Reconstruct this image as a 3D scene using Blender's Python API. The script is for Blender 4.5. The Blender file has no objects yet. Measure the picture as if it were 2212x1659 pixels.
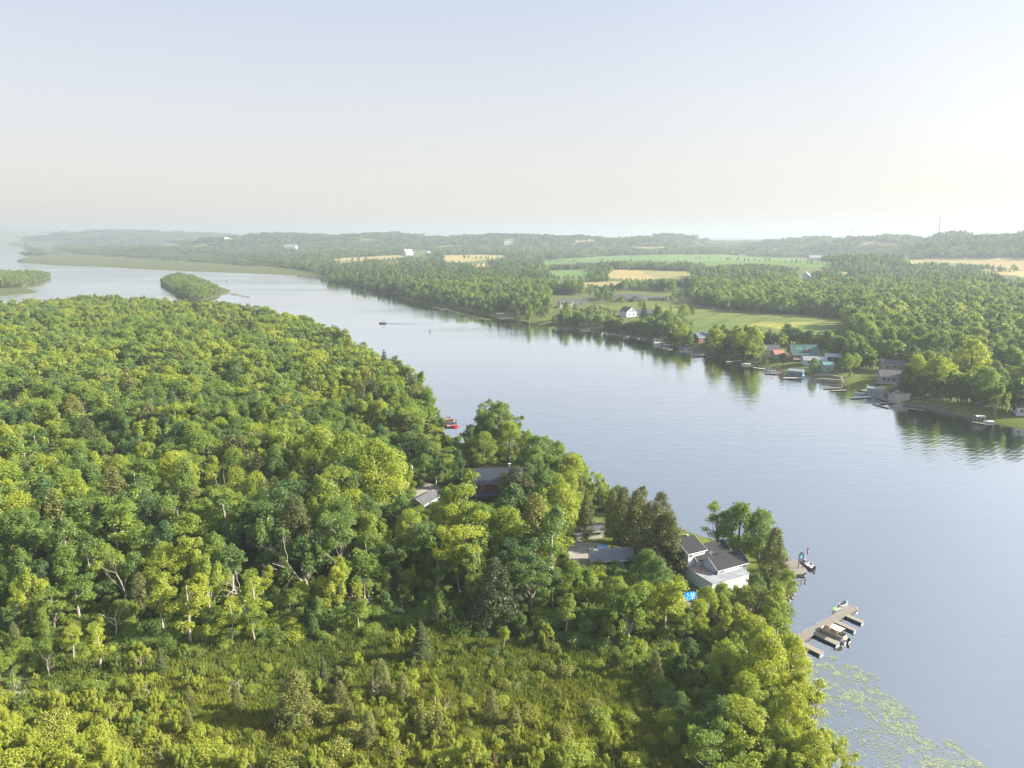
import bpy, math, random
import numpy as np
from mathutils import Vector, Matrix

SC = bpy.context.scene
COL = SC.collection
R = math.radians
rng = np.random.RandomState(7)
random.seed(7)

# ------------------------------------------------------------------ camera
CAM_H = 90.0
FPX = 1530.0            # focal length in units of a 2212 px wide picture
PITCH = math.atan((829.5 - 511.0) / FPX)
cam_d = bpy.data.cameras.new("camera")
cam_d.sensor_width = 36.0
cam_d.lens = 36.0 * FPX / 2212.0
cam_d.clip_start = 0.5
cam_d.clip_end = 90000.0
cam = bpy.data.objects.new("camera", cam_d)
cam.location = (0, 0, CAM_H)
cam.rotation_euler = (math.pi / 2 - PITCH, 0, 0)
COL.objects.link(cam)
SC.camera = cam

# ------------------------------------------------------------------ sky and sun
SUN_AZ, SUN_EL = R(90), R(27)          # azimuth from +Y towards +X
SDIR = Vector((math.sin(SUN_AZ) * math.cos(SUN_EL), math.cos(SUN_AZ) * math.cos(SUN_EL), math.sin(SUN_EL)))
world = bpy.data.worlds.new("World")
SC.world = world
world.use_nodes = True
wn, wl = world.node_tree.nodes, world.node_tree.links
wn.clear()
wout = wn.new("ShaderNodeOutputWorld")
wbg = wn.new("ShaderNodeBackground")
sky = wn.new("ShaderNodeTexSky")
sky.sky_type = 'NISHITA'
sky.sun_disc = False
sky.sun_elevation = SUN_EL
sky.sun_rotation = SUN_AZ
sky.altitude = 100
sky.air_density = 1.0
sky.dust_density = 4.5
sky.ozone_density = 2.2
# summer murk: a pale veil over the clear sky, milky towards the horizon and white towards the sun
tc = wn.new("ShaderNodeTexCoord")
sep = wn.new("ShaderNodeSeparateXYZ")
wl.new(tc.outputs["Generated"], sep.inputs[0])
ramp = wn.new("ShaderNodeValToRGB")
wl.new(sep.outputs["Z"], ramp.inputs[0])
cr = ramp.color_ramp
VEIL = [(0.0, (0.90, 0.815, 0.735)), (0.06, (0.86, 0.795, 0.735)), (0.16, (0.76, 0.755, 0.765)), (0.30, (0.60, 0.655, 0.76)), (0.55, (0.48, 0.54, 0.64)), (1.0, (0.34, 0.42, 0.58))]
cr.elements[0].position, cr.elements[0].color = VEIL[0][0], VEIL[0][1] + (1,)
cr.elements[1].position, cr.elements[1].color = VEIL[-1][0], VEIL[-1][1] + (1,)
for p_, c_ in VEIL[1:-1]:
    e_ = cr.elements.new(p_)
    e_.color = c_ + (1,)
dotn = wn.new("ShaderNodeVectorMath")
dotn.operation = 'DOT_PRODUCT'
nrm = wn.new("ShaderNodeVectorMath")
nrm.operation = 'NORMALIZE'
wl.new(tc.outputs["Generated"], nrm.inputs[0])
wl.new(nrm.outputs[0], dotn.inputs[0])
dotn.inputs[1].default_value = SDIR
glow = wn.new("ShaderNodeValToRGB")
wl.new(dotn.outputs["Value"], glow.inputs[0])
g = glow.color_ramp
g.interpolation = 'EASE'
g.elements[0].position, g.elements[0].color = 0.12, (0, 0, 0, 1)
g.elements[1].position, g.elements[1].color = 1.0, (0.95, 0.90, 0.82, 1)
for p_, v_ in ((0.40, 0.035), (0.55, 0.10), (0.70, 0.26)):
    e_ = g.elements.new(p_)
    e_.color = (v_, v_ * 0.96, v_ * 0.90, 1)
addg = wn.new("ShaderNodeMixRGB")
addg.blend_type = 'ADD'
addg.inputs[0].default_value = 1.0
wl.new(ramp.outputs[0], addg.inputs[1])
wl.new(glow.outputs[0], addg.inputs[2])
sc1 = wn.new("ShaderNodeMixRGB")           # veil in the Nishita texture's physical units
sc1.blend_type = 'MULTIPLY'
sc1.inputs[0].default_value = 1.0
wl.new(addg.outputs[0], sc1.inputs[1])
VK = 2.6
sc1.inputs[2].default_value = (VK, VK, VK, 1)
mixs = wn.new("ShaderNodeMixRGB")
mixs.inputs[0].default_value = 0.86
wl.new(sky.outputs[0], mixs.inputs[1])
wl.new(sc1.outputs[0], mixs.inputs[2])
wl.new(mixs.outputs[0], wbg.inputs[0])
wbg.inputs[1].default_value = 0.10
wl.new(wbg.outputs[0], wout.inputs[0])

sun_d = bpy.data.lights.new("sun", 'SUN')
sun_d.energy = 4.3
sun_d.angle = R(0.6)
sun_d.color = (1.0, 0.90, 0.72)
sun = bpy.data.objects.new("sun", sun_d)
sun.rotation_euler = SDIR.to_track_quat('Z', 'Y').to_euler()
sun.location = (300, 300, 400)
COL.objects.link(sun)

SC.view_settings.view_transform = 'Standard'
SC.view_settings.look = 'None'
SC.view_settings.exposure = 1.98
SC.view_settings.gamma = 1.0
SC.view_settings.use_curve_mapping = False
SC.cycles.max_bounces = 8
SC.cycles.diffuse_bounces = 5
SC.cycles.glossy_bounces = 3
SC.cycles.transmission_bounces = 4
SC.cycles.transparent_max_bounces = 8
SC.cycles.volume_bounces = 0
SC.cycles.use_denoising = True
SC.cycles.caustics_reflective = False
SC.cycles.caustics_refractive = False

# ------------------------------------------------------------------ projection helpers (V = 2212 x 1659 picture units)
CP, SP = math.cos(PITCH), math.sin(PITCH)

def at(px, py, z=0.0):
    """ground point at height z seen at that place of the picture"""
    dx = (np.asarray(px, float) - 1106) / FPX
    dy = -(np.asarray(py, float) - 829.5) / FPX
    Y = CP + dy * SP
    Z = -SP + dy * CP
    t = (z - CAM_H) / Z
    return dx * t, Y * t

def proj(x, y, z):
    x, y, z = np.asarray(x, float), np.asarray(y, float), np.asarray(z, float) - CAM_H
    d = y * CP - z * SP
    u = y * SP + z * CP
    d = np.where(d < 0.1, 0.1, d)
    return 1106 + FPX * x / d, 829.5 - FPX * u / d

def inpoly(px, py, poly):
    px, py = np.asarray(px, float), np.asarray(py, float)
    res = np.zeros(px.shape, bool)
    n = len(poly)
    for i in range(n):
        x1, y1 = poly[i]
        x2, y2 = poly[(i + 1) % n]
        if y1 == y2:
            continue
        c = ((y1 > py) != (y2 > py)) & (px < (x2 - x1) * (py - y1) / (y2 - y1) + x1)
        res ^= c
    return res

_tab = np.random.RandomState(3).rand(256, 256)
def vnoise(x, y):
    x, y = np.asarray(x, float), np.asarray(y, float)
    xi, yi = np.floor(x).astype(int), np.floor(y).astype(int)
    fx, fy = x - xi, y - yi
    fx = fx * fx * (3 - 2 * fx)
    fy = fy * fy * (3 - 2 * fy)
    a = _tab[xi & 255, yi & 255]; b = _tab[(xi + 1) & 255, yi & 255]
    c = _tab[xi & 255, (yi + 1) & 255]; d = _tab[(xi + 1) & 255, (yi + 1) & 255]
    return (a * (1 - fx) + b * fx) * (1 - fy) + (c * (1 - fx) + d * fx) * fy

def fbm(x, y, o=3):
    s, a, t = 0, 1.0, 0
    for k in range(o):
        s = s + a * vnoise(x * 2 ** k + 17.3 * k, y * 2 ** k + 9.1 * k)
        t += a
        a *= 0.5
    return s / t

def sstep(a, b, x):
    t = np.clip((np.asarray(x, float) - a) / (b - a), 0, 1)
    return t * t * (3 - 2 * t)

# ------------------------------------------------------------------ land outlines
def W(pts):
    return [tuple(float(v) for v in at(a, b)) for a, b in pts]

NEAR_PX = [(2100, 3000), (1930, 2000), (1850, 1800), (1800, 1700), (1768, 1620), (1742, 1540), (1722, 1460), (1708, 1405), (1698, 1370), (1674, 1340),
           (1690, 1310), (1712, 1285), (1716, 1255), (1702, 1235), (1690, 1205), (1640, 1188), (1600, 1176), (1520, 1160), (1470, 1142),
           (1440, 1125), (1390, 1102), (1330, 1080), (1290, 1064), (1240, 1036), (1200, 1012), (1150, 988), (1080, 966), (1040, 955),
           (1000, 957), (960, 946), (946, 920), (930, 900), (900, 872), (850, 832), (790, 797), (740, 767), (700, 747), (640, 722),
           (560, 706), (430, 685), (300, 677), (200, 673), (140, 677), (60, 677), (0, 690), (-400, 720), (-900, 800), (-1500, 1200), (-1500, 3000)]
ISLAND_PX = [(344, 612), (362, 605), (400, 603), (436, 610), (470, 618), (500, 627), (490, 635), (462, 643), (440, 650), (400, 646), (372, 632)]
LEFT_PX = [(-900, 560), (0, 596), (60, 598), (112, 597), (104, 602), (60, 612), (55, 622), (84, 630), (70, 634), (24, 638), (0, 640), (-300, 660), (-900, 700)]
FAR_PX = [(146, 520.6), (118, 523.2), (60, 526.2), (20, 528.6), (60, 531.0), (53, 539), (94, 547.6), (67, 556), (37, 564), (48, 567), (90, 569), (96, 571), (167, 574),
          (247, 577.7), (334, 582.7), (401, 586), (502, 589), (635, 594.4), (701, 604), (750, 612), (800, 624), (859, 637), (873, 647), (898, 653), (984, 667), (1050, 681), (1071, 684),
          (1108, 689), (1157, 699), (1189, 708), (1243, 709), (1262, 712), (1311, 718), (1390, 730), (1415, 739), (1452, 747), (1489, 758),
          (1526, 764), (1563, 771), (1600, 779), (1637, 788), (1686, 799), (1743, 811), (1774, 824), (1822, 832), (1857, 842), (1892, 851), (1921, 860),
          (1946, 870), (1999, 879), (2051, 893), (2104, 905), (2157, 916), (2212, 927), (2420, 965), (2900, 1060), (4200, 1500)]
NEAR = W(NEAR_PX)
ISLAND = W(ISLAND_PX)
LEFTP = W(LEFT_PX)
f0 = W(FAR_PX)
FARL = f0 + [(9000, 300), (60000, 60000), (-10500, 60000)]
HB = W([(150, 521.2), (60, 524.6), (0, 526.5), (-300, 527.5)])
HILLB = [HB[0], HB[1], HB[2], HB[3], (-30000, 7000), (-90000, 20000), (-90000, 70000), (-13000, 70000)]

def seg_dist(x, y, poly, closed=True):
    best = np.full(x.shape, 1e9)
    n = len(poly)
    for i in range(n if closed else n - 1):
        ax, ay = poly[i]
        bx, by = poly[(i + 1) % n]
        ex, ey = bx - ax, by - ay
        t = np.clip(((x - ax) * ex + (y - ay) * ey) / (ex * ex + ey * ey + 1e-9), 0, 1)
        d = np.hypot(x - ax - t * ex, y - ay - t * ey)
        best = np.minimum(best, d)
    return best

def sdist(x, y, poly):
    x, y = np.asarray(x, float), np.asarray(y, float)
    d = seg_dist(x, y, poly)
    return np.where(inpoly(x, y, poly), d, -d)

RIDGES = [  # skyline hills: picture x, distance, half width (m), depth, height
    (-200, 12300, 2600, 800, 180), (90, 12600, 1500, 800, 176), (290, 7600, 900, 900, 140), (420, 7200, 800, 800, 118), (640, 4400, 700, 500, 98), (830, 4200, 600, 450, 100),
    (1080, 3900, 600, 400, 93), (1220, 3700, 500, 350, 88), (1440, 4200, 240, 300, 92), (1380, 3600, 240, 300, 76), (1900, 3300, 330, 300, 84), (2050, 2900, 150, 250, 93),
    (2110, 2700, 260, 250, 84), (2300, 2700, 400, 400, 100), (1750, 3900, 400, 300, 78)]
_RW = []
for (px_, r_, hw_, dp_, h_) in RIDGES:
    az_ = math.atan((px_ - 1106) / FPX)
    _RW.append((r_ * math.sin(az_), r_ * math.cos(az_), hw_, dp_, h_))

def hz(x, y):
    """terrain height above the water"""
    x, y = np.asarray(x, float), np.asarray(y, float)
    shp = np.broadcast(x, y).shape
    x, y = np.broadcast_to(x, shp).ravel(), np.broadcast_to(y, shp).ravel()
    out = np.full(x.shape, -1.5)
    r = np.hypot(x, y)
    dn = sdist(x, y, NEAR)
    zn = np.where(dn > 0, 0.9 * (1 - np.exp(-dn / 2.0)) + 1.2 * sstep(8, 60, dn) + 0.5 * (fbm(x / 14, y / 14) - .5) * sstep(5, 25, dn), np.maximum(dn * 0.35, -1.5))
    for poly in (ISLAND, LEFTP):
        d = sdist(x, y, poly)
        out = np.maximum(out, np.where(d > 0, 1.0 * (1 - np.exp(-d / 6.0)), np.maximum(d * 0.3, -1.5)))
    out = np.maximum(out, zn)
    df = sdist(x, y, FARL)
    px = 1106 + FPX * x / np.maximum(y, 1)
    m = sstep(420, 1000, px)
    base = 1.2 * (1 - np.exp(-df / 5.0)) + m * (5.5 * (1 - np.exp(-df / 45.0)) + 9.0 * (1 - np.exp(-df / 420.0)))
    roll = (fbm(x / 420 + 5, y / 420, 2) - 0.42) * 34 * sstep(150, 900, df) * (0.25 + 0.75 * m) * sstep(500, 1300, r)
    far = 8 * sstep(2200, 4200, r) + 14 * sstep(3500, 6000, r)
    ridge = np.zeros(x.shape)
    for (rx, ry, hw, dp, h) in _RW:
        rr = math.hypot(rx, ry)
        ux, uy = rx / rr, ry / rr
        al = (x - rx) * ux + (y - ry) * uy
        ac = (x - rx) * uy - (y - ry) * ux
        ridge = np.maximum(ridge, h * np.exp(-(ac / hw) ** 2 - (al / (dp * 1.2)) ** 2))
    zf = base + roll + far
    zf = np.maximum(zf, 0.8 * (1 - np.exp(-np.maximum(df, 0) / 5.0)))
    zf = np.where(r > 1800, np.maximum(zf, ridge + 6 * (fbm(x / 160, y / 160) - .5)), zf)
    out = np.maximum(out, np.where(df > 0, zf, np.maximum(df * 0.25, -1.5)))
    dh = sdist(x, y, HILLB)
    out = np.maximum(out, np.where(dh > 0, np.maximum(30 * sstep(0, 900, dh) + 30 * fbm(x / 700, y / 700) * sstep(100, 2500, dh), ridge), -1.5))
    return out.reshape(shp)

_G1C = {}
def g1(px, py):
    k_ = (round(px, 2), round(py, 2))
    if k_ not in _G1C:
        _G1C[k_] = _g1(px, py)
    return _G1C[k_]

def _g1(px, py):
    """first terrain point under a picture position: (x, y, z)"""
    x, y = at(px, py, 0.0)
    L = math.hypot(float(x), float(y))
    ts = np.linspace(0.45, 1.0, 160) if py > 600 else np.concatenate([np.geomspace(900.0 / L, 0.45, 260)[:-1], np.linspace(0.45, 1.0, 160)]) if 900.0 / L < 0.44 else np.linspace(0.45, 1.0, 160)
    X, Y = x * ts, y * ts
    Zr = CAM_H * (1 - ts)
    H_ = np.maximum(hz(X, Y), 0)
    k = np.argmax(Zr <= H_ + 1e-6)
    lo, hi = ts[max(k - 1, 0)], ts[k]
    for _ in range(2):
        tt = np.linspace(lo, hi, 24)
        kk = int(np.argmax(CAM_H * (1 - tt) <= np.maximum(hz(x * tt, y * tt), 0) + 1e-6))
        lo, hi = tt[max(kk - 1, 0)], tt[kk] if kk else hi
    return float(x * hi), float(y * hi), float(CAM_H * (1 - hi))

# ------------------------------------------------------------------ mesh helpers
def mesh_np(name, V, Q, mats, midx=None, smooth=False, attrs=None):
    V = np.asarray(V, np.float32)
    me = bpy.data.meshes.new(name)
    me.vertices.add(len(V))
    me.vertices.foreach_set("co", V.ravel())
    if isinstance(Q, np.ndarray):
        n, k = Q.shape
        me.loops.add(n * k)
        me.loops.foreach_set("vertex_index", Q.astype(np.int32).ravel())
        me.polygons.add(n)
        me.polygons.foreach_set("loop_start", (np.arange(n) * k).astype(np.int32))
        try:
            me.polygons.foreach_set("loop_total", np.full(n, k, np.int32))
        except Exception:
            pass
    else:
        tot = [len(f) for f in Q]
        me.loops.add(sum(tot))
        me.loops.foreach_set("vertex_index", np.array([i for f in Q for i in f], np.int32))
        me.polygons.add(len(Q))
        st = np.concatenate([[0], np.cumsum(tot)[:-1]]).astype(np.int32)
        me.polygons.foreach_set("loop_start", st)
        try:
            me.polygons.foreach_set("loop_total", np.array(tot, np.int32))
        except Exception:
            pass
    for m_ in mats:
        me.materials.append(m_)
    if midx is not None:
        me.polygons.foreach_set("material_index", np.asarray(midx, np.int32))
    me.polygons.foreach_set("use_smooth", np.full(len(me.polygons), bool(smooth)))
    me.update(calc_edges=True)
    if attrs:
        for an, (dom, typ, data) in attrs.items():
            a = me.attributes.new(an, typ, dom)
            a.data.foreach_set("value" if typ in ('FLOAT', 'INT') else ("vector" if typ == 'FLOAT_VECTOR' else "color"), np.asarray(data).ravel())
    me.validate(clean_customdata=False)
    return me

def obj(name, me, parent=None, loc=(0, 0, 0), rz=0.0):
    o = bpy.data.objects.new(name, me)
    COL.objects.link(o)
    if parent:
        o.parent = parent
    o.location = loc
    o.rotation_euler = (0, 0, rz)
    return o

def tag(o, label=None, cat=None, group=None, kind=None):
    if label: o["label"] = label
    if cat: o["category"] = cat
    if group: o["group"] = group
    if kind: o["kind"] = kind
    return o

def thing(name, label, cat, loc=(0, 0, 0), rz=0.0, group=None):
    return tag(obj(name, None, None, loc, rz), label, cat, group)

class MB:
    """collects boxes, prisms, tubes ... and links them as ONE mesh object"""
    def __init__(s):
        s.v, s.f, s.m = [], [], []
        s.mats = []
    def mi(s, mat):
        if mat not in s.mats:
            s.mats.append(mat)
        return s.mats.index(mat)
    def add(s, vs, fs, mat):
        b = len(s.v)
        s.v += [tuple(p) for p in vs]
        s.f += [tuple(i + b for i in f) for f in fs]
        s.m += [s.mi(mat)] * len(fs)
        return s
    def box(s, x0, x1, y0, y1, z0, z1, mat, rz=0, c=None):
        vs = [(x, y, z) for z in (z0, z1) for x, y in ((x0, y0), (x1, y0), (x1, y1), (x0, y1))]
        if rz:
            cx, cy = c or ((x0 + x1) / 2, (y0 + y1) / 2)
            ca, sa = math.cos(rz), math.sin(rz)
            vs = [(cx + (x - cx) * ca - (y - cy) * sa, cy + (x - cx) * sa + (y - cy) * ca, z) for x, y, z in vs]
        return s.add(vs, [(3, 2, 1, 0), (4, 5, 6, 7), (0, 1, 5, 4), (1, 2, 6, 5), (2, 3, 7, 6), (3, 0, 4, 7)], mat)
    def tube(s, pts, rad, mat, n=6, cap=True):
        V_, F_ = tube_np([pts], [rad if isinstance(rad, (list, tuple)) else [rad] * len(pts)], n)
        s.add(V_, [tuple(q) for q in F_], mat)
        if cap:
            b = len(s.v) - n * len(pts)
            s.f.append(tuple(b + i for i in range(n))[::-1]); s.m.append(s.mi(mat))
            e = len(s.v) - n
            s.f.append(tuple(e + i for i in range(n))); s.m.append(s.mi(mat))
        return s
    def loft(s, rings, mat, closed=True, cap=True):
        """rings: lists of points with the same count"""
        n = len(rings[0])
        vs = [p for r_ in rings for p in r_]
        fs = []
        for i in range(len(rings) - 1):
            for j in range(n if closed else n - 1):
                a, b = i * n + j, i * n + (j + 1) % n
                fs.append((a, b, b + n, a + n))
        if cap:
            fs.append(tuple(range(n))[::-1])
            fs.append(tuple(range((len(rings) - 1) * n, len(rings) * n)))
        return s.add(vs, fs, mat)
    def build(s, name, parent=None, loc=(0, 0, 0), rz=0.0, smooth=False):
        return obj(name, mesh_np(name, s.v, s.f, s.mats, s.m, smooth), parent, loc, rz)

def tube_np(paths, rads, n=6):
    Vs, Fs, b = [], [], 0
    ang = np.arange(n) * 2 * np.pi / n
    ca, sa = np.cos(ang), np.sin(ang)
    for pts, rad in zip(paths, rads):
        P = np.asarray(pts, float)
        k = len(P)
        for i in range(k):
            d = P[min(i + 1, k - 1)] - P[max(i - 1, 0)]
            d = d / (np.linalg.norm(d) + 1e-9)
            a = np.array([1, 0, 0]) if abs(d[0]) < 0.8 else np.array([0, 1, 0])
            u = np.cross(d, a); u /= np.linalg.norm(u)
            w = np.cross(d, u)
            Vs.append(P[i] + rad[i] * (ca[:, None] * u + sa[:, None] * w))
        for i in range(k - 1):
            for j in range(n):
                a_, b_ = b + i * n + j, b + i * n + (j + 1) % n
                Fs.append((a_, b_, b_ + n, a_ + n))
        b += k * n
    return np.concatenate(Vs), np.array(Fs, np.int32)

# ------------------------------------------------------------------ materials
def mat(name, col, rough=0.8, metal=0.0, noise=None, bump=0.0, spec=0.3, emit=None):
    """noise = (scale, second colour, contrast)"""
    m = bpy.data.materials.new(name)
    m.use_nodes = True
    n, l = m.node_tree.nodes, m.node_tree.links
    b = n["Principled BSDF"]
    b.inputs["Base Color"].default_value = tuple(col) + (1,)
    b.inputs["Roughness"].default_value = rough
    b.inputs["Metallic"].default_value = metal
    b.inputs["Specular IOR Level"].default_value = spec
    if noise:
        t = n.new("ShaderNodeTexCoord")
        nz = n.new("ShaderNodeTexNoise")
        nz.inputs["Scale"].default_value = noise[0]
        nz.inputs["Detail"].default_value = 6
        nz.inputs["Roughness"].default_value = 0.65
        l.new(t.outputs["Object"], nz.inputs["Vector"])
        r_ = n.new("ShaderNodeValToRGB")
        c = noise[2] if len(noise) > 2 else 0.15
        r_.color_ramp.elements[0].position = 0.5 - c
        r_.color_ramp.elements[1].position = 0.5 + c
        r_.color_ramp.elements[0].color = tuple(col) + (1,)
        r_.color_ramp.elements[1].color = tuple(noise[1]) + (1,)
        l.new(nz.outputs[0], r_.inputs[0])
        l.new(r_.outputs[0], b.inputs["Base Color"])
        if bump:
            bp = n.new("ShaderNodeBump")
            bp.inputs["Strength"].default_value = bump
            bp.inputs["Distance"].default_value = 0.05
            l.new(nz.outputs[0], bp.inputs["Height"])
            l.new(bp.outputs[0], b.inputs["Normal"])
    return m

def stripes(name, col, col2, scale, axis='X', rough=0.7, width=0.12, metal=0.0):
    """boards / siding / metal ribs: thin joints of col2 across a surface, in object space"""
    m = bpy.data.materials.new(name)
    m.use_nodes = True
    n, l = m.node_tree.nodes, m.node_tree.links
    b = n["Principled BSDF"]
    b.inputs["Roughness"].default_value = rough
    b.inputs["Metallic"].default_value = metal
    t = n.new("ShaderNodeTexCoord")
    s_ = n.new("ShaderNodeSeparateXYZ")
    l.new(t.outputs["Object"], s_.inputs[0])
    mu = n.new("ShaderNodeMath"); mu.operation = 'MULTIPLY'; mu.inputs[1].default_value = scale
    l.new(s_.outputs[axis], mu.inputs[0])
    fr = n.new("ShaderNodeMath"); fr.operation = 'FRACT'
    l.new(mu.outputs[0], fr.inputs[0])
    lt = n.new("ShaderNodeMath"); lt.operation = 'LESS_THAN'; lt.inputs[1].default_value = width
    l.new(fr.outputs[0], lt.inputs[0])
    nz = n.new("ShaderNodeTexNoise"); nz.inputs["Scale"].default_value = 1.7; nz.inputs["Detail"].default_value = 5
    l.new(t.outputs["Object"], nz.inputs["Vector"])
    mr = n.new("ShaderNodeMapRange"); mr.inputs[3].default_value = 0.72; mr.inputs[4].default_value = 1.25
    l.new(nz.outputs[0], mr.inputs[0])
    mx = n.new("ShaderNodeMixRGB")
    mx.inputs[1].default_value = tuple(col) + (1,)
    mx.inputs[2].default_value = tuple(col2) + (1,)
    l.new(lt.outputs[0], mx.inputs[0])
    mm = n.new("ShaderNodeMixRGB"); mm.blend_type = 'MULTIPLY'; mm.inputs[0].default_value = 1
    l.new(mx.outputs[0], mm.inputs[1]); l.new(mr.outputs[0], mm.inputs[2])
    l.new(mm.outputs[0], b.inputs["Base Color"])
    return m

def leafmat(name, cols, trans=0.56, noise_amt=0.35):
    """cols: colour stops for the per-tree attribute 'tint' (0..1)"""
    m = bpy.data.materials.new(name)
    m.use_nodes = True
    n, l = m.node_tree.nodes, m.node_tree.links
    n.clear()
    out = n.new("ShaderNodeOutputMaterial")
    at_ = n.new("ShaderNodeAttribute"); at_.attribute_type = 'INSTANCER'; at_.attribute_name = 'tint'
    oi = n.new("ShaderNodeObjectInfo")
    vr = n.new("ShaderNodeAttribute"); vr.attribute_type = 'GEOMETRY'; vr.attribute_name = 'leafvar'
    a1 = n.new("ShaderNodeMath"); a1.operation = 'MULTIPLY_ADD'; a1.inputs[1].default_value = 0.30
    l.new(vr.outputs["Fac"], a1.inputs[0]); l.new(at_.outputs["Fac"], a1.inputs[2])
    a2 = n.new("ShaderNodeMath"); a2.operation = 'MULTIPLY_ADD'; a2.inputs[1].default_value = 0.14; a2.use_clamp = True
    l.new(oi.outputs["Random"], a2.inputs[0]); l.new(a1.outputs[0], a2.inputs[2])
    sb = n.new("ShaderNodeMath"); sb.operation = 'SUBTRACT'; sb.inputs[1].default_value = 0.205; sb.use_clamp = True
    l.new(a2.outputs[0], sb.inputs[0])
    r_ = n.new("ShaderNodeValToRGB")
    l.new(sb.outputs[0], r_.inputs[0])
    cr_ = r_.color_ramp
    cr_.elements[0].position, cr_.elements[0].color = 0, tuple(cols[0]) + (1,)
    cr_.elements[1].position, cr_.elements[1].color = 1, tuple(cols[-1]) + (1,)
    for i, c in enumerate(cols[1:-1]):
        e = cr_.elements.new((i + 1) / (len(cols) - 1)); e.color = tuple(c) + (1,)
    df = n.new("ShaderNodeBsdfDiffuse"); df.inputs["Roughness"].default_value = 0.6
    tr = n.new("ShaderNodeBsdfTranslucent")
    gl = n.new("ShaderNodeBsdfGlossy"); gl.inputs["Roughness"].default_value = 0.5
    gl.inputs["Color"].default_value = (1, 1, 1, 1)
    l.new(r_.outputs[0], df.inputs[0])
    tm = n.new("ShaderNodeMixRGB"); tm.blend_type = 'MULTIPLY'; tm.inputs[0].default_value = 1
    tm.inputs[2].default_value = (1.35, 1.35, 0.75, 1)
    l.new(r_.outputs[0], tm.inputs[1]); l.new(tm.outputs[0], tr.inputs[0])
    m1 = n.new("ShaderNodeMixShader"); m1.inputs[0].default_value = trans
    l.new(df.outputs[0], m1.inputs[1]); l.new(tr.outputs[0], m1.inputs[2])
    m2 = n.new("ShaderNodeMixShader"); m2.inputs[0].default_value = 0.022
    l.new(m1.outputs[0], m2.inputs[1]); l.new(gl.outputs[0], m2.inputs[2])
    l.new(m2.outputs[0], out.inputs[0])
    return m

GREENS = [(0.088, 0.165, 0.066), (0.145, 0.235, 0.064), (0.215, 0.305, 0.058), (0.325, 0.385, 0.058), (0.500, 0.490, 0.052)]
M_LEAF = leafmat("leaf_green", GREENS)
M_WILLOW = leafmat("leaf_willow", [(0.09, 0.12, 0.045), (0.14, 0.175, 0.055), (0.20, 0.22, 0.06)])
M_CEDAR = leafmat("leaf_cedar", [(0.06, 0.085, 0.040), (0.12, 0.14, 0.048), (0.19, 0.21, 0.058), (0.29, 0.27, 0.065)], trans=0.35)
M_SPRUCE = leafmat("leaf_spruce", [(0.035, 0.060, 0.035), (0.07, 0.10, 0.04), (0.13, 0.14, 0.05)], trans=0.2)
M_MAROON = leafmat("leaf_maroon", [(0.035, 0.013, 0.016), (0.06, 0.022, 0.026), (0.09, 0.035, 0.04)])
M_BROWN = leafmat("leaf_brown", [(0.12, 0.075, 0.04), (0.20, 0.13, 0.06), (0.28, 0.19, 0.08)])
M_GRASS = leafmat("leaf_grass", [(0.06, 0.11, 0.032), (0.11, 0.165, 0.038), (0.19, 0.23, 0.042), (0.32, 0.31, 0.055)], trans=0.3)
M_BARK = mat("bark", (0.13, 0.115, 0.10), 0.9, noise=(3, (0.23, 0.21, 0.19)))
M_PALEBARK = mat("pale_bark", (0.26, 0.235, 0.20), 0.9, noise=(2, (0.42, 0.39, 0.34)))
M_DEADWOOD = mat("dead_wood", (0.42, 0.37, 0.31), 0.9, noise=(2, (0.60, 0.55, 0.48)))
HAZE = 0.00019
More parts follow.
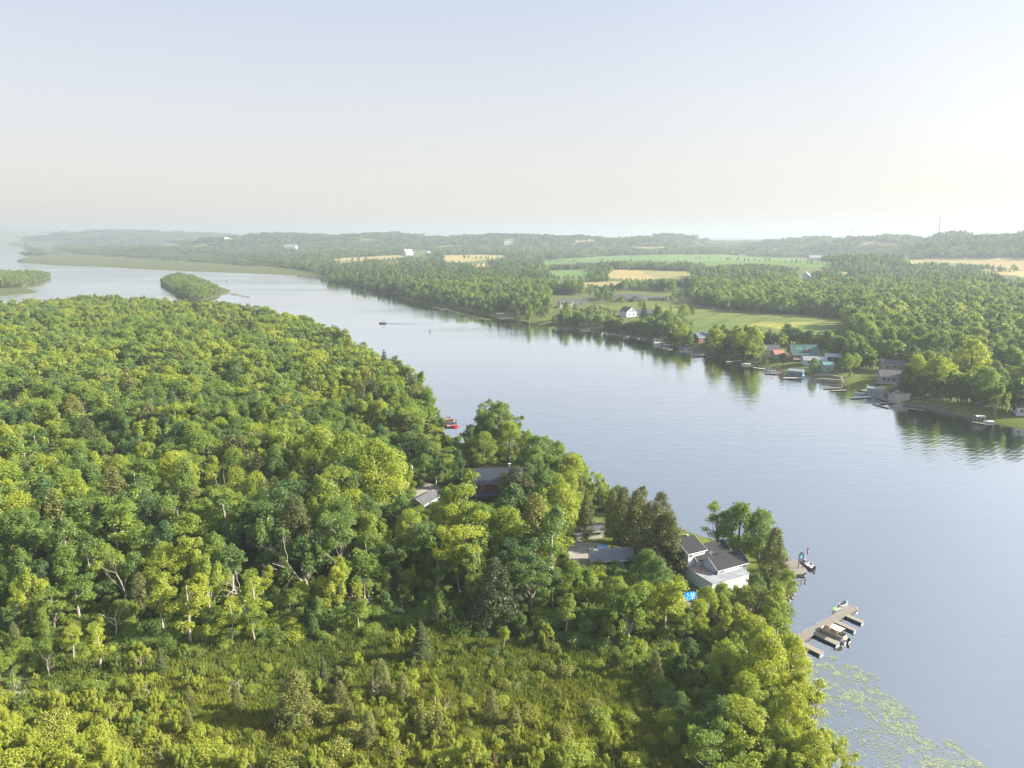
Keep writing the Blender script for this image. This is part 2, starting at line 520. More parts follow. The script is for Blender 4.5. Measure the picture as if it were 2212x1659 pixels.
# ------------------------------------------------------------------ ground sheet (land cover is decided face by face)
FIELD_DEF = [
    # name, label, category colour key, polygon in picture units
    ("field", "large pale green striped crop field behind the far shore cottages", "crop", [(1427, 653), (1471, 657), (1587, 673), (1713, 681), (1837, 691), (1829, 700), (1790, 740), (1667, 742), (1600, 735), (1500, 712), (1440, 694), (1385, 672), (1417, 662)]),
    ("lawn", "sunlit yellow-green lawn above the white gabled house", "lawn", [(1285, 672), (1300, 652), (1390, 650), (1427, 651), (1417, 662), (1385, 668), (1341, 670), (1316, 680), (1290, 690)]),
    ("field", "rounded golden hay field between dark hedges", "gold", [(1301, 593), (1316, 584), (1341, 582), (1385, 584), (1405, 595.5), (1417, 601.6), (1390, 606), (1353, 604), (1306, 601.6)]),
    ("field", "olive-gold field to the right of the rounded hay field", "olive", [(1386, 583), (1533, 587), (1513, 595.5), (1459, 600.4), (1418, 602), (1404, 595.5)]),
    ("field", "narrow tan stubble strip in front of the golden hay field", "tan", [(1230, 612.7), (1306, 608), (1380, 606), (1378, 612.7), (1326, 620), (1274, 624), (1250, 615)]),
    ("field", "long bright green field band below the distant woods", "green", [(1168, 561), (1242, 557), (1341, 552), (1439, 550), (1563, 548.6), (1607, 552), (1700, 557), (1814, 566), (1814, 575.8), (1750, 578), (1667, 570), (1600, 569), (1530, 576), (1490, 566), (1340, 564), (1242, 568), (1168, 572)]),
    ("field", "bright green pasture left of the golden hay field", "green", [(1176, 583), (1279, 582), (1277, 600), (1222, 602), (1200, 604), (1178, 600)]),
    ("field", "small green paddock beside the dark wood edge", "green", [(1455, 622), (1491, 621), (1489, 636), (1465, 637)]),
    ("field", "left golden strip of the meadow below the bright white barn", "gold", [(701, 563), (738, 557), (862, 551), (872, 556), (800, 561), (740, 568)]),
    ("field", "right golden strip of the long meadow above the hedges", "gold", [(945, 551.5), (1034, 550), (1112, 552), (1090, 557), (1020, 564), (985, 567), (950, 562)]),
    ("field", "golden wedge between the hedge trees left of the green pastures", "gold", [(1008, 573), (1092, 565), (1078, 571), (1020, 579)]),
    ("field", "narrow golden slip below the dotted hedge", "gold", [(945, 581), (1003, 577.5), (990, 583), (955, 585)]),
    ("field", "small golden gap left of the dotted hedge", "olive", [(822, 566), (862, 562), (884, 566), (832, 571)]),
    ("field", "thin pale green clearing on the far centre slope", "green", [(925, 531), (985, 530), (990, 534), (930, 535)]),
    ("field", "little tan paddock below the centre farmhouses", "tan", [(1049, 536), (1074, 535), (1078, 541), (1052, 541)]),
    ("field", "thin green line of pasture behind the big right hand wood", "green", [(1835, 603), (1990, 603), (1990, 607), (1840, 607)]),
    ("field", "pale yellow lawn by the small white farmhouse at right", "olive", [(2176, 611), (2212, 606), (2212, 616), (2185, 618)]),
    ("field", "hazy green pasture on the far right slope", "green", [(1560, 538), (1700, 536), (1705, 541), (1570, 542)]),
    ("field", "second hazy tan field at the right edge below the first", "gold", [(2110, 576), (2212, 586), (2300, 592), (2300, 602), (2212, 598), (2140, 590)]),
    ("field", "hazy tan strip on the far centre ridge", "tan", [(1330, 533), (1430, 531), (1440, 535), (1340, 537)]),
    ("field", "hazy tan field on the slope at the right edge", "gold", [(1945, 562), (2012, 557), (2180, 556), (2300, 562), (2300, 590), (2212, 583), (2110, 573), (2037, 566), (1950, 571)]),
    ("field", "little gold field beside the curved-roof barn", "gold", [(1797, 590.5), (1844, 582), (1837, 593), (1822, 596.7)]),
    ("field", "tan field high on the hazy hill near the tower", "tan", [(1838, 525), (1889, 521), (1942, 525), (1903, 531)]),
    ("field", "faint tan clearing on the skyline ridge", "tan", [(1220, 520), (1287, 518), (1330, 521), (1240, 524)]),
    ("field", "thin green strip among the far left woods", "green", [(318, 527.5), (445, 529), (442, 533), (328, 532)]),
    ("field", "tiny gold clearing on the hazy centre ridge", "gold", [(760, 512.5), (802, 512.5), (800, 516), (762, 516)]),
    ("lawn", "small lawn by the dock with the white canopy lift", "lawn", [(1100, 682), (1130, 676), (1189, 684), (1180, 702), (1150, 698), (1110, 690)]),
    ("lawn", "lakeside lawn in front of the blue-grey cottage with a deck", "lawn", [(1818, 832), (1857, 806), (1895, 798), (1960, 826), (1950, 850), (1935, 858), (1880, 847), (1850, 840)]),
    ("lawn", "strip of lawn along the right hand shore", "lawn", [(1990, 876), (2000, 864), (2080, 872), (2140, 880), (2260, 895), (2300, 940), (2212, 925), (2104, 903), (2051, 891)]),
    ("lawn", "mown grass around the white house with dark roofs", "lawn", [(1300, 1165), (1330, 1140), (1420, 1120), (1500, 1160), (1600, 1180), (1690, 1210), (1712, 1262), (1680, 1300), (1620, 1300), (1600, 1240), (1470, 1180), (1350, 1200)]),
    ("gravel_drive", "pale grey gravel turning area beside the bungalow", "gravel", [(1222, 1172), (1250, 1166), (1300, 1175), (1345, 1180), (1350, 1215), (1280, 1235), (1235, 1225)]),
    ("gravel_drive", "grey gravel drive beside the pale shed roof", "gravel", [(925, 1044), (942, 1046), (965, 1066), (968, 1085), (960, 1100), (930, 1100), (905, 1085), (890, 1058)]),
    ("gravel_drive", "gravel drive beside the log house", "gravel", [(1075, 1118), (1110, 1116), (1160, 1145), (1180, 1170), (1150, 1175), (1100, 1145)]),
    ("dirt_yard", "bare tan yard in front of the white house", "dirt", [(1430, 1275), (1500, 1280), (1620, 1300), (1640, 1330), (1560, 1350), (1440, 1320)]),
    ("marsh", "flat olive marsh spreading along the far left bank", "marsh", [(10, 527), (60, 521), (150, 519), (160, 526), (150, 534), (140, 543), (211, 551), (330, 560), (500, 570), (640, 580), (720, 598), (700, 606), (635, 596), (502, 590), (334, 584), (167, 576), (60, 570), (30, 564), (60, 556), (100, 547), (45, 539), (66, 531)]),
    ("marsh", "low grassy tip of the wooded island", "marsh", [(430, 610), (470, 617), (505, 627), (490, 637), (450, 642), (446, 628)]),
    ("marsh", "grassy low point on the left shore", "marsh", [(0, 622), (60, 618), (90, 630), (70, 636), (0, 642), (-100, 650), (-100, 625)]),
]
GCOL = {
    "crop": ((0.084, 0.132, 0.036), (0.128, 0.160, 0.044)), "lawn": ((0.080, 0.120, 0.024), (0.136, 0.160, 0.036)), "gold": ((0.288, 0.232, 0.096), (0.336, 0.280, 0.120)),
    "olive": ((0.192, 0.200, 0.072), (0.240, 0.224, 0.088)), "tan": ((0.240, 0.188, 0.096), (0.288, 0.232, 0.120)), "green": ((0.080, 0.160, 0.040), (0.112, 0.192, 0.048)),
    "gravel": ((0.240, 0.232, 0.224), (0.304, 0.296, 0.288)), "dirt": ((0.256, 0.216, 0.176), (0.192, 0.160, 0.120)), "marsh": ((0.062, 0.085, 0.032), (0.105, 0.118, 0.042)),
}
GM = {k: mat("ground_" + k, a, 0.95, noise=(0.06 if k in ("crop", "gold", "olive", "tan", "green", "marsh") else 0.5, b, 0.12), spec=0.1) for k, (a, b) in GCOL.items()}

def crop_material():
    m = GM["crop"]
    n, l = m.node_tree.nodes, m.node_tree.links
    b = n["Principled BSDF"]
    src = b.inputs["Base Color"].links[0].from_socket
    t = n.new("ShaderNodeTexCoord")
    mp = n.new("ShaderNodeMapping"); mp.inputs["Rotation"].default_value = (0, 0, R(38))
    l.new(t.outputs["Object"], mp.inputs[0])
    w = n.new("ShaderNodeTexWave"); w.inputs["Scale"].default_value = 0.012; w.inputs["Distortion"].default_value = 9; w.inputs["Detail"].default_value = 2
    w.inputs["Detail Scale"].default_value = 0.4
    l.new(mp.outputs[0], w.inputs["Vector"])
    r_ = n.new("ShaderNodeValToRGB")
    r_.color_ramp.elements[0].position = 0.0; r_.color_ramp.elements[0].color = (0.72, 0.80, 0.75, 1)
    r_.color_ramp.elements[1].position = 0.12; r_.color_ramp.elements[1].color = (1, 1, 1, 1)
    l.new(w.outputs["Fac"], r_.inputs[0])
    nz = n.new("ShaderNodeTexNoise"); nz.inputs["Scale"].default_value = 0.011; nz.inputs["Detail"].default_value = 2
    l.new(t.outputs["Object"], nz.inputs["Vector"])
    r2 = n.new("ShaderNodeValToRGB")
    r2.color_ramp.elements[0].position = 0.58; r2.color_ramp.elements[0].color = (0, 0, 0, 1)
    r2.color_ramp.elements[1].position = 0.66; r2.color_ramp.elements[1].color = (1, 1, 1, 1)
    l.new(nz.outputs[0], r2.inputs[0])
    y = n.new("ShaderNodeMixRGB"); y.inputs[2].default_value = (0.26, 0.25, 0.06, 1)
    l.new(r2.outputs[0], y.inputs[0]); l.new(src, y.inputs[1])
    mm = n.new("ShaderNodeMixRGB"); mm.blend_type = 'MULTIPLY'; mm.inputs[0].default_value = 1
    l.new(y.outputs[0], mm.inputs[1]); l.new(r_.outputs[0], mm.inputs[2])
    l.new(mm.outputs[0], b.inputs["Base Color"])
crop_material()
M_GROUND = mat("forest_floor", (0.07, 0.095, 0.035), 0.95, noise=(0.12, (0.13, 0.15, 0.055), 0.2), spec=0.05)

thetas = []
th = R(66)
r_list = []
while True:
    r = CAM_H / math.tan(th)
    r_list.append(r)
    step = min(r * r / CAM_H * R(0.085) + 0.05, max(0.013 * r, 0.2))
    r2_ = r + step
    if r2_ > 42000:
        break
    th = math.atan(CAM_H / r2_)
RAD = np.array(r_list + [60000.0])
AZ = np.radians(np.concatenate([np.arange(-75, -41, 1.0), np.arange(-41, 41, 0.11), np.arange(41, 76, 1.0)]))
RR, AA = np.meshgrid(RAD, AZ, indexing='ij')
GX, GY = RR * np.sin(AA), RR * np.cos(AA)
GZ = hz(GX, GY)
nr, na = GX.shape
# ground vertices
GV = np.stack([GX, GY, GZ], -1).reshape(-1, 3)
ii, jj = np.meshgrid(np.arange(nr - 1), np.arange(na - 1), indexing='ij')
a_ = (ii * na + jj).ravel()
GQ = np.stack([a_, a_ + 1, a_ + na + 1, a_ + na], 1)
FC = GV[GQ].mean(1)
fpx, fpy = proj(FC[:, 0], FC[:, 1], FC[:, 2])
cls = np.zeros(len(GQ), int)
land = FC[:, 2] > 0.05
fr_ = np.hypot(FC[:, 0], FC[:, 1])
for k, (nm, lb, key, poly) in enumerate(FIELD_DEF):
    P = np.array(poly)
    sel = (fpx > P[:, 0].min()) & (fpx < P[:, 0].max()) & (fpy > P[:, 1].min()) & (fpy < P[:, 1].max()) & land
    idx = np.where(sel)[0]
    hit = inpoly(fpx[idx], fpy[idx], poly)
    cls[idx[hit]] = k + 1
def sub_ground(sel):
    q = GQ[sel]
    u, inv = np.unique(q, return_inverse=True)
    return GV[u], inv.reshape(q.shape)
v_, q_ = sub_ground(cls == 0)
tag(obj("ground", mesh_np("ground", v_, q_, [M_GROUND], smooth=True)), "dark wooded ground under and between the trees", "ground", kind="structure")
for k, (nm, lb, key, poly) in enumerate(FIELD_DEF):
    if (cls == k + 1).sum() < 3:
        continue
    v_, q_ = sub_ground(cls == k + 1)
    v_ = v_ - np.array([0, 0, 0])
    tag(obj(nm, mesh_np(nm, v_, q_, [GM[key]], smooth=True)), lb, {"gravel_drive": "drive", "dirt_yard": "yard"}.get(nm, nm), kind="structure")

# ------------------------------------------------------------------ water
def water_material():
    m = bpy.data.materials.new("river_water")
    m.use_nodes = True
    n, l = m.node_tree.nodes, m.node_tree.links
    n.remove(n["Principled BSDF"])
    df = n.new("ShaderNodeBsdfDiffuse"); df.inputs[0].default_value = (0.012, 0.022, 0.026, 1)
    gl = n.new("ShaderNodeBsdfGlossy"); gl.inputs["Color"].default_value = (0.93, 0.96, 1.0, 1); gl.inputs["Roughness"].default_value = 0.06
    fr = n.new("ShaderNodeFresnel"); fr.inputs["IOR"].default_value = 1.34
    ma = n.new("ShaderNodeMath"); ma.operation = 'MULTIPLY_ADD'; ma.inputs[1].default_value = 1.1; ma.inputs[2].default_value = 0.53; ma.use_clamp = True
    l.new(fr.outputs[0], ma.inputs[0])
    mxs = n.new("ShaderNodeMixShader"); l.new(ma.outputs[0], mxs.inputs[0]); l.new(df.outputs[0], mxs.inputs[1]); l.new(gl.outputs[0], mxs.inputs[2])
    l.new(mxs.outputs[0], n["Material Output"].inputs["Surface"])
    t = n.new("ShaderNodeTexCoord")
    def noise(scale, rot, sx, det=3):
        mp = n.new("ShaderNodeMapping"); mp.inputs["Rotation"].default_value = (0, 0, R(rot)); mp.inputs["Scale"].default_value = (sx, 1, 1)
        l.new(t.outputs["Object"], mp.inputs[0])
        z = n.new("ShaderNodeTexNoise"); z.inputs["Scale"].default_value = scale; z.inputs["Detail"].default_value = det
        l.new(mp.outputs[0], z.inputs["Vector"])
        return z.outputs[0]
    a = noise(0.55, 70, 0.30)
    c = noise(0.16, 80, 0.40, 2)
    ring = n.new("ShaderNodeTexWave"); ring.wave_type = 'RINGS'; ring.rings_direction = 'SPHERICAL'
    ring.inputs["Scale"].default_value = 0.13; ring.inputs["Distortion"].default_value = 2.2; ring.inputs["Detail"].default_value = 2; ring.inputs["Detail Scale"].default_value = 0.06
    mp = n.new("ShaderNodeMapping"); mp.inputs["Location"].default_value = (-30, -520, 0)
    l.new(t.outputs["Object"], mp.inputs[0]); l.new(mp.outputs[0], ring.inputs["Vector"])
    patch = noise(0.009, 32, 0.22, 4)
    pr = n.new("ShaderNodeMapRange"); pr.inputs[1].default_value = 0.38; pr.inputs[2].default_value = 0.66; pr.inputs[3].default_value = 0.10; pr.inputs[4].default_value = 1.25
    l.new(patch, pr.inputs[0])
    s1 = n.new("ShaderNodeMath"); s1.operation = 'MULTIPLY_ADD'; s1.inputs[1].default_value = 1.2
    l.new(c, s1.inputs[0]); l.new(a, s1.inputs[2])
    s2 = n.new("ShaderNodeMath"); s2.operation = 'MULTIPLY_ADD'; s2.inputs[1].default_value = 0.16
    l.new(ring.outputs["Fac"], s2.inputs[0]); l.new(s1.outputs[0], s2.inputs[2])
    s3 = n.new("ShaderNodeMath"); s3.operation = 'MULTIPLY'
    l.new(s2.outputs[0], s3.inputs[0]); l.new(pr.outputs[0], s3.inputs[1])
    bp = n.new("ShaderNodeBump"); bp.inputs["Strength"].default_value = 1.0; bp.inputs["Distance"].default_value = 0.10
    l.new(s3.outputs[0], bp.inputs["Height"]); l.new(bp.outputs[0], gl.inputs["Normal"]); l.new(bp.outputs[0], fr.inputs["Normal"])
    return m
M_WATER = water_material()
wr = np.concatenate([np.geomspace(5, 60000, 60)])
wa = np.radians(np.linspace(-80, 80, 41))
WR, WA = np.meshgrid(wr, wa, indexing='ij')
wv = np.stack([WR * np.sin(WA), WR * np.cos(WA), np.zeros_like(WR)], -1).reshape(-1, 3)
i2, j2 = np.meshgrid(np.arange(59), np.arange(40), indexing='ij')
b_ = (i2 * 41 + j2).ravel()
tag(obj("river_water", mesh_np("river_water", wv, np.stack([b_, b_ + 1, b_ + 42, b_ + 41], 1), [M_WATER])), "broad calm river reflecting the pale sky", "river", kind="structure")

# ------------------------------------------------------------------ tree shapes (canonical height 1)
def unit(v):
    return v / (np.linalg.norm(v, axis=-1, keepdims=True) + 1e-9)

def cards(C, N, S, rs, aspect=0.7):
    t = unit(np.cross(N, rs.normal(size=N.shape)))
    b = np.cross(N, t)
    S = S[:, None]
    V = np.stack([C - t * S * 0.62, C - b * S * 0.5 * aspect, C + t * S * 0.62, C + b * S * 0.5 * aspect], 1).reshape(-1, 3)
    Q = np.arange(len(C) * 4).reshape(-1, 4)
    return V, Q

def lobes_to_leaves(L, rad, nleaf, size, rs, up=0.45, rough=0.75, squash=0.8):
    """L: lobe centres, rad: lobe radii (K,3)"""
    K = len(L)
    w = (rad[:, 0] * rad[:, 2]); w = w / w.sum()
    k = rs.choice(K, nleaf, p=w)
    d = unit(rs.normal(size=(nleaf, 3)))
    d[:, 2] = np.where(rs.rand(nleaf) < 0.6, np.abs(d[:, 2]), d[:, 2])
    rr = rs.uniform(0.35, 1.32, nleaf) ** 0.7
    C = L[k] + d * rad[k] * rr[:, None]
    cen = L.mean(0)
    outw = unit(C - cen)
    N = unit(d * 0.8 + outw * 0.35 + np.array([0, 0, up]) + rs.normal(size=(nleaf, 3)) * rough)
    S = size * rs.uniform(0.6, 1.35, nleaf)
    lv = rs.rand(K)[k] * 0.7 + rs.rand(nleaf) * 0.3
    V, Q = cards(C, N, S, rs)
    return V, Q, lv

def make_tree(kind, seed, lod=0):
    """returns (crown V, Q, leafvar), (trunk V, Q)"""
    rs = np.random.RandomState(seed)
    F = {0: 1.65, 1: 0.55, 2: 0.14}[lod]
    SZ = {0: 0.78, 1: 1.3, 2: 2.5}[lod]
    lean = rs.uniform(-0.03, 0.03, 2)
    paths, rads = [], []
    def trunk_at(z):
        return np.array([lean[0] * math.sin(z * 3) * 1.5, lean[1] * math.sin(z * 2.5) * 1.5, z])
    def trunk(top, r0):
        zs = np.linspace(-0.02, top, 6)
        paths.append([trunk_at(z) for z in zs]); rads.append([r0 * (1.15 - 0.95 * z / max(top, .01)) + 0.002 for z in zs])
    def limb(z, tgt, r0):
        a = trunk_at(z)
        m_ = (a + tgt) / 2 + np.array([0, 0, -0.03]) + rs.normal(size=3) * 0.008
        paths.append([a, m_, tgt]); rads.append([r0, r0 * 0.65, r0 * 0.25])
    L, Rd = [], []
    size, nleaf = 0.026, 5200
    if kind == 'round':
        z0, cr_ = 0.24, 0.30 + rs.uniform(-.03, .04)
        K = 34
        for i in range(K):
            t = (i + 0.5) / K
            zz = z0 + (0.99 - z0) * t ** 0.8
            prof = math.sin(math.pi * min(max((zz - z0 + 0.12) / (1.10 - z0), 0), 1)) ** 0.65
            ang = i * 2.4 + rs.uniform(-.4, .4)
            rr = cr_ * prof * rs.uniform(0.55, 0.98)
            s = rs.uniform(0.075, 0.125)
            L.append(trunk_at(zz) * [1, 1, 0] + [rr * math.cos(ang), rr * math.sin(ang), zz - s * 0.5]); Rd.append([s, s, s * 0.8])
        trunk(0.8, 0.022)
        for i in rs.choice(K, 12, replace=False): limb(max(z0 * 0.8, L[i][2] - 0.18), L[i], 0.008)
    elif kind == 'tall':
        z0, cr_ = 0.20, 0.19
        K = 30
        for i in range(K):
            t = (i + 0.5) / K
            zz = z0 + (0.97 - z0) * t
            prof = (1 - t) ** 0.45 * min(1, 0.45 + t * 2.2)
            ang = i * 2.4 + rs.uniform(-.5, .5)
            rr = cr_ * prof * rs.uniform(0.4, 0.95)
            s = rs.uniform(0.055, 0.09)
            L.append(trunk_at(zz) * [1, 1, 0] + [rr * math.cos(ang), rr * math.sin(ang), zz - 0.02]); Rd.append([s, s, s * 1.15])
        trunk(0.9, 0.016); nleaf = 4200; size = 0.024
        for i in rs.choice(K, 10, replace=False): limb(max(.1, L[i][2] - 0.14), L[i], 0.006)
    elif kind == 'open':
        K = 17
        for i in range(K):
            zz = rs.uniform(0.45, 0.95)
            ang = i * 2.4 + rs.uniform(-.5, .5)
            rr = rs.uniform(0.08, 0.33) * (1.15 - zz * 0.55)
            s = rs.uniform(0.05, 0.10)
            L.append(np.array([rr * math.cos(ang), rr * math.sin(ang), zz])); Rd.append([s * 1.2, s * 1.2, s * 0.65])
        trunk(0.85, 0.018); nleaf = 2900; size = 0.026
        for i in range(K): limb(max(0.25, L[i][2] - 0.28), L[i], 0.009)
    elif kind == 'thin':
        K = 13
        off = rs.uniform(-0.1, 0.1, 2)
        for i in range(K):
            t = i / K
            zz = 0.46 + 0.5 * t
            ang = rs.uniform(0, 6.28)
            rr = rs.uniform(0.02, 0.15) * (1.1 - t * 0.7)
            s = rs.uniform(0.045, 0.08)
            L.append(np.array([off[0] * t + rr * math.cos(ang), off[1] * t + rr * math.sin(ang), zz])); Rd.append([s, s, s])
        trunk(0.9, 0.011); nleaf = 1700; size = 0.026
        for i in range(0, K, 2): limb(max(0.3, L[i][2] - 0.15), L[i], 0.004)
    elif kind == 'spiky':
        z0 = 0.12
        K = 26
        for i in range(K):
            ang = rs.uniform(0, 6.28)
            rr = rs.uniform(0.02, 0.24)
            zt = (1.0 - (rr / 0.30) ** 1.4 * 0.55) * rs.uniform(0.62, 1.0)
            s = rs.uniform(0.035, 0.055)
            L.append(np.array([rr * math.cos(ang), rr * math.sin(ang), max(z0, zt - 0.12)])); Rd.append([s, s, 0.14])
        trunk(0.7, 0.014); nleaf = 3800; size = 0.026
        for i in rs.choice(K, 8, replace=False): limb(0.15, L[i], 0.006)
    elif kind == 'willow':
        K = 40
        for i in range(K):
            ang = i * 2.4 + rs.uniform(-.5, .5)
            t = rs.rand()
            rr = 0.5 * math.sqrt((i + 0.5) / K)
            zz = 0.92 - 0.75 * (rr / 0.5) ** 2 * rs.uniform(.7, 1.1)
            s = rs.uniform(0.07, 0.11)
            L.append(np.array([rr * math.cos(ang), rr * math.sin(ang), max(.12, zz - 0.1)])); Rd.append([s, s, s * 1.3])
        trunk(0.45, 0.035); nleaf = 6500; size = 0.024
        for i in range(0, K, 3): limb(0.25 + 0.1 * rs.rand(), L[i], 0.013)
    elif kind == 'cedar':
        K = 70
        for i in range(K):
            t = (i + rs.rand()) / K
            zz = 0.06 + 0.90 * t
            an = i * 2.4 + rs.uniform(-.4, .4)
            rmax = 0.215 * (1 - t) ** 0.5 * rs.uniform(.55, 1.08)
            s = 0.036 + 0.028 * (1 - t)
            L.append(np.array([rmax * math.cos(an), rmax * math.sin(an), zz - .02])); Rd.append([s, s, s * 1.75])
        L, Rd = np.array(L), np.array(Rd)
        V, Q, lv = lobes_to_leaves(L, Rd, max(60, int(4300 * F)), 0.026 * SZ, rs, up=.35, rough=.6)
        trunk(0.6, 0.016)
        return (V, Q, lv), tube_np(paths, rads, 5)
    elif kind == 'spruce':
        n_ = int(3600 * F) + 60
        z = rs.rand(n_) ** 0.7
        lay = np.round(z * 15) / 15
        an = rs.uniform(0, 6.28, n_)
        arm = np.floor(an / (6.28 / 9) + lay * 5.3)
        am = (arm - lay * 5.3 + 0.5) * (6.28 / 9)
        an = am + (an - am) * 0.75
        rmax = 0.19 * (1 - lay) ** 0.85 * (0.75 + 0.5 * ((np.sin(arm * 12.9 + lay * 78.2) * 43758.5) % 1)) + 0.006
        rr = rmax * np.sqrt(rs.rand(n_))
        C = np.stack([rr * np.cos(an), rr * np.sin(an), 0.08 + lay * 0.92 - rr * 0.25 + rs.normal(size=n_) * 0.006], 1)
        N = unit(np.stack([np.cos(an) * .3, np.sin(an) * .3, np.full(n_, 1.0)], 1) + rs.normal(size=(n_, 3)) * 0.45)
        V, Q = cards(C, N, 0.032 * SZ * rs.uniform(.6, 1.3, n_), rs, 0.8)
        trunk(0.97, 0.014)
        return (V, Q, rs.rand(n_)), tube_np(paths, rads, 5)
    elif kind == 'bush':
        K = 9
        for i in range(K):
            ang = i * 2.4
            rr = 0.42 * math.sqrt((i + .3) / K)
            s = rs.uniform(0.2, 0.32)
            L.append(np.array([rr * math.cos(ang), rr * math.sin(ang), rs.uniform(.3, .72) * (1 - rr * .7)])); Rd.append([s, s, s * .9])
        nleaf, size = 1700, 0.085
        trunk(0.3, 0.02)
    L, Rd = np.array(L), np.array(Rd)
    Rd = Rd * rs.uniform(.8, 1.2, Rd.shape)
    if kind != 'bush':
        ns_ = int(len(L) * 1.3)
        k = rs.choice(len(L), ns_)
        d = unit(rs.normal(size=(ns_, 3)) + unit(L[k] - L.mean(0)) * 0.9 + [0, 0, .55])
        L2 = L[k] + d * Rd[k] * rs.uniform(.75, 1.15, (ns_, 1))
        L = np.concatenate([L, L2]); Rd = np.concatenate([Rd * .9, np.tile([[.030, .030, .048]], (ns_, 1)) * rs.uniform(.7, 1.3, (ns_, 1))])
        L[:, 2] *= 1.0 / max(1.0, (L[:, 2] + Rd[:, 2]).max())
        nleaf = int(nleaf * 1.25)
    V, Q, lv = lobes_to_leaves(L, Rd, max(40, int(nleaf * F)), size * SZ * (1.0 if lod else 1.0), rs)
    return (V, Q, lv), tube_np(paths, rads, 5)

def make_dead(seed, thin=False):
    rs = np.random.RandomState(seed)
    P, Rr = [], []
    def grow(a, d, ln, r, lev):
        pts, rr = [a], [r]
        n_ = 4
        for i in range(n_):
            d = unit(d + rs.normal(size=3) * 0.16 + np.array([0, 0, 0.05]))
            a = a + d * ln / n_
            pts.append(a); rr.append(r * (1 - 0.62 * (i + 1) / n_))
        P.append(pts); Rr.append(rr)
        if lev < 4:
            for k in range(6 if lev == 0 else 3):
                j = rs.randint(1 if lev else 2, n_ + 1)
                dd = unit(d * 0.6 + rs.normal(size=3) * (0.55 if thin else 0.75) + np.array([0, 0, 0.25]))
                grow(pts[j], dd, ln * rs.uniform(0.35, 0.6), rr[j] * 0.62, lev + 1)
    grow(np.array([0, 0, -0.02]), unit(np.array([rs.uniform(-.25, .25), rs.uniform(-.2, .2), 1.0])), 0.72, 0.017 if not thin else 0.012, 0)
    V, Q = tube_np(P, Rr, 4)
    V = V / V[:, 2].max()
    V[:, :2] *= 0.9
    return V, Q

LIB = {}        # key -> dict(crown=mesh, trunk=mesh, joined=mesh)
def lib_add(key, kind, seed, leaf, bark, lod=0):
    (V, Q, lv), (TV, TQ) = make_tree(kind, seed, lod)
    cm = mesh_np("crown_" + key, V, Q, [leaf], attrs={"leafvar": ('FACE', 'FLOAT', lv)})
    tm = mesh_np("trunk_" + key, TV, TQ, [bark])
    JV = np.concatenate([V, TV]); JQ = np.concatenate([Q, TQ + len(V)])
    jm = mesh_np("tree_" + key, JV, JQ, [leaf, bark], np.concatenate([np.zeros(len(Q)), np.ones(len(TQ))]), attrs={"leafvar": ('FACE', 'FLOAT', np.concatenate([lv, np.zeros(len(TQ))]))})
    LIB[key] = dict(crown=cm, trunk=tm, joined=jm)

NEAR_KEYS = []
for i, (kd, ct, lf, bk) in enumerate([('round', 4, M_LEAF, M_BARK), ('tall', 3, M_LEAF, M_BARK), ('open', 2, M_LEAF, M_BARK), ('thin', 3, M_LEAF, M_PALEBARK), ('spiky', 3, M_LEAF, M_PALEBARK),
                                      ('cedar', 2, M_CEDAR, M_BARK), ('spruce', 2, M_SPRUCE, M_BARK), ('willow', 1, M_WILLOW, M_BARK)]):
    for c in range(ct):
        lib_add("%s%d" % (kd, c), kd, 100 + i * 10 + c, lf, bk, 0)
        lib_add("%s%d_mid" % (kd, c), kd, 100 + i * 10 + c, lf, bk, 1)
        lib_add("%s%d_far" % (kd, c), kd, 100 + i * 10 + c, lf, bk, 2)
lib_add("maroon0", 'round', 55, M_MAROON, M_BARK, 0)
lib_add("brown0", 'tall', 56, M_BROWN, M_PALEBARK, 0)
lib_add("bush0", 'bush', 61, M_LEAF, M_BARK); lib_add("bush1", 'bush', 62, M_LEAF, M_BARK); lib_add("bush2", 'bush', 63, M_GRASS, M_BARK)
for c in range(4):
    V, Q = make_dead(200 + c, thin=c >= 2)
    LIB["dead%d" % c] = dict(crown=None, trunk=mesh_np("branches_dead%d" % c, V, Q, [M_DEADWOOD]), joined=mesh_np("dead%d" % c, V, Q, [M_DEADWOOD]))
# grass tuft: a 2.4 m patch of upright blades
def grass_patch(seed, n=170):
    rs = np.random.RandomState(seed)
    c = rs.uniform(-1.2, 1.2, (n, 2))
    h = rs.uniform(0.35, 1.0, n)
    an = rs.uniform(0, 6.28, n)
    w = rs.uniform(0.04, 0.085, n)
    bd = rs.normal(size=(n, 2)) * 0.22
    V = np.zeros((n, 4, 3))
    V[:, 0, 0] = c[:, 0] - np.cos(an) * w; V[:, 0, 1] = c[:, 1] - np.sin(an) * w
    V[:, 1, 0] = c[:, 0] + np.cos(an) * w; V[:, 1, 1] = c[:, 1] + np.sin(an) * w
    for j, s_ in ((2, 0.35), (3, -0.35)):
        V[:, j, 0] = c[:, 0] + bd[:, 0] + s_ * np.cos(an) * w; V[:, j, 1] = c[:, 1] + bd[:, 1] + s_ * np.sin(an) * w; V[:, j, 2] = h
    V[:, :2, 2] = -0.05
    return V.reshape(-1, 3), np.arange(4 * n).reshape(-1, 4), rs.rand(n)
for c in range(2):
    V, Q, lv = grass_patch(300 + c)
    LIB["grass%d" % c] = dict(joined=mesh_np("grass%d" % c, V, Q, [M_GRASS], attrs={"leafvar": ('FACE', 'FLOAT', lv)}))
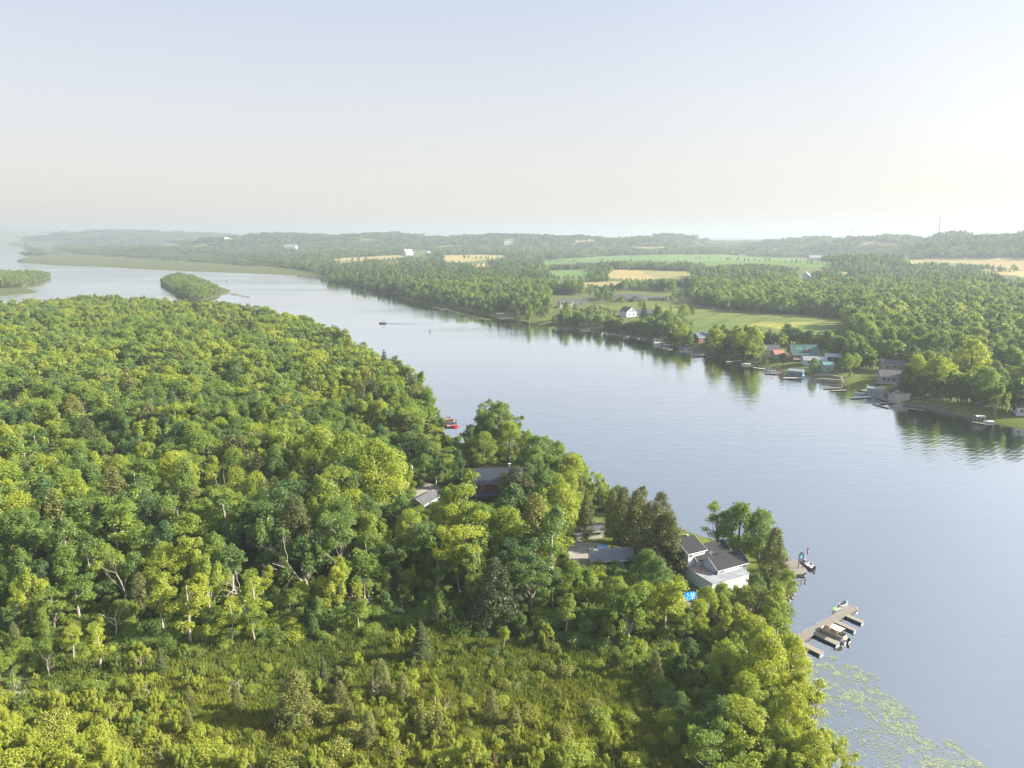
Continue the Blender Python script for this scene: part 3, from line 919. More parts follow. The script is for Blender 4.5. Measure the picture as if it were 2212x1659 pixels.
# groves for the far woods: about a dozen far trees in a 32 m patch (tree height 1 unit = 15 m)
def grove(seed, conif=0.25):
    rs = np.random.RandomState(seed)
    Vs, Qs, ls, ms, b = [], [], [], [], 0
    for i in range(16):
        kd = rs.choice(['round', 'round', 'tall', 'spiky']) if rs.rand() > conif else rs.choice(['cedar', 'spruce'])
        (V, Q, lv), _ = make_tree(kd, seed * 31 + i, 2)
        h = rs.uniform(0.7, 1.1)
        a = rs.uniform(0, 6.28)
        ca, sa = math.cos(a), math.sin(a)
        V = V * h * [1.15, 1.15, 1]
        V = np.stack([V[:, 0] * ca - V[:, 1] * sa, V[:, 0] * sa + V[:, 1] * ca, V[:, 2]], 1)
        V[:, :2] += [((i % 4) - 1.5) * 0.52 + rs.uniform(-.2, .2), ((i // 4) - 1.5) * 0.52 + rs.uniform(-.2, .2)]
        Vs.append(V); Qs.append(Q + b); b += len(V)
        ls.append(np.clip(lv * 0.5 + rs.uniform(-.1, .6), 0, 1))
        ms.append(np.full(len(Q), 1 if kd in ('cedar', 'spruce') else 0))
    return np.concatenate(Vs), np.concatenate(Qs), np.concatenate(ls), np.concatenate(ms)
for c in range(4):
    V, Q, lv, ms = grove(400 + c)
    LIB["grove%d" % c] = dict(joined=mesh_np("grove%d" % c, V, Q, [M_LEAF, M_SPRUCE], ms, attrs={"leafvar": ('FACE', 'FLOAT', lv)}))

# ------------------------------------------------------------------ instancer for what nobody could count
def instancer(name, recs, label, cat):
    """recs: list of (x, y, z, rz, sx, sy, sz, key, tint)"""
    keys = sorted({r_[7] for r_ in recs})
    c = bpy.data.collections.new(name + "_library")
    for i, k in enumerate(keys):
        o = bpy.data.objects.new("%03d_%s" % (i, k), LIB[k]["joined"])
        c.objects.link(o)
    ki = {k: i for i, k in enumerate(keys)}
    A = np.array([r_[:7] for r_ in recs], float)
    n = len(recs)
    me = bpy.data.meshes.new(name)
    me.vertices.add(n)
    me.vertices.foreach_set("co", A[:, :3].astype(np.float32).ravel())
    def at_(nm, typ, data, fld):
        a = me.attributes.new(nm, typ, 'POINT'); a.data.foreach_set(fld, data.ravel())
    rot = np.zeros((n, 3), np.float32); rot[:, 2] = A[:, 3]
    rot[:, :2] = rng.normal(size=(n, 2)) * 0.04
    at_("rot", 'FLOAT_VECTOR', rot, "vector")
    at_("scl", 'FLOAT_VECTOR', A[:, 4:7].astype(np.float32), "vector")
    at_("idx", 'INT', np.array([ki[r_[7]] for r_ in recs], np.int32), "value")
    at_("tint", 'FLOAT', np.array([r_[8] for r_ in recs], np.float32), "value")
    o = obj(name, me)
    tag(o, label, cat, kind="stuff")
    ng = bpy.data.node_groups.new(name + "_nodes", 'GeometryNodeTree')
    ng.interface.new_socket("Geometry", in_out='INPUT', socket_type='NodeSocketGeometry')
    ng.interface.new_socket("Geometry", in_out='OUTPUT', socket_type='NodeSocketGeometry')
    gi, go = ng.nodes.new('NodeGroupInput'), ng.nodes.new('NodeGroupOutput')
    mp = ng.nodes.new('GeometryNodeMeshToPoints')
    iop = ng.nodes.new('GeometryNodeInstanceOnPoints')
    ci = ng.nodes.new('GeometryNodeCollectionInfo')
    ci.inputs[0].default_value = c
    ci.inputs[1].default_value = True
    ci.inputs[2].default_value = True
    iop.inputs["Pick Instance"].default_value = True
    def na(nm, typ):
        q = ng.nodes.new('GeometryNodeInputNamedAttribute'); q.data_type = typ; q.inputs[0].default_value = nm
        return q.outputs["Attribute"]
    L_ = ng.links
    L_.new(gi.outputs[0], mp.inputs["Mesh"])
    L_.new(mp.outputs[0], iop.inputs["Points"])
    L_.new(ci.outputs[0], iop.inputs["Instance"])
    L_.new(na("idx", 'INT'), iop.inputs["Instance Index"])
    L_.new(na("rot", 'FLOAT_VECTOR'), iop.inputs["Rotation"])
    L_.new(na("scl", 'FLOAT_VECTOR'), iop.inputs["Scale"])
    L_.new(iop.outputs[0], go.inputs[0])
    md = o.modifiers.new("scatter", 'NODES')
    md.node_group = ng
    return o
# ------------------------------------------------------------------ where the trees stand
SKY_X = [-400, 0, 60, 90, 190, 300, 345, 400, 470, 530, 600, 640, 690, 720, 790, 800, 850, 890, 940, 947, 953, 985, 1010, 1030, 1075, 1120, 1150, 1200, 1245, 1290, 1330, 1380, 1430, 1470, 1478, 1500, 1510, 1560, 1640, 1690, 1694, 1704, 1718, 1712, 1722, 1760, 1775, 1800, 1850, 1860, 2300]
SKY_Y = [640, 640, 645, 650, 634, 640, 646, 638, 646, 655, 668, 680, 676, 690, 735, 755, 770, 790, 830, 880, 925, 925, 905, 872, 862, 890, 930, 942, 975, 1022, 1052, 1052, 1062, 1120, 1150, 1150, 1095, 1080, 1095, 1150, 1200, 1240, 1260, 1290, 1420, 1450, 1560, 1600, 1640, 1700, 2400]
def sky_line(px):
    return np.interp(px, np.maximum.accumulate(SKY_X), SKY_Y)
KEEP_CLEAR = [[(1018, 1003), (1140, 1000), (1100, 1030), (1062, 1050), (1062, 1100), (1045, 1100)], [(905, 1042), (945, 1042), (972, 1065), (965, 1100), (925, 1100), (900, 1080)],
              [(1222, 1160), (1345, 1165), (1348, 1222), (1235, 1232)], [(1468, 1140), (1530, 1140), (1616, 1200), (1616, 1250), (1600, 1285), (1475, 1285)], [(884, 985), (896, 985), (896, 1062), (884, 1062)],
              [(1240, 1120), (1300, 1110), (1440, 1100), (1500, 1160), (1420, 1180), (1300, 1175)], [(950, 900), (1000, 900), (1012, 940), (955, 945)],
              [(1688, 1195), (1760, 1195), (1760, 1250), (1700, 1245)]]
MEADOW = [(-300, 1520), (0, 1480), (150, 1440), (350, 1412), (600, 1400), (900, 1375), (1150, 1395), (1330, 1430), (1420, 1500), (1500, 1640), (1540, 1800), (-300, 1900)]

recs_forest, recs_far, recs_bush, heroes = [], [], [], []
def pick(rs, ks):
    return ks[rs.randint(len(ks))]

def near_forest():
    rs = np.random.RandomState(11)
    sp = 6.5
    xs, ys = np.meshgrid(np.arange(-760, 140, sp), np.arange(88, 880, sp))
    xs = (xs + rs.uniform(-.46, .46, xs.shape) * sp).ravel(); ys = (ys + rs.uniform(-.46, .46, ys.shape) * sp).ravel()
    dn = sdist(xs, ys, NEAR)
    bx, by = proj(xs, ys, np.full(xs.shape, 1.5))
    ok = (dn > 1.2) & (bx > -190) & (bx < 2300)
    xs, ys, dn, bx, by = (q[ok] for q in (xs, ys, dn, bx, by))
    zs = hz(xs, ys)
    md = inpoly(bx, by, MEADOW)
    out = []
    cl = fbm(xs / 38 + 3, ys / 38 + 8, 2)       # stands of a kind
    hn = fbm(xs / 30 + 40, ys / 30, 2)
    for i in range(len(xs)):
        x, y, z, px, py = xs[i], ys[i], zs[i], bx[i], by[i]
        if md[i]:
            continue
        back = float(sstep(1420, 1230, py)) if px < 1350 else 0.55 + 0.45 * float(sstep(1350, 1250, py))
        h = (8.0 + 10.0 * back) * (0.55 + 0.95 * hn[i]) * rs.uniform(0.8, 1.2)
        if px > 1500 and py > 1330: h = rs.uniform(8, 14)
        if px < 1500 and py > 1400: h = min(h, 7)
        h = min(h, 23)
        if py > 1380 and px < 1500: h = max(h, 4.5)
        if rs.rand() < (0.30 if by[i] > 1180 else 0.12) * (1 if px < 1300 else 0.3): h *= 0.55
        r_ = rs.rand()
        c = cl[i]
        if py > 1150 and px < 1400:
            kinds = ['thin', 'thin', 'thin', 'spiky', 'spiky', 'open', 'open', 'tall'] if back < 0.9 else ['round', 'spiky', 'spiky', 'tall', 'open', 'thin', 'thin']
        else:
            kinds = ['round', 'round', 'tall', 'spiky', 'open'] if c > 0.45 else ['tall', 'tall', 'round', 'spiky', 'spiky', 'thin', 'open']
        kd = pick(rs, kinds)
        if r_ < (0.10 if c < 0.45 else 0.03): kd = 'cedar'
        if r_ > 0.975 and py < 1100: kd = 'spruce'
        if 0.10 < r_ < 0.10 + (0.17 if (py > 1000 and px < 800) else 0.035 if px < 900 else 0): kd = 'dead'
        w = {'round': .30, 'tall': .2, 'open': .3, 'thin': .16, 'spiky': .24, 'cedar': .2, 'spruce': .18, 'dead': .15}[kd]
        if kd == 'round' and py > 1150: h *= 0.9
        if kd == 'dead': h *= .95
        # never stick out above the photograph's tree line
        dens = FPX / (y * CP + (CAM_H - z) * SP)
        tol = rs.choice([0, 0, 1, 4, 9])
        for _ in range(12):
            tx, ty = proj(x, y, z + h)
            if ty > sky_line(tx) - tol and ty > sky_line(tx + w * h * dens * 0.8) - 14 * h * dens / 100 and ty > sky_line(tx - w * h * dens * 0.8) - 14 * h * dens / 100:
                break
            h *= 0.88
        if h < 4.0:
            continue
        yel = float(sstep(1480, 1640, px + (py - 1300) * 0.05)) * float(sstep(1300, 1400, py))
        tint = 0.16 + 0.52 * float(vnoise(x / 11 + 7, y / 11)) + 0.18 * rs.randn() + 0.32 * yel
        if by[i] < 900: tint = tint * 0.75 + 0.18
        out.append([x, y, z, rs.uniform(0, 6.28), h, kd, float(np.clip(tint, 0, 1)), px, py, w, dens])
    A = np.array([[o_[0], o_[1], o_[2], o_[4], o_[9], o_[10]] for o_ in out])
    bad = blocked(A[:, 0], A[:, 1], A[:, 2], A[:, 3], A[:, 4] * A[:, 5] * A[:, 3] * 0.7, KEEP_CLEAR, (0.15, 0.4, 0.65, 0.95), (-1, 0, 1))
    return [o_ for o_, b_ in zip(out, bad) if not b_]

def blocked(x, y, z, h, half, polys, ts, ss):
    bad = np.zeros(len(x), bool)
    for t in ts:
        qx, qy = proj(x, y, z + h * t)
        for s_ in ss:
            for P_ in polys:
                bad |= inpoly(qx + s_ * half, qy, P_)
    return bad

NF = near_forest()
HERO_TREES = [
    # base px, base py, height px, kind, tint, width factor, wording
    (1545, 1205, 118, 'open0', .45, 1.0, "open-crowned tree with bare lower limbs behind the white house roofs"),
    (1592, 1212, 128, 'round1', .42, 1.05, "broad dark green tree rising behind the dark roof of the white house"),
    (1638, 1215, 118, 'round2', .38, 1.0, "round dark green tree between the white house and the point"),
    (1668, 1245, 108, 'cedar0', .35, 1.2, "dense upright cedar nearest the swinging sign on the point"),
    (1700, 1290, 60, 'round3', .5, 1.0, "low leafy tree on the rocky bank below the sign"),
    (1680, 1300, 50, 'spiky1', .6, 1.2, "small leafy tree leaning over the shore rocks"),
    (1440, 1235, 130, 'cedar1', 0.32, 1.55, "tall olive cedar touching the left wall of the white house"),
    (1405, 1225, 145, 'cedar0', 0.35, 1.49, "tallest olive cedar in the clump left of the white house"),
    (1372, 1185, 130, 'cedar1', 0.39, 1.28, "brownish cedar at the back of the clump left of the white house"),
    (1425, 1180, 120, 'cedar0', 0.42, 1.28, "thin cedar standing against the water behind the white house"),
    (1345, 1150, 100, 'cedar0', 0.42, 1.28, "brown-green cedar behind the bungalow near the water"),
    (1322, 1140, 88, 'cedar1', .5, .9, "slim cedar beside the sparse shoreline tree"),
    (1290, 1100, 80, 'open1', .55, .9, "sparse small shoreline tree with a forked dark trunk"),
    (1325, 1178, 72, 'round2', .3, .9, "small rounded dark green tree on the lawn behind the bungalow"),
    (1265, 1160, 95, 'cedar1', .3, 1.0, "grey-green cedar standing behind the gravel turning area"),
    (1212, 1172, 138, 'tall1', .78, 1.6, "tall lime-green tree in front of the gravel turning area"),
    (1168, 1180, 100, 'spiky0', .8, 1.3, "bright lime tree right of the dark wide cedar"),
    (1112, 1124, 118, 'cedar0', .12, 1.55, "wide dark cedar hiding the right half of the log house"),
    (1090, 1112, 95, 'cedar1', .15, 1.3, "dark cedar hugging the log house wall"),
    (1137, 1120, 100, 'cedar1', .3, 1.2, "brownish cedar on the water side of the wide dark cedar"),
    (1003, 1185, 165, 'open0', .62, 1.0, "large spreading tree with a pale forked trunk left of the log house"),
    (978, 1184, 140, 'round0', .60, .95, "full green tree filling the big spreading crown left of the log house"),
    (1060, 965, 100, 'open1', .40, 1.0, "tall ragged shoreline tree above the log house roof"),
    (1080, 972, 108, 'tall0', .42, 1.5, "tallest shoreline tree on the small headland"),
    (1105, 985, 90, 'open0', .38, 1.0, "wide-limbed shoreline tree on the headland beside the tallest one"),
    (1045, 975, 92, 'tall2', .40, 1.5, "leafy tree on the left side of the headland clump"),
    (1100, 1000, 90, 'round3', .62, 1.0, "light green tree on the headland directly behind the log house"),
    (1140, 1010, 80, 'round0', .5, .95, "green tree on the right shoulder of the headland"),
    (1160, 1035, 98, 'open1', .45, 1.0, "airy tree with visible limbs right of the log house roof"),
    (1195, 1045, 95, 'open0', .42, .95, "airy tree leaning to the water above the maroon tree"),
    (1192, 1085, 68, 'maroon0', .5, .75, "small maroon-leaved tree behind the log house"),
    (1235, 1080, 100, 'round1', .68, 1.15, "bright green tree arching over the shoreline"),
    (1262, 1090, 70, 'open1', .6, 1.0, "light green shoreline tree hanging towards the river"),
    (1250, 1120, 92, 'cedar1', .55, .95, "brownish cedar in front of the arching shoreline tree"),
    (1215, 1105, 78, 'cedar0', .5, .95, "cedar between the maroon tree and the lime tree"),
    (890, 920, 60, 'spruce0', .4, .9, "narrow dark spruce on the wooded bank above the red boats"),
    (832, 835, 78, 'spruce1', .3, 1.35, "ragged spruce sticking out over the river edge"),
    (868, 860, 76, 'cedar0', .35, 1.0, "dark conifer on the river edge of the big wood"),
    (905, 885, 68, 'spruce0', .4, 1.2, "pointed conifer near the corner of the big wood"),
    (925, 935, 95, 'tall2', .5, 1.7, "grey-green tree at the corner of the big wood by the red boats"),
    (900, 935, 90, 'cedar1', .5, 1.2, "olive cedar beside the corner tree by the red boats"),
    (1625, 1352, 92, 'willow0', .62, .95, "pale spreading willow between the white house and the dock"),
    (1660, 1340, 70, 'willow0', .7, .75, "smaller willow leaning over the shore rocks"),
    (1560, 1362, 84, 'spiky2', .68, 1.2, "yellow-green tree in front of the blue tarp"),
    (1447, 1352, 100, 'spiky0', .65, 1.15, "pale leafy tree just left of the blue tarp"),
    (1508, 1372, 78, 'round3', .7, .9, "bright green tree below the blue tarp"),
    (1385, 1372, 118, 'round0', .66, 1.1, "large bright tree in front of the cedar clump"),
    (1330, 1355, 110, 'round2', .6, 1.0, "large leafy tree below the bungalow"),
    (1280, 1335, 112, 'spiky1', .58, 1.3, "pale spiky-topped tree covering the corner of the bungalow"),
    (1395, 1275, 88, 'round1', .2, 1.35, "dark round tree beside the bungalow"),
    (1425, 1350, 90, 'tall1', .7, 1.4, "light green tree below the dark round tree"),
    (1650, 1525, 160, 'round1', .88, .95, "tall yellow-green tree on the bank below the long dock"),
    (1705, 1500, 130, 'round0', .95, .9, "vivid yellow-green tree nearest the long dock"),
    (1690, 1440, 85, 'spiky1', .85, 1.3, "yellow-green tree hiding the landward end of the long dock"),
    (1742, 1610, 150, 'open0', .9, .9, "yellow-green tree with bare lower stems beside the lily pads"),
    (1700, 1625, 140, 'round3', .92, .85, "big yellow-green tree above the bottom corner thicket"),
    (1610, 1590, 130, 'tall2', .75, 1.7, "green-yellow tree behind the yellow bank trees"),
    (1560, 1500, 120, 'round2', .6, .9, "full green tree with a rusty tip inland from the bank"),
    (1790, 1700, 120, 'open1', .92, .9, "yellow leaning tree over the lily pads at the bottom edge"),
    (1750, 1710, 135, 'round0', .9, .9, "yellow-green tree at the bottom edge above the lily pads"),
    (1825, 1745, 110, 'open0', .85, .9, "farthest right tree at the bottom edge reaching over the lily pads"),
    (1670, 1720, 120, 'spiky0', .7, 1.2, "leafy tree cut by the bottom edge beside the bank"),
    (1590, 1700, 105, 'spiky2', .55, 1.1, "green tree near the bottom edge inland of the bank"),
    (411, 1392, 142, 'thin0', .92, 1.75, "brightest sunlit slender tree at the front edge of the left wood"),
    (355, 1375, 130, 'thin1', .80, 1.4, "slender sunlit tree with a slanting pale trunk"),
    (217, 1454, 100, 'thin2', .72, 1.6, "slender leafy tree standing out in the scrub at left"),
    (158, 1432, 80, 'thin1', .80, 1.6, "small slender lime tree in the scrub at far left"),
    (304, 1442, 62, 'spiky1', .75, 1.3, "small bushy green tree at the scrub edge"),
    (428, 1494, 40, 'spiky0', .95, 1.3, "small vivid lime sapling alone in the scrub"),
    (500, 1392, 95, 'thin0', .80, 1.6, "slender yellow-green tree right of the brightest one"),
    (70, 1350, 130, 'spiky2', .78, 1.2, "tall lime spiky tree near the left edge"),
    (60, 1225, 160, 'round1', .82, 1.0, "big lime-green tree at the left edge of the wood"),
    (385, 1125, 150, 'round3', .76, 1.0, "large light green tree rising above its neighbours in the left wood"),
    (360, 1300, 130, 'round0', .74, 1.1, "broad lime-topped tree in the middle of the left wood"),
    (455, 1330, 140, 'spiky2', .72, 1.3, "bright spiky-topped tree in the middle of the left wood"),
    (455, 1205, 120, 'round2', .6, 1.1, "pale green domed tree in the left wood"),
    (560, 1140, 120, 'round1', .66, 1.0, "light green tree in front of the dark gap"),
    (720, 1210, 150, 'round0', .62, 1.1, "broad green tree in the centre of the wood"),
    (800, 1225, 140, 'spiky1', .66, 1.2, "light green spiky tree below the big bright wall of foliage"),
    (680, 1190, 130, 'spiky2', .7, 1.2, "yellow-tipped tree in the centre of the wood"),
    (820, 1130, 185, 'round0', .66, 1.15, "huge bright green tree forming the edge of the wood by the gravel drive"),
    (760, 1110, 180, 'round2', .62, 1.1, "huge leafy tree left of the wood edge by the gravel drive"),
    (700, 1080, 160, 'round1', .6, 1.0, "tall green tree behind the huge wood-edge trees"),
    (776, 1368, 80, 'thin2', .55, 1.6, "slim green tree with a pale stem at the meadow edge"),
    (650, 1330, 75, 'thin1', .85, 1.7, "slim yellow-lit tree leaning at the wood edge"),
    (700, 1320, 70, 'thin0', .75, 1.7, "slim lime tree beside the leaning one"),
    (858, 1404, 48, 'spiky0', .8, 1.2, "small bright sapling left of the centre cedar"),
    (1086, 1404, 50, 'thin1', .82, 1.7, "small lime tree on the right of the meadow edge"),
    (1180, 1400, 60, 'spiky1', .75, 1.1, "light spiky tree right of the meadow edge"),
    (1021, 1658, 70, 'spiky2', .9, 1.5, "pale yellow spiky bush-like tree at the bottom edge"),
    (866, 1662, 34, 'spiky0', .95, 1.2, "little lime sapling at the bottom edge"),
    (640, 1350, 75, 'open1', .5, 1.0, "small dark-limbed tree at the wood edge"),
    (1262, 1292, 78, 'spiky0', .55, 1.3, "pale leafy tree in front of the gravel turning area"),
    (1235, 1300, 90, 'round1', .5, 1.0, "leafy tree below the left end of the gravel turning area"),
    (1632, 1290, 52, 'round2', .25, 1.1, "dark green garden tree at the right corner of the white house"),
    (1652, 1280, 48, 'cedar1', .3, 1.2, "short dark cedar beside the garden tree at the white house"),
    (1610, 1318, 60, 'spiky1', .6, 1.2, "light green shrub-like tree in front of the garage wall"),
    (1556, 1334, 76, 'round1', .62, 1.1, "light green tree in front of the garage's left part"),
    (1592, 1330, 74, 'spiky0', .6, 1.3, "leafy tree in front of the garage's right part"),
    (1526, 1345, 80, 'round0', .7, 1.0, "bright round tree right of the blue tarp"),
    # conifers of the meadow
    (641, 1564, 118, 'cedar0', 0.61, 1.62, "broad golden-olive cedar, largest in the meadow"),
    (628, 1560, 85, 'cedar1', 0.65, 1.44, "rusty-tipped cedar pressed against the largest meadow cedar"),
    (701, 1487, 68, 'spruce0', 0.65, 0.96, "thin pale spire in the meadow right of the largest cedar"),
    (731, 1480, 42, 'cedar1', 0.50, 1.56, "short bushy cedar beside the thin pale spire"),
    (735, 1522, 52, 'cedar0', 0.54, 1.56, "squat olive cedar just below the thin spire"),
    (911, 1429, 88, 'spruce1', 0.54, 1.44, "tall brown-olive conifer at the back of the meadow"),
    (824, 1502, 80, 'cedar0', 0.61, 1.32, "leaning yellow-topped cedar in the meadow centre"),
    (872, 1516, 60, 'cedar1', 0.65, 1.32, "yellow young cedar right of the leaning one"),
    (753, 1560, 52, 'cedar0', 0.58, 1.20, "small pointed cedar in the lower meadow"),
    (798, 1612, 78, 'cedar1', 0.59, 1.14, "tall slim olive cedar in the lower meadow"),
    (914, 1592, 58, 'cedar0', 0.72, 1.56, "rust-orange cedar in the lower meadow"),
    (948, 1594, 62, 'cedar1', 0.58, 1.14, "olive cedar beside the rust-orange one"),
    (1062, 1563, 78, 'cedar0', 0.58, 0.96, "narrow two-tipped cedar on the right of the meadow"),
    (1111, 1575, 54, 'cedar1', 0.68, 1.38, "brownish cedar on the right of the meadow"),
    (1066, 1662, 38, 'brown0', .8, 1.0, "dry reddish-brown little tree at the bottom edge"),
    (350, 1458, 62, 'spruce1', 0.58, 1.08, "dry pale spire at the front of the left wood"),
    (410, 1520, 40, 'cedar0', 0.58, 1.20, "short cedar near the left wood"),
    (408, 1580, 50, 'cedar1', 0.58, 1.08, "small pale cedar in the left meadow"),
    (515, 1540, 55, 'cedar0', 0.54, 1.08, "slender pale cedar in the left meadow"),
    (300, 1500, 50, 'spiky1', .75, 1.2, "yellow-green bush-like tree in the left scrub"),
]
DEAD = [(145, 1190, 108, 0, "large bare forked dead tree rising above the left wood"), (71, 1290, 80, 1, "bare dead tree with curved limbs near the left edge"), (283, 1315, 155, 2, "tall pale leafless tree in the left wood"),
        (330, 1232, 76, 0, "bleached dead tree with a crooked top"), (250, 1384, 98, 1, "leaning dead tree with feathery pale twigs"), (559, 1374, 66, 2, "cluster of pale dead stems at the wood edge"),
        (355, 1300, 62, 3, "small bare tree behind the sunlit slender tree"), (422, 1122, 52, 3, "small bleached snag beside the large light green tree"), (289, 1020, 55, 0, "twisted bare tree in the dark gap"),
        (177, 985, 36, 1, "short pale snag deep in the left wood"), (505, 1352, 46, 3, "thin dead stem beside the yellow-green tree"), (110, 1470, 70, 2, "white-barked dead stem in the far left scrub"),
        (30, 1520, 110, 3, "tall bare stem at the left edge"), (135, 1520, 60, 2, "bundle of thin dead stems in the left scrub"), (330, 1515, 50, 3, "short dead stick in the left meadow"),
        (516, 1500, 50, 1, "arched dead stem in the meadow"), (800, 1510, 95, 3, "long slanting dead stem beside the leaning cedar"), (487, 1512, 50, 3, "bent dead sapling in the meadow"),
        (40, 1000, 60, 2, "grey twiggy dead tree at the left edge of the wood"), (1005, 950, 52, 0, "leafless dark tree by the water right of the red boats"), (1178, 1245, 105, 2, "grey-brown dead conifer below the lime tree"),
        (600, 1090, 60, 3, "bare pale stems in the dark gap"), (620, 1120, 55, 2, "thin dead trees beside the dark gap"), (700, 900, 45, 3, "pale dead crown in the far wood"), (440, 870, 48, 2, "pale twiggy tree in the far wood"),
        (900, 860, 40, 1, "grey dead top at the river edge of the wood"), (280, 890, 46, 3, "pinkish-grey bare tree in the far left wood"), (20, 860, 60, 2, "pinkish-grey bare tree at the left edge"), (1052, 1560, 55, 3, "slanting white stick in the right meadow"),
        (952, 1560, 60, 3, "thin bare stem in the meadow centre"), (1105, 1500, 45, 3, "bent dead stick at the back of the meadow"), (370, 1660, 60, 3, "bare stem in the left meadow bottom"), (548, 1660, 55, 3, "dead stem near the bottom edge"),
        (1560, 1660, 60, 2, "bare twiggy tree near the bottom edge inland of the bank"), (1500, 1480, 70, 3, "slanting bare stem inland of the yellow bank trees"), (1540, 1600, 80, 3, "pair of slanting grey trunks behind the bank trees")]

def hp(px, py, hpx):
    """base point and metre height of something hpx tall on the picture"""
    x, y, z = g1(px, py)
    lo, hi = 0.5, 60.0
    for _ in range(30):
        m_ = (lo + hi) / 2
        _, ty = proj(x, y, z + m_)
        if py - ty < hpx: lo = m_
        else: hi = m_
    return x, y, z, lo

hero_pos = []
CATN = {'cedar': ('cedar_tree', 'cedar'), 'spruce': ('spruce_tree', 'spruce'), 'willow': ('willow_tree', 'willow'), 'thin': ('slender_tree', 'tree'), 'spiky': ('young_tree', 'tree'),
        'round': ('leafy_tree', 'tree'), 'tall': ('leafy_tree', 'tree'), 'open': ('leafy_tree', 'tree'), 'maroon': ('leafy_tree', 'tree'), 'brown': ('leafy_tree', 'tree'), 'dead': ('dead_tree', 'dead tree')}
def place_tree(key, x, y, z, h, rz, wf, tint, label, group=None):
    kd = key.rstrip('0123456789').split('_')[0].rstrip('0123456789')
    nm, cat = CATN[kd]
    t = thing(nm, label, cat, (x, y, z), rz, group)
    t.scale = (h * wf, h * wf, h)
    L_ = LIB[key]
    if L_.get("crown"):
        c = obj("crown", L_["crown"], t); c["tint"] = float(tint)
        obj("trunk", L_["trunk"], t)
    else:
        obj("branches", L_["trunk"], t)
    return t

for (px, py, hpx, key, tint, wf, lab) in HERO_TREES:
    x, y, z, h = hp(px, py, hpx)
    hero_pos.append((x, y, h * 0.22 * wf))
    lab = lab if len(lab.split()) <= 16 else " ".join(lab.split()[:16])
    place_tree(key, x, y, z - 0.05, h, rng.uniform(0, 6.28), wf, tint, lab)
for (px, py, hpx, k, lab) in DEAD:
    x, y, z, h = hp(px, py, hpx)
    place_tree("dead%d" % k, x, y, z - 0.05, h, rng.uniform(0, 6.28), 1.0, 0.5, lab)

# random forest trees: leave room for the hero trees, the largest-looking ones are things of their own
HPs = np.array(hero_pos)
kept = []
for t in NF:
    d = np.hypot(HPs[:, 0] - t[0], HPs[:, 1] - t[1])
    if (d < HPs[:, 2] + 1.0).any():
        continue
    kept.append(t)
kept.sort(key=lambda t: -t[4] * t[10])
LANDM = [("the log house", 1075, 1050), ("the white house", 1540, 1210), ("the bungalow", 1310, 1200), ("the two red boats", 970, 915), ("the pale shed roof", 925, 1075), ("the long floating dock", 1770, 1360),
         ("the antenna mast", 890, 1020), ("the big forked snag", 145, 1130), ("the headland trees", 1080, 910), ("the brightest slender tree", 411, 1310), ("the lime tree at the left edge", 60, 1140),
         ("the large light green tree", 385, 1040), ("the tall leafless tree", 283, 1230), ("the leaning feathery dead tree", 250, 1340), ("the broad meadow cedar", 641, 1500), ("the thin pale spire", 701, 1450),
         ("the tall meadow conifer", 911, 1390), ("the rust-orange cedar", 914, 1570), ("the two-tipped cedar", 1062, 1525), ("the spreading forked tree", 1003, 1090), ("the wide dark cedar", 1112, 1070),
         ("the tall lime tree", 1212, 1100), ("the pale spreading willow", 1625, 1310), ("the blue tarp", 1490, 1270), ("the huge wood-edge tree", 820, 1040), ("the ragged river-edge spruce", 832, 790),
         ("the wooded island", 400, 640), ("the twisted bare tree", 289, 990), ("the vivid yellow-green bank tree", 1705, 1440), ("the bottom lily pads", 1900, 1600), ("the domed pale tree", 455, 1150),
         ("the pinkish bare tree", 280, 865), ("the pale twiggy tree", 440, 845), ("the corner of the wood", 935, 850), ("the curved bare tree", 71, 1250)]
SHAPE = {'round': "round-crowned", 'tall': "narrow-crowned", 'open': "open-crowned", 'thin': "slender", 'spiky': "spiky-topped", 'cedar': "dense", 'spruce': "pointed", 'dead': "bare-branched"}
def colour_word(kd, t):
    if kd == 'dead':
        return "pale dead"
    if kd in ('cedar', 'spruce'):
        return "dark green" if t < .35 else "olive"
    return "dark green" if t < .28 else "mid-green" if t < .5 else "fresh green" if t < .7 else "lime-green"
used_labels = set()
def auto_label(kd, tint, h, px, py):
    noun = {'cedar': 'cedar', 'spruce': 'spruce'}.get(kd, 'tree')
    size = "tall" if h > 14 else "mid-sized" if h > 9 else "small"
    c = sorted((math.hypot(px - lx, (py - ly) * 1.3), nm, px - lx, py - ly) for nm, lx, ly in LANDM)
    for (dd, nm, dx, dy) in c[:14]:
        a = math.degrees(math.atan2(-dy * 1.3, dx)) % 360
        rel = ["right of", "behind and right of", "directly behind", "behind and left of", "left of", "in front and left of", "directly in front of", "in front and right of"][int((a + 22.5) // 45) % 8]
        far = "just " if dd < 70 and not rel.startswith("dir") else "well " if dd > 200 and not rel.startswith("dir") else ""
        for lab in ("%s %s %s %s%s %s" % (colour_word(kd, tint), SHAPE[kd], noun, far, rel, nm), "%s %s %s %s %s%s %s" % (size, colour_word(kd, tint), SHAPE[kd], noun, far, rel, nm)):
            if lab not in used_labels and len(lab.replace("-", " ").split()) <= 16:
                return lab
    return None
counts = {}
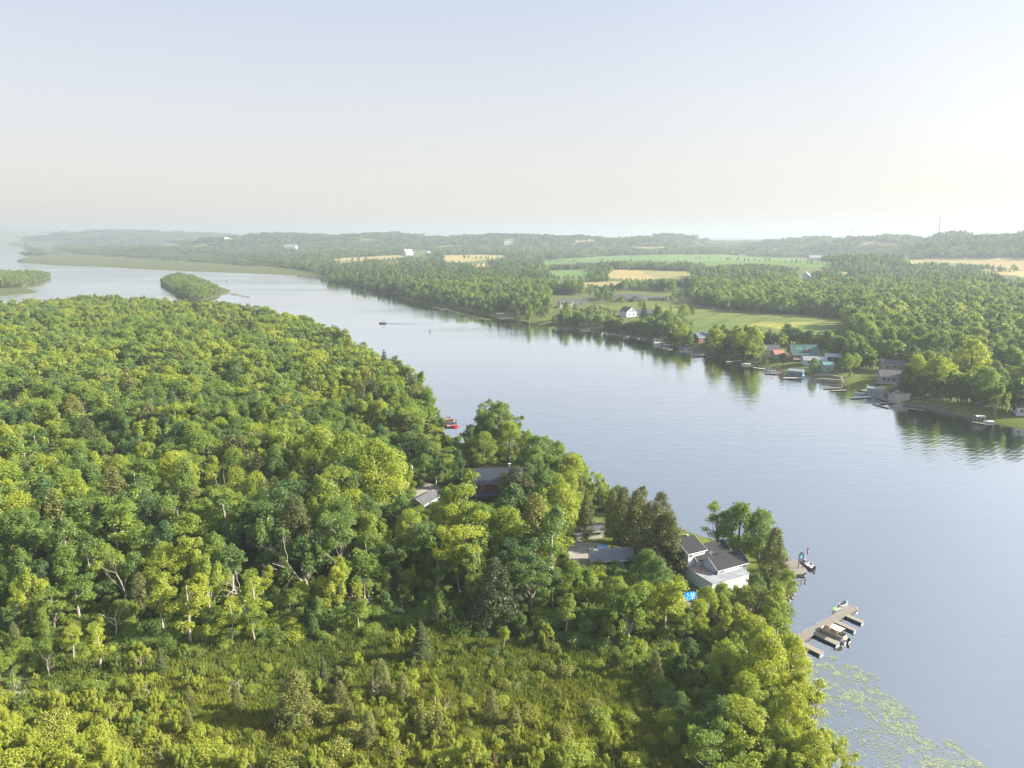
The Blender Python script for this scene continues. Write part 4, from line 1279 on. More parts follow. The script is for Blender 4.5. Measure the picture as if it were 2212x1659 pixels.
for i, t in enumerate(kept):
    x, y, z, rz, h, kd, tint, px, py, w, dens = t
    d = math.hypot(x, y)
    nv = {'round': 4, 'tall': 3, 'open': 2, 'thin': 3, 'spiky': 3, 'cedar': 2, 'spruce': 2, 'dead': 4}[kd]
    key = "%s%d" % (kd, rng.randint(nv))
    wf = rng.uniform(0.9, 1.45)
    nm = CATN[kd][0]
    cap = {'leafy_tree': 170, 'slender_tree': 60, 'young_tree': 70, 'dead_tree': 75}.get(nm, 25)
    inview = -20 < px < 2230
    if kd in ('thin', 'spiky') : wf *= 1.25
    if inview and counts.get(nm, 0) < cap:
        tx, ty = proj(x, y, z + h * 0.7)
        lab = auto_label(kd, tint, h, float(tx), float(ty))
        if lab and 0 < tx < 2212 and 0 < ty < 1655:
            used_labels.add(lab)
            counts[nm] = counts.get(nm, 0) + 1
            place_tree(key, x, y, z - 0.05, h, rz, wf, tint, lab, "trees of the near wood")
            continue
    if d > 330 and kd != "dead": key += "_mid"
    recs_forest.append((x, y, z - 0.05, rz, h * wf, h * wf, h, key, tint))

# understorey in the wood, scrub and sedge in the meadow
def scatter_under():
    rs = np.random.RandomState(21)
    out = []
    sp = 2.2
    xs, ys = np.meshgrid(np.arange(-150, 150, sp), np.arange(88, 330, sp))
    xs = (xs + rs.uniform(-.5, .5, xs.shape) * sp).ravel(); ys = (ys + rs.uniform(-.5, .5, ys.shape) * sp).ravel()
    dn = sdist(xs, ys, NEAR)
    bx, by = proj(xs, ys, np.full(xs.shape, 1.5))
    ok = (dn > 0.5) & (bx > -60) & (bx < 2300)
    xs, ys, bx, by = xs[ok], ys[ok], bx[ok], by[ok]
    zs = hz(xs, ys)
    n1 = fbm(xs / 9, ys / 9, 2)
    n2 = fbm(xs / 22 + 4, ys / 22, 2)
    md = inpoly(bx, by, MEADOW)
    no = np.zeros(len(xs), bool)
    for P_ in KEEP_CLEAR + [FIELD_DEF[k][3] for k in (29, 30, 31, 32, 33)]:
        no |= inpoly(bx, by, P_)
    for i in range(len(xs)):
        px, py = bx[i], by[i]
        if no[i]:
            continue
        m_ = bool(md[i])
        left = float(sstep(520, 200, px)) * float(sstep(1460, 1560, py))
        if m_:
            if rs.rand() > 0.62 + 0.4 * left + 0.2 * (n1[i] > .5) + 0.4 * float(sstep(1500, 1600, py)):
                continue
            h = rs.uniform(0.6, 1.9) * (0.6 + n2[i]) + 1.6 * left * rs.rand() + (1.6 if rs.rand() < .08 else 0)
            h *= 1 + .35 * float(sstep(1500, 1620, py))
            tint = 0.30 + 0.42 * n2[i] + 0.36 * float(sstep(1440, 1580, py)) + 0.08 * left + 0.16 * rs.randn()
            key = pick(rs, ['bush0', 'bush1', 'bush2', 'bush2', 'spiky0', 'spiky1', 'spiky2'])
            if key[0] == 's': h *= 1.35
        else:
            if rs.rand() < 0.4: continue
            h = rs.uniform(1.8, 4.2)
            tint = 0.22 + 0.35 * n1[i] + 0.12 * rs.randn()
            key = pick(rs, ['bush0', 'bush1'])
        w = h * rs.uniform(0.8, 1.25) * (1.25 if key[0] == 's' else 1)
        out.append((xs[i], ys[i], zs[i] - 0.1, rs.uniform(0, 6.28), w, w, h, key, float(np.clip(tint, 0, 1))))
    return out
recs_bush = scatter_under()
def scatter_grass():
    rs = np.random.RandomState(22)
    out = []
    sp = 1.7
    xs, ys = np.meshgrid(np.arange(-95, 75, sp), np.arange(95, 165, sp))
    xs = (xs + rs.uniform(-.5, .5, xs.shape) * sp).ravel(); ys = (ys + rs.uniform(-.5, .5, ys.shape) * sp).ravel()
    bx, by = proj(xs, ys, np.full(xs.shape, 1.5))
    ok = inpoly(bx, by, [(-300, 1460), (0, 1420), (600, 1370), (1150, 1370), (1450, 1430), (1560, 1640), (1600, 1900), (-300, 1900)]) & (sdist(xs, ys, NEAR) > 1)
    xs, ys, by = xs[ok], ys[ok], by[ok]
    zs = hz(xs, ys)
    n2 = fbm(xs / 22 + 4, ys / 22, 2)
    for i in range(len(xs)):
        s_ = rs.uniform(0.8, 1.25)
        out.append((xs[i], ys[i], zs[i], rs.uniform(0, 6.28), s_, s_, rs.uniform(0.9, 1.7), "grass%d" % rs.randint(2), float(np.clip(0.30 + 0.4 * n2[i] + 0.36 * sstep(1440, 1580, by[i]) + 0.1 * rs.randn(), 0, 1))))
    return out
recs_grass = scatter_grass()

# ------------------------------------------------------------------ island, left point
def small_woods():
    rs = np.random.RandomState(31)
    for poly, zone, hh in ((ISLAND, [(340, 560), (440, 560), (470, 612), (478, 650), (360, 660), (338, 620)], 17), (LEFTP, [(-400, 500), (120, 580), (115, 603), (52, 612), (48, 621), (-400, 630)], 17)):
        P_ = np.array(poly)
        sp = 6.5
        xs, ys = np.meshgrid(np.arange(max(P_[:, 0].min(), -1500), P_[:, 0].max(), sp), np.arange(P_[:, 1].min(), P_[:, 1].max(), sp))
        xs = (xs + rs.uniform(-.5, .5, xs.shape) * sp).ravel(); ys = (ys + rs.uniform(-.5, .5, ys.shape) * sp).ravel()
        d = sdist(xs, ys, poly)
        bx, by = proj(xs, ys, np.full(xs.shape, 1.0))
        ok = (d > 1) & inpoly(bx, by, zone)
        zs = hz(xs[ok], ys[ok])
        for x, y, z, dd, px in zip(xs[ok], ys[ok], zs, d[ok], bx[ok]):
            h = hh * rs.uniform(0.6, 1.05) * (0.55 + 0.45 * min(1, dd / 18))
            if poly is ISLAND: h *= 1.0 - 0.55 * float(sstep(410, 480, px))
            kd = pick(rs, ['round', 'round', 'tall', 'spiky', 'cedar'])
            recs_forest.append((x, y, z, rs.uniform(0, 6.28), h * 1.05, h * 1.05, h, kd + "%d_mid" % rs.randint(2), float(np.clip(0.25 + 0.4 * rs.rand(), 0, 1))))
small_woods()

# ------------------------------------------------------------------ far bank woods
FAR_OPEN = [[(1427, 653), (1471, 657), (1587, 673), (1713, 681), (1837, 691), (1829, 700), (1775, 716), (1652, 714), (1648, 700), (1560, 694), (1500, 686), (1440, 668)]] + [FIELD_DEF[k][3] for k in list(range(1, 29)) + [34]]
FAR_CLEAR = [[(1195, 636), (1275, 640), (1300, 662), (1225, 672), (1192, 668)], [(1334, 655), (1385, 655), (1412, 668), (1395, 678), (1345, 690)], [(1330, 628), (1445, 630), (1445, 652), (1330, 652)],
             [(1500, 705), (1530, 708), (1528, 742), (1500, 740)], [(1645, 742), (1690, 745), (1690, 772), (1652, 770)], [(1695, 738), (1815, 748), (1815, 785), (1800, 800), (1770, 800), (1740, 785), (1700, 775)],
             [(1690, 790), (1745, 795), (1745, 815), (1700, 815)], [(1895, 768), (1945, 768), (1945, 825), (1892, 825)], [(1865, 825), (1985, 830), (1985, 872), (1870, 860)],
             [(1722, 580), (1760, 580), (1765, 603), (1712, 603)], [(1748, 548), (1780, 548), (1780, 564), (1748, 564)], [(868, 538), (895, 538), (935, 541), (935, 553), (868, 553)], [(1085, 517), (1125, 517), (1125, 530), (1085, 530)],
             [(612, 527), (645, 527), (645, 538), (612, 538)], [(2168, 592), (2192, 592), (2192, 610), (2168, 610)], [(2098, 894), (2130, 894), (2130, 914), (2100, 914)], [(2190, 855), (2230, 855), (2230, 890), (2190, 890)],
             [(1068, 672), (1090, 672), (1130, 690), (1070, 690)],
             [(1995, 866), (2060, 878), (2105, 890), (2100, 906), (2050, 894), (1995, 880)]]
SHORE_T = [(1190, 700), (1262, 705), (1311, 712), (1390, 724), (1415, 734), (1489, 752), (1563, 765), (1637, 782), (1700, 795), (1822, 826)]
def far_woods():
    rs = np.random.RandomState(41)
    n_tot = 0
    # candidates on rings so that spacing follows distance
    r = 330.0
    while r < 7800:
        sp = 7.4 if r < 1150 else (0.0155 * r if r < 4000 else 0.02 * r)
        azs = np.arange(R(-40), R(40), sp / r)
        azs = azs + rs.uniform(-.5, .5, len(azs)) * sp / r
        rr = r + rs.uniform(-.5, .5, len(azs)) * sp
        x, y = rr * np.sin(azs), rr * np.cos(azs)
        px0 = 1106 + FPX * x / y
        df = np.maximum(sdist(x, y, FARL), sdist(x, y, HILLB))
        ok = (df > 1.5) & (px0 > -60) & (px0 < 2290)
        x, y, df = x[ok], y[ok], df[ok]
        if len(x):
            z = hz(x, y)
            bx, by = proj(x, y, z)
            grove_ = r >= 1150
            n1 = fbm(x / 90, y / 90, 2)
            n3 = vnoise(x / 25 + 9, y / 25)
            marsh = inpoly(bx, by, FIELD_DEF[34][3])
            shrub = inpoly(bx, by, [(140, 543), (211, 549), (282, 543), (400, 545), (520, 552), (560, 566), (640, 578), (502, 572), (334, 564), (211, 556)])
            H_ = rs.uniform(9, 21, len(x)) * (0.75 + 0.4 * n1)
            H_ = np.where((df < 15) & (r < 1100), H_ * 0.7, H_)
            H_ = np.where(shrub, H_ * 0.35, H_)
            D_ = FPX / (y * CP + (CAM_H - z) * SP)
            BAD = blocked(x, y, z, H_, H_ * D_ * 0.25, FAR_CLEAR + FAR_OPEN, (0, 0.5, 0.95) if r < 2500 else (0, 0.7), (-1, 1))
            for i in range(len(x)):
                if marsh[i] or BAD[i]:
                    continue
                h = H_[i]
                px, py = bx[i], by[i]
                # cottage gardens: thin the trees along the near part of the far shore
                if 1180 < px < 2230 and df[i] < 75 and r < 800:
                    if rs.rand() < 0.22: continue
                    h *= 0.85
                if px > 1990 and 850 < py < 905 and rs.rand() < 0.5: continue
                tint = float(np.clip(0.12 + 0.36 * n3[i] + 0.12 * rs.randn(), 0, 1))
                if not grove_:
                    kd = pick(rs, ['round', 'round', 'round', 'tall', 'open', 'round']) if rs.rand() > 0.09 else pick(rs, ['cedar', 'spruce'])
                    suf = "_mid" if r < 620 else "_far"
                    recs_far.append((x[i], y[i], z[i] - .1, rs.uniform(0, 6.28), h * 1.12, h * 1.12, h, kd + "%d" % rs.randint(2) + suf, tint))
                else:
                    wide = sp * 0.62 if r < 4000 else sp * .7
                    recs_far.append((x[i], y[i], z[i] - .3, rs.uniform(0, 6.28), wide, wide, h, "grove%d" % rs.randint(4), tint * 0.8))
        r += sp * (0.95 if r < 1150 else 1.0)
far_woods()
# hedges and lone trees between the fields (picture lines)
HEDGES = [(1180, 631, 1330, 634, 30, 8), (1270, 670, 1335, 677, 10, 7), (1290, 628, 1345, 626, 12, 9), (1200, 698, 1262, 704, 18, 13), (1265, 701, 1300, 706, 6, 11), (1312, 712, 1400, 726, 26, 14), (1398, 718, 1470, 742, 22, 14), (1440, 728, 1496, 750, 14, 12), (1530, 750, 1640, 776, 34, 15), (1600, 737, 1690, 750, 16, 12),
          (1700, 740, 1800, 754, 22, 13), (1800, 768, 1888, 800, 30, 14), (1112, 680, 1190, 688, 5, 9), (1960, 850, 2090, 872, 16, 15), (2090, 868, 2210, 892, 16, 15), (1240, 672, 1330, 690, 14, 8), (1900, 775, 1960, 790, 8, 14),
          (700, 566, 940, 574, 40, 13), (1000, 558, 1170, 566, 24, 13), (1300, 566, 1500, 570, 24, 10), (1500, 560, 1800, 572, 26, 10), (1840, 608, 2000, 612, 20, 14), (1168, 590, 1200, 606, 10, 12), (1290, 607, 1420, 609, 16, 6), (1168, 580, 1300, 582, 22, 12), (1180, 606, 1300, 604, 16, 10), (1240, 578, 1290, 586, 8, 16), (1310, 605, 1380, 606, 14, 5), (1340, 580, 1530, 584, 40, 16), (1530, 586, 1700, 592, 36, 14),
          (1176, 565, 1250, 566, 10, 9), (760, 562, 1000, 572, 26, 14), (700, 572, 900, 588, 40, 14), (930, 572, 1100, 580, 16, 13), (940, 584, 1010, 586, 12, 5), (1380, 575, 1420, 572, 6, 14), (1820, 578, 1940, 578, 26, 15),
          (1960, 577, 2200, 588, 36, 14), (1950, 545, 2212, 550, 30, 14), (1455, 640, 1500, 640, 10, 9), (1290, 650, 1330, 640, 8, 9), (1225, 628, 1340, 628, 26, 10), (1340, 628, 1400, 622, 14, 14)]
rsH = np.random.RandomState(51)
for (x0, y0, x1, y1, n_, hh) in HEDGES:
    for k in range(n_):
        t = (k + rsH.uniform(-.4, .4)) / n_
        x, y, z = g1(x0 + (x1 - x0) * t, y0 + (y1 - y0) * t + rsH.uniform(-1.0, 1.0))
        h = hh * rsH.uniform(0.5, 1.15)
        recs_far.append((x, y, z - .1, rsH.uniform(0, 6.28), h * 1.3, h * 1.3, h, pick(rsH, ['round0', 'round1', 'tall0', 'spiky0', 'cedar0']) + "_far", float(rsH.uniform(.15, .45))))
print("trees", len(NF), len(kept), "far", len(recs_far), "bush", len(recs_bush), "grass", len(recs_grass), counts)
instancer("near_forest", recs_forest, "dense mixed wood filling the left bank behind the nearest trees", "forest")
instancer("far_woods", recs_far, "hazy woods and hedges covering the far bank and hills", "woods")
instancer("undergrowth", recs_bush, "tangled bushes under the trees and across the meadow", "undergrowth")
instancer("meadow_grass", recs_grass, "tall green sedge and grass covering the front meadow", "grass")

# single garden trees on the far bank
GARDEN = [(1222, 690, 40, 'tall0', .55, 1.4, "pale leafy tree by the lawn beside the far dock with a white lift"), (1143, 697, 44, 'tall1', .5, 1.3, "tall narrow tree standing in the water-side lawn"),
          (1116, 690, 28, 'cedar0', .3, 1.2, "small dark cedar beside the white canopy lift"), (1295, 712, 32, 'round0', .3, 1.0, "round tree behind the docks below the white house"),
          (1322, 655, 24, 'round1', .35, 1.1, "round tree on the sunny lawn by the stone house"), (1343, 657, 18, 'round2', .45, 1.2, "smaller round tree in front of the stone house"),
          (1383, 668, 20, 'round3', .4, 1.1, "bushy tree behind the white gabled house"), (1417, 668, 16, 'spruce0', .3, 1.1, "tiny pointed spruce on the lawn above the white gabled house"),
          (1492, 680, 26, 'cedar0', .25, 1.4, "dark round-topped cedar alone at the field edge"), (1448, 680, 22, 'spruce1', .3, 1.0, "thin spruce left of the lone field-edge cedar"),
          (1476, 696, 40, 'round0', .6, 1.2, "bright green tree below the lone field-edge cedar"), (1421, 712, 52, 'round1', .25, 1.0, "dark domed tree above the blue boat canopy"),
          (1440, 722, 54, 'tall2', .5, 1.7, "tall tan-green tree on the far shore"), (1472, 745, 50, 'round2', .75, 1.1, "yellow-green tree at the water above the pale boat lifts"),
          (1390, 700, 50, 'spruce1', .2, 1.3, "dark spruce right of the white gabled house"), (1545, 768, 58, 'round3', .72, 1.1, "sunlit yellow-green tree beside the blue cottage roof"),
          (1590, 772, 66, 'tall0', .62, 1.5, "tall sunlit tree in the middle of the cottages"), (1628, 786, 84, 'round0', .68, .9, "broad willow-like tree left of the grey-roofed cottage"),
          (1610, 780, 70, 'open0', .7, 1.1, "open sunlit tree above the long low dock"), (1700, 740, 42, 'round1', .3, 1.3, "dark tree left of the green-roofed house"),
          (1757, 806, 34, 'round2', .3, 1.0, "small dark tree standing on the bank before the cottages"), (1693, 790, 28, 'maroon0', .5, 1.0, "dark purple-leaved shrub below the green-roofed house"),
          (1850, 738, 62, 'round3', .5, 1.0, "domed tree at the corner of the crop field"), (2020, 855, 90, 'round0', .70, 1.2, "big sunlit spreading tree above the right shore"),
          (2090, 830, 100, 'round2', .72, 1.2, "largest sunlit domed tree above the right shore"), (1975, 850, 84, 'round1', .68, .95, "bright-topped tree right of the cottage with a deck"),
          (1955, 850, 62, 'cedar1', .4, 1.5, "grey-green tree overlapping the cottage with a deck"), (2150, 900, 80, 'spiky0', .5, 1.2, "dark pointed tree beside the right shore lawn"), (2120, 880, 90, 'round3', .35, 1.0, "broad dark tree above the canopy dock at right")]
for (px, py, hpx, key, tint, wf, lab) in GARDEN:
    x, y, z, h = hp(px, py, hpx)
    place_tree(key, x, y, z - 0.05, h, rng.uniform(0, 6.28), wf, tint, lab)
# ------------------------------------------------------------------ materials of built things
M_WHITE = mat("white_paint", (0.74, 0.75, 0.77), 0.6, noise=(1.2, (0.62, 0.63, 0.65), 0.2))
M_SIDING = stripes("white_siding", (0.54, 0.59, 0.66), (0.34, 0.37, 0.43), 5.0, 'Z', 0.6)
M_GREYSIDE = stripes("grey_siding", (0.30, 0.33, 0.38), (0.18, 0.20, 0.24), 5.0, 'Z', 0.7)
M_CREAM = stripes("cream_siding", (0.56, 0.54, 0.46), (0.27, 0.26, 0.23), 4.0, 'Z', 0.7)
M_STONE = mat("tan_stone", (0.26, 0.23, 0.20), 0.9, noise=(1.5, (0.40, 0.36, 0.31), 0.1))
M_LOG = stripes("red_brown_logs", (0.20, 0.065, 0.04), (0.05, 0.02, 0.015), 3.2, 'Z', 0.8)
M_BRICKRED = mat("red_brown_wall", (0.28, 0.10, 0.07), 0.8, noise=(2, (0.36, 0.15, 0.10)))
M_SHINGLE = mat("dark_shingles", (0.014, 0.016, 0.022), 0.9, noise=(2.5, (0.035, 0.037, 0.046), 0.12), bump=0.3)
M_SHINGLE2 = mat("grey_shingles", (0.06, 0.065, 0.08), 0.9, noise=(2.0, (0.11, 0.115, 0.13), 0.12), bump=0.3)
M_METALBLUE = stripes("blue_grey_metal_roof", (0.05, 0.065, 0.09), (0.015, 0.02, 0.03), 1.6, 'X', 0.45, 0.16, 0.4)
M_METALPALE = stripes("pale_metal_roof", (0.30, 0.32, 0.36), (0.20, 0.22, 0.25), 1.4, 'X', 0.4, 0.1, 0.3)
M_GREENROOF = stripes("green_metal_roof", (0.05, 0.13, 0.12), (0.03, 0.08, 0.075), 1.2, 'X', 0.45, 0.14, 0.3)
M_REDROOF = mat("faded_red_roof", (0.27, 0.11, 0.08), 0.8, noise=(2, (0.33, 0.16, 0.12)))
M_GLASS = mat("window_glass", (0.035, 0.045, 0.06), 0.08, spec=0.8)
M_DECK = stripes("weathered_deck_boards", (0.20, 0.185, 0.17), (0.09, 0.08, 0.072), 6.0, 'X', 0.85, 0.14)
M_DECKY = stripes("weathered_cross_boards", (0.25, 0.23, 0.20), (0.12, 0.105, 0.09), 6.0, 'Y', 0.85, 0.14)
M_WOOD = mat("grey_wood", (0.28, 0.25, 0.22), 0.85, noise=(3, (0.38, 0.34, 0.30)))
M_DARKWOOD = mat("dark_wet_wood", (0.045, 0.04, 0.036), 0.8)
M_FLOAT = mat("blue_float", (0.03, 0.085, 0.20), 0.5)
M_BLACK = mat("black_plastic", (0.015, 0.015, 0.018), 0.4)
M_ALU = mat("aluminium", (0.55, 0.56, 0.58), 0.35, metal=0.7)
M_TAUPE = mat("taupe_panels", (0.34, 0.31, 0.27), 0.5, noise=(1.5, (0.40, 0.37, 0.33)))
M_CANVAS = mat("cream_canvas", (0.60, 0.56, 0.48), 0.9)
M_MAROONC = mat("maroon_canvas", (0.16, 0.035, 0.06), 0.9)
M_BLUEC = mat("blue_canvas", (0.03, 0.13, 0.42), 0.8)
M_BROWNC = mat("brown_canvas", (0.13, 0.10, 0.09), 0.9)
M_NAVYC = mat("navy_canvas", (0.05, 0.07, 0.12), 0.9)
M_YELC = mat("pale_yellow_canvas", (0.52, 0.50, 0.30), 0.9)
M_TARP = mat("bright_blue_tarp", (0.01, 0.19, 0.75), 0.45, noise=(1.3, (0.02, 0.26, 0.85)))
M_GEL = mat("white_gelcoat", (0.55, 0.57, 0.60), 0.25, spec=0.6)
M_REDGEL = mat("red_gelcoat", (0.48, 0.045, 0.04), 0.25, spec=0.6)
M_PLUM = mat("dark_plum_gelcoat", (0.055, 0.03, 0.045), 0.25, spec=0.6)
M_TEAL = mat("teal_paint", (0.06, 0.20, 0.25), 0.4)
M_TEALP = mat("pale_teal_paint", (0.28, 0.40, 0.41), 0.6)
M_LIME = mat("lime_plastic", (0.22, 0.70, 0.12), 0.4)
M_YELLOW = mat("yellow_plastic", (0.70, 0.52, 0.05), 0.5)
M_ORANGE = mat("orange_canvas", (0.70, 0.20, 0.08), 0.8)
M_SEAT = mat("tan_vinyl", (0.42, 0.34, 0.24), 0.6)
M_ROCK = mat("shore_rock", (0.10, 0.095, 0.09), 0.9, noise=(2.5, (0.20, 0.19, 0.175), 0.12), bump=0.5)
M_FLATROOF = mat("worn_flat_roof", (0.20, 0.225, 0.27), 0.9, noise=(0.35, (0.29, 0.31, 0.35), 0.1))
M_RUST = mat("rusty_stain", (0.33, 0.20, 0.14), 0.9, noise=(0.8, (0.42, 0.36, 0.33), 0.08))
M_STEEL = mat("galvanised_steel", (0.32, 0.33, 0.35), 0.5, metal=0.5)
M_RUSTSTEEL = mat("rusty_steel", (0.26, 0.13, 0.07), 0.8)
M_FLAGR = mat("flag_red", (0.62, 0.02, 0.03), 0.8)
M_FLAGW = mat("flag_white", (0.80, 0.80, 0.80), 0.8)
M_SIGNB = mat("sign_blue", (0.03, 0.20, 0.38), 0.5)
M_CONC = mat("concrete", (0.40, 0.38, 0.35), 0.9, noise=(0.8, (0.50, 0.48, 0.45), 0.15))

def ax(pa, pb, z=0.0):
    """local frame running between two picture positions at height z: x, y, rotation, length"""
    xa, ya = at(pa[0], pa[1], z)
    xb, yb = at(pb[0], pb[1], z)
    return float(xa), float(ya), math.atan2(yb - ya, xb - xa), float(math.hypot(xb - xa, yb - ya))

# ------------------------------------------------------------------ buildings
def add_window(parent, w, d, side, u, zc, ww, hh, frame=M_WHITE, nm="window"):
    f = MB(); p = MB()
    t = 0.09
    def bx(mb, a0, a1, b0, b1, pr0, pr1, m):
        # a along wall, b up, pr proud of wall
        if side == 'F': mb.box(a0, a1, -d / 2 - pr1, -d / 2 - pr0, b0, b1, m)
        if side == 'B': mb.box(a0, a1, d / 2 + pr0, d / 2 + pr1, b0, b1, m)
        if side == 'L': mb.box(-w / 2 - pr1, -w / 2 - pr0, a0, a1, b0, b1, m)
        if side == 'R': mb.box(w / 2 + pr0, w / 2 + pr1, a0, a1, b0, b1, m)
    a0, a1, b0, b1 = u - ww / 2, u + ww / 2, zc - hh / 2, zc + hh / 2
    bx(f, a0 - t, a1 + t, b0 - t, b0, 0.003, 0.07, frame); bx(f, a0 - t, a1 + t, b1, b1 + t, 0.003, 0.07, frame)
    bx(f, a0 - t, a0, b0, b1, 0.003, 0.07, frame); bx(f, a1, a1 + t, b0, b1, 0.003, 0.07, frame)
    bx(f, (a0 + a1) / 2 - 0.03, (a0 + a1) / 2 + 0.03, b0, b1, 0.035, 0.06, frame)
    bx(p, a0, a1, b0, b1, 0.004, 0.03, M_GLASS)
    fo = f.build(nm, parent)
    p.build("pane", fo)

def house(nm, label, cat, pos, w, d, wh, rh, rot, wm, rm, wins=(), door=None, chim=None, over=0.45, trim=M_WHITE, group=None):
    """gable building; ridge along local x; origin at base centre"""
    root = thing(nm, label, cat, pos, rot, group)
    m = MB()
    x0, x1, y0, y1 = -w / 2, w / 2, -d / 2, d / 2
    B_ = -0.8
    m.add([(x0, y0, B_), (x1, y0, B_), (x1, y1, B_), (x0, y1, B_), (x0, y0, wh), (x1, y0, wh), (x1, y1, wh), (x0, y1, wh), (x0, 0, wh + rh), (x1, 0, wh + rh)],
          [(0, 1, 5, 4), (2, 3, 7, 6), (1, 2, 6, 9, 5), (3, 0, 4, 8, 7), (3, 2, 1, 0)], wm)
    m.build("wall", root)
    r = MB()
    sl = rh / (d / 2)
    e = over
    th = 0.16
    for s in (-1, 1):
        yo, zo = s * (d / 2 + e), wh - sl * e
        r.add([(x0 - e, yo, zo + 0.02), (x1 + e, yo, zo + 0.02), (x1 + e, 0, wh + rh + 0.02), (x0 - e, 0, wh + rh + 0.02),
               (x0 - e, yo, zo + th), (x1 + e, yo, zo + th), (x1 + e, 0, wh + rh + th), (x0 - e, 0, wh + rh + th)],
              [(0, 1, 2, 3), (4, 7, 6, 5), (0, 4, 5, 1), (1, 5, 6, 2), (3, 7, 4, 0)] if s > 0 else [(3, 2, 1, 0), (5, 6, 7, 4), (1, 5, 4, 0), (2, 6, 5, 1), (0, 4, 7, 3)], rm)
    ro = r.build("roof", root)
    tr = MB()
    for s in (-1, 1):
        yo, zo = s * (d / 2 + e), wh - sl * e
        tr.box(x0 - e, x1 + e, min(yo, yo + s * 0.06) + s * 0.003, max(yo, yo + s * 0.06) + s * 0.003, zo - 0.08, zo + 0.13, trim)
        for xx in (x0 - e - 0.055, x1 + e + 0.005):
            tr.add([(xx, yo, zo - 0.04), (xx + 0.05, yo, zo - 0.04), (xx + 0.05, 0, wh + rh - 0.04), (xx, 0, wh + rh - 0.04), (xx, yo, zo + 0.15), (xx + 0.05, yo, zo + 0.15), (xx + 0.05, 0, wh + rh + 0.15), (xx, 0, wh + rh + 0.15)],
                   [(0, 1, 2, 3), (4, 7, 6, 5), (0, 4, 5, 1), (1, 5, 6, 2), (3, 7, 4, 0), (2, 6, 7, 3)], trim)
    tr.build("fascia", ro)
    for q in wins:
        add_window(root, w, d, *q)
    if door:
        side, u, dw, dh = door
        dm = MB()
        if side in 'FB':
            s = -1 if side == 'F' else 1
            dm.box(u - dw / 2, u + dw / 2, min(s * (d / 2 + .004), s * (d / 2 + .05)), max(s * (d / 2 + .004), s * (d / 2 + .05)), 0, dh, M_DARKWOOD)
        else:
            s = -1 if side == 'L' else 1
            dm.box(min(s * (w / 2 + .004), s * (w / 2 + .05)), max(s * (w / 2 + .004), s * (w / 2 + .05)), u - dw / 2, u + dw / 2, 0, dh, M_DARKWOOD)
        dm.build("door", root)
    if chim:
        cx, cy, cw = chim
        c = MB(); c.box(cx - cw / 2, cx + cw / 2, cy - cw / 2, cy + cw / 2, wh, wh + rh + 0.9, M_STONE); c.box(cx - cw / 2 - .06, cx + cw / 2 + .06, cy - cw / 2 - .06, cy + cw / 2 + .06, wh + rh + 0.903, wh + rh + 1.02, M_CONC)
        c.build("chimney", ro)
    return root

A28 = R(27)
E28 = np.array([math.cos(A28), math.sin(A28)]); N28 = np.array([-math.sin(A28), math.cos(A28)])
GZ0 = 1.9
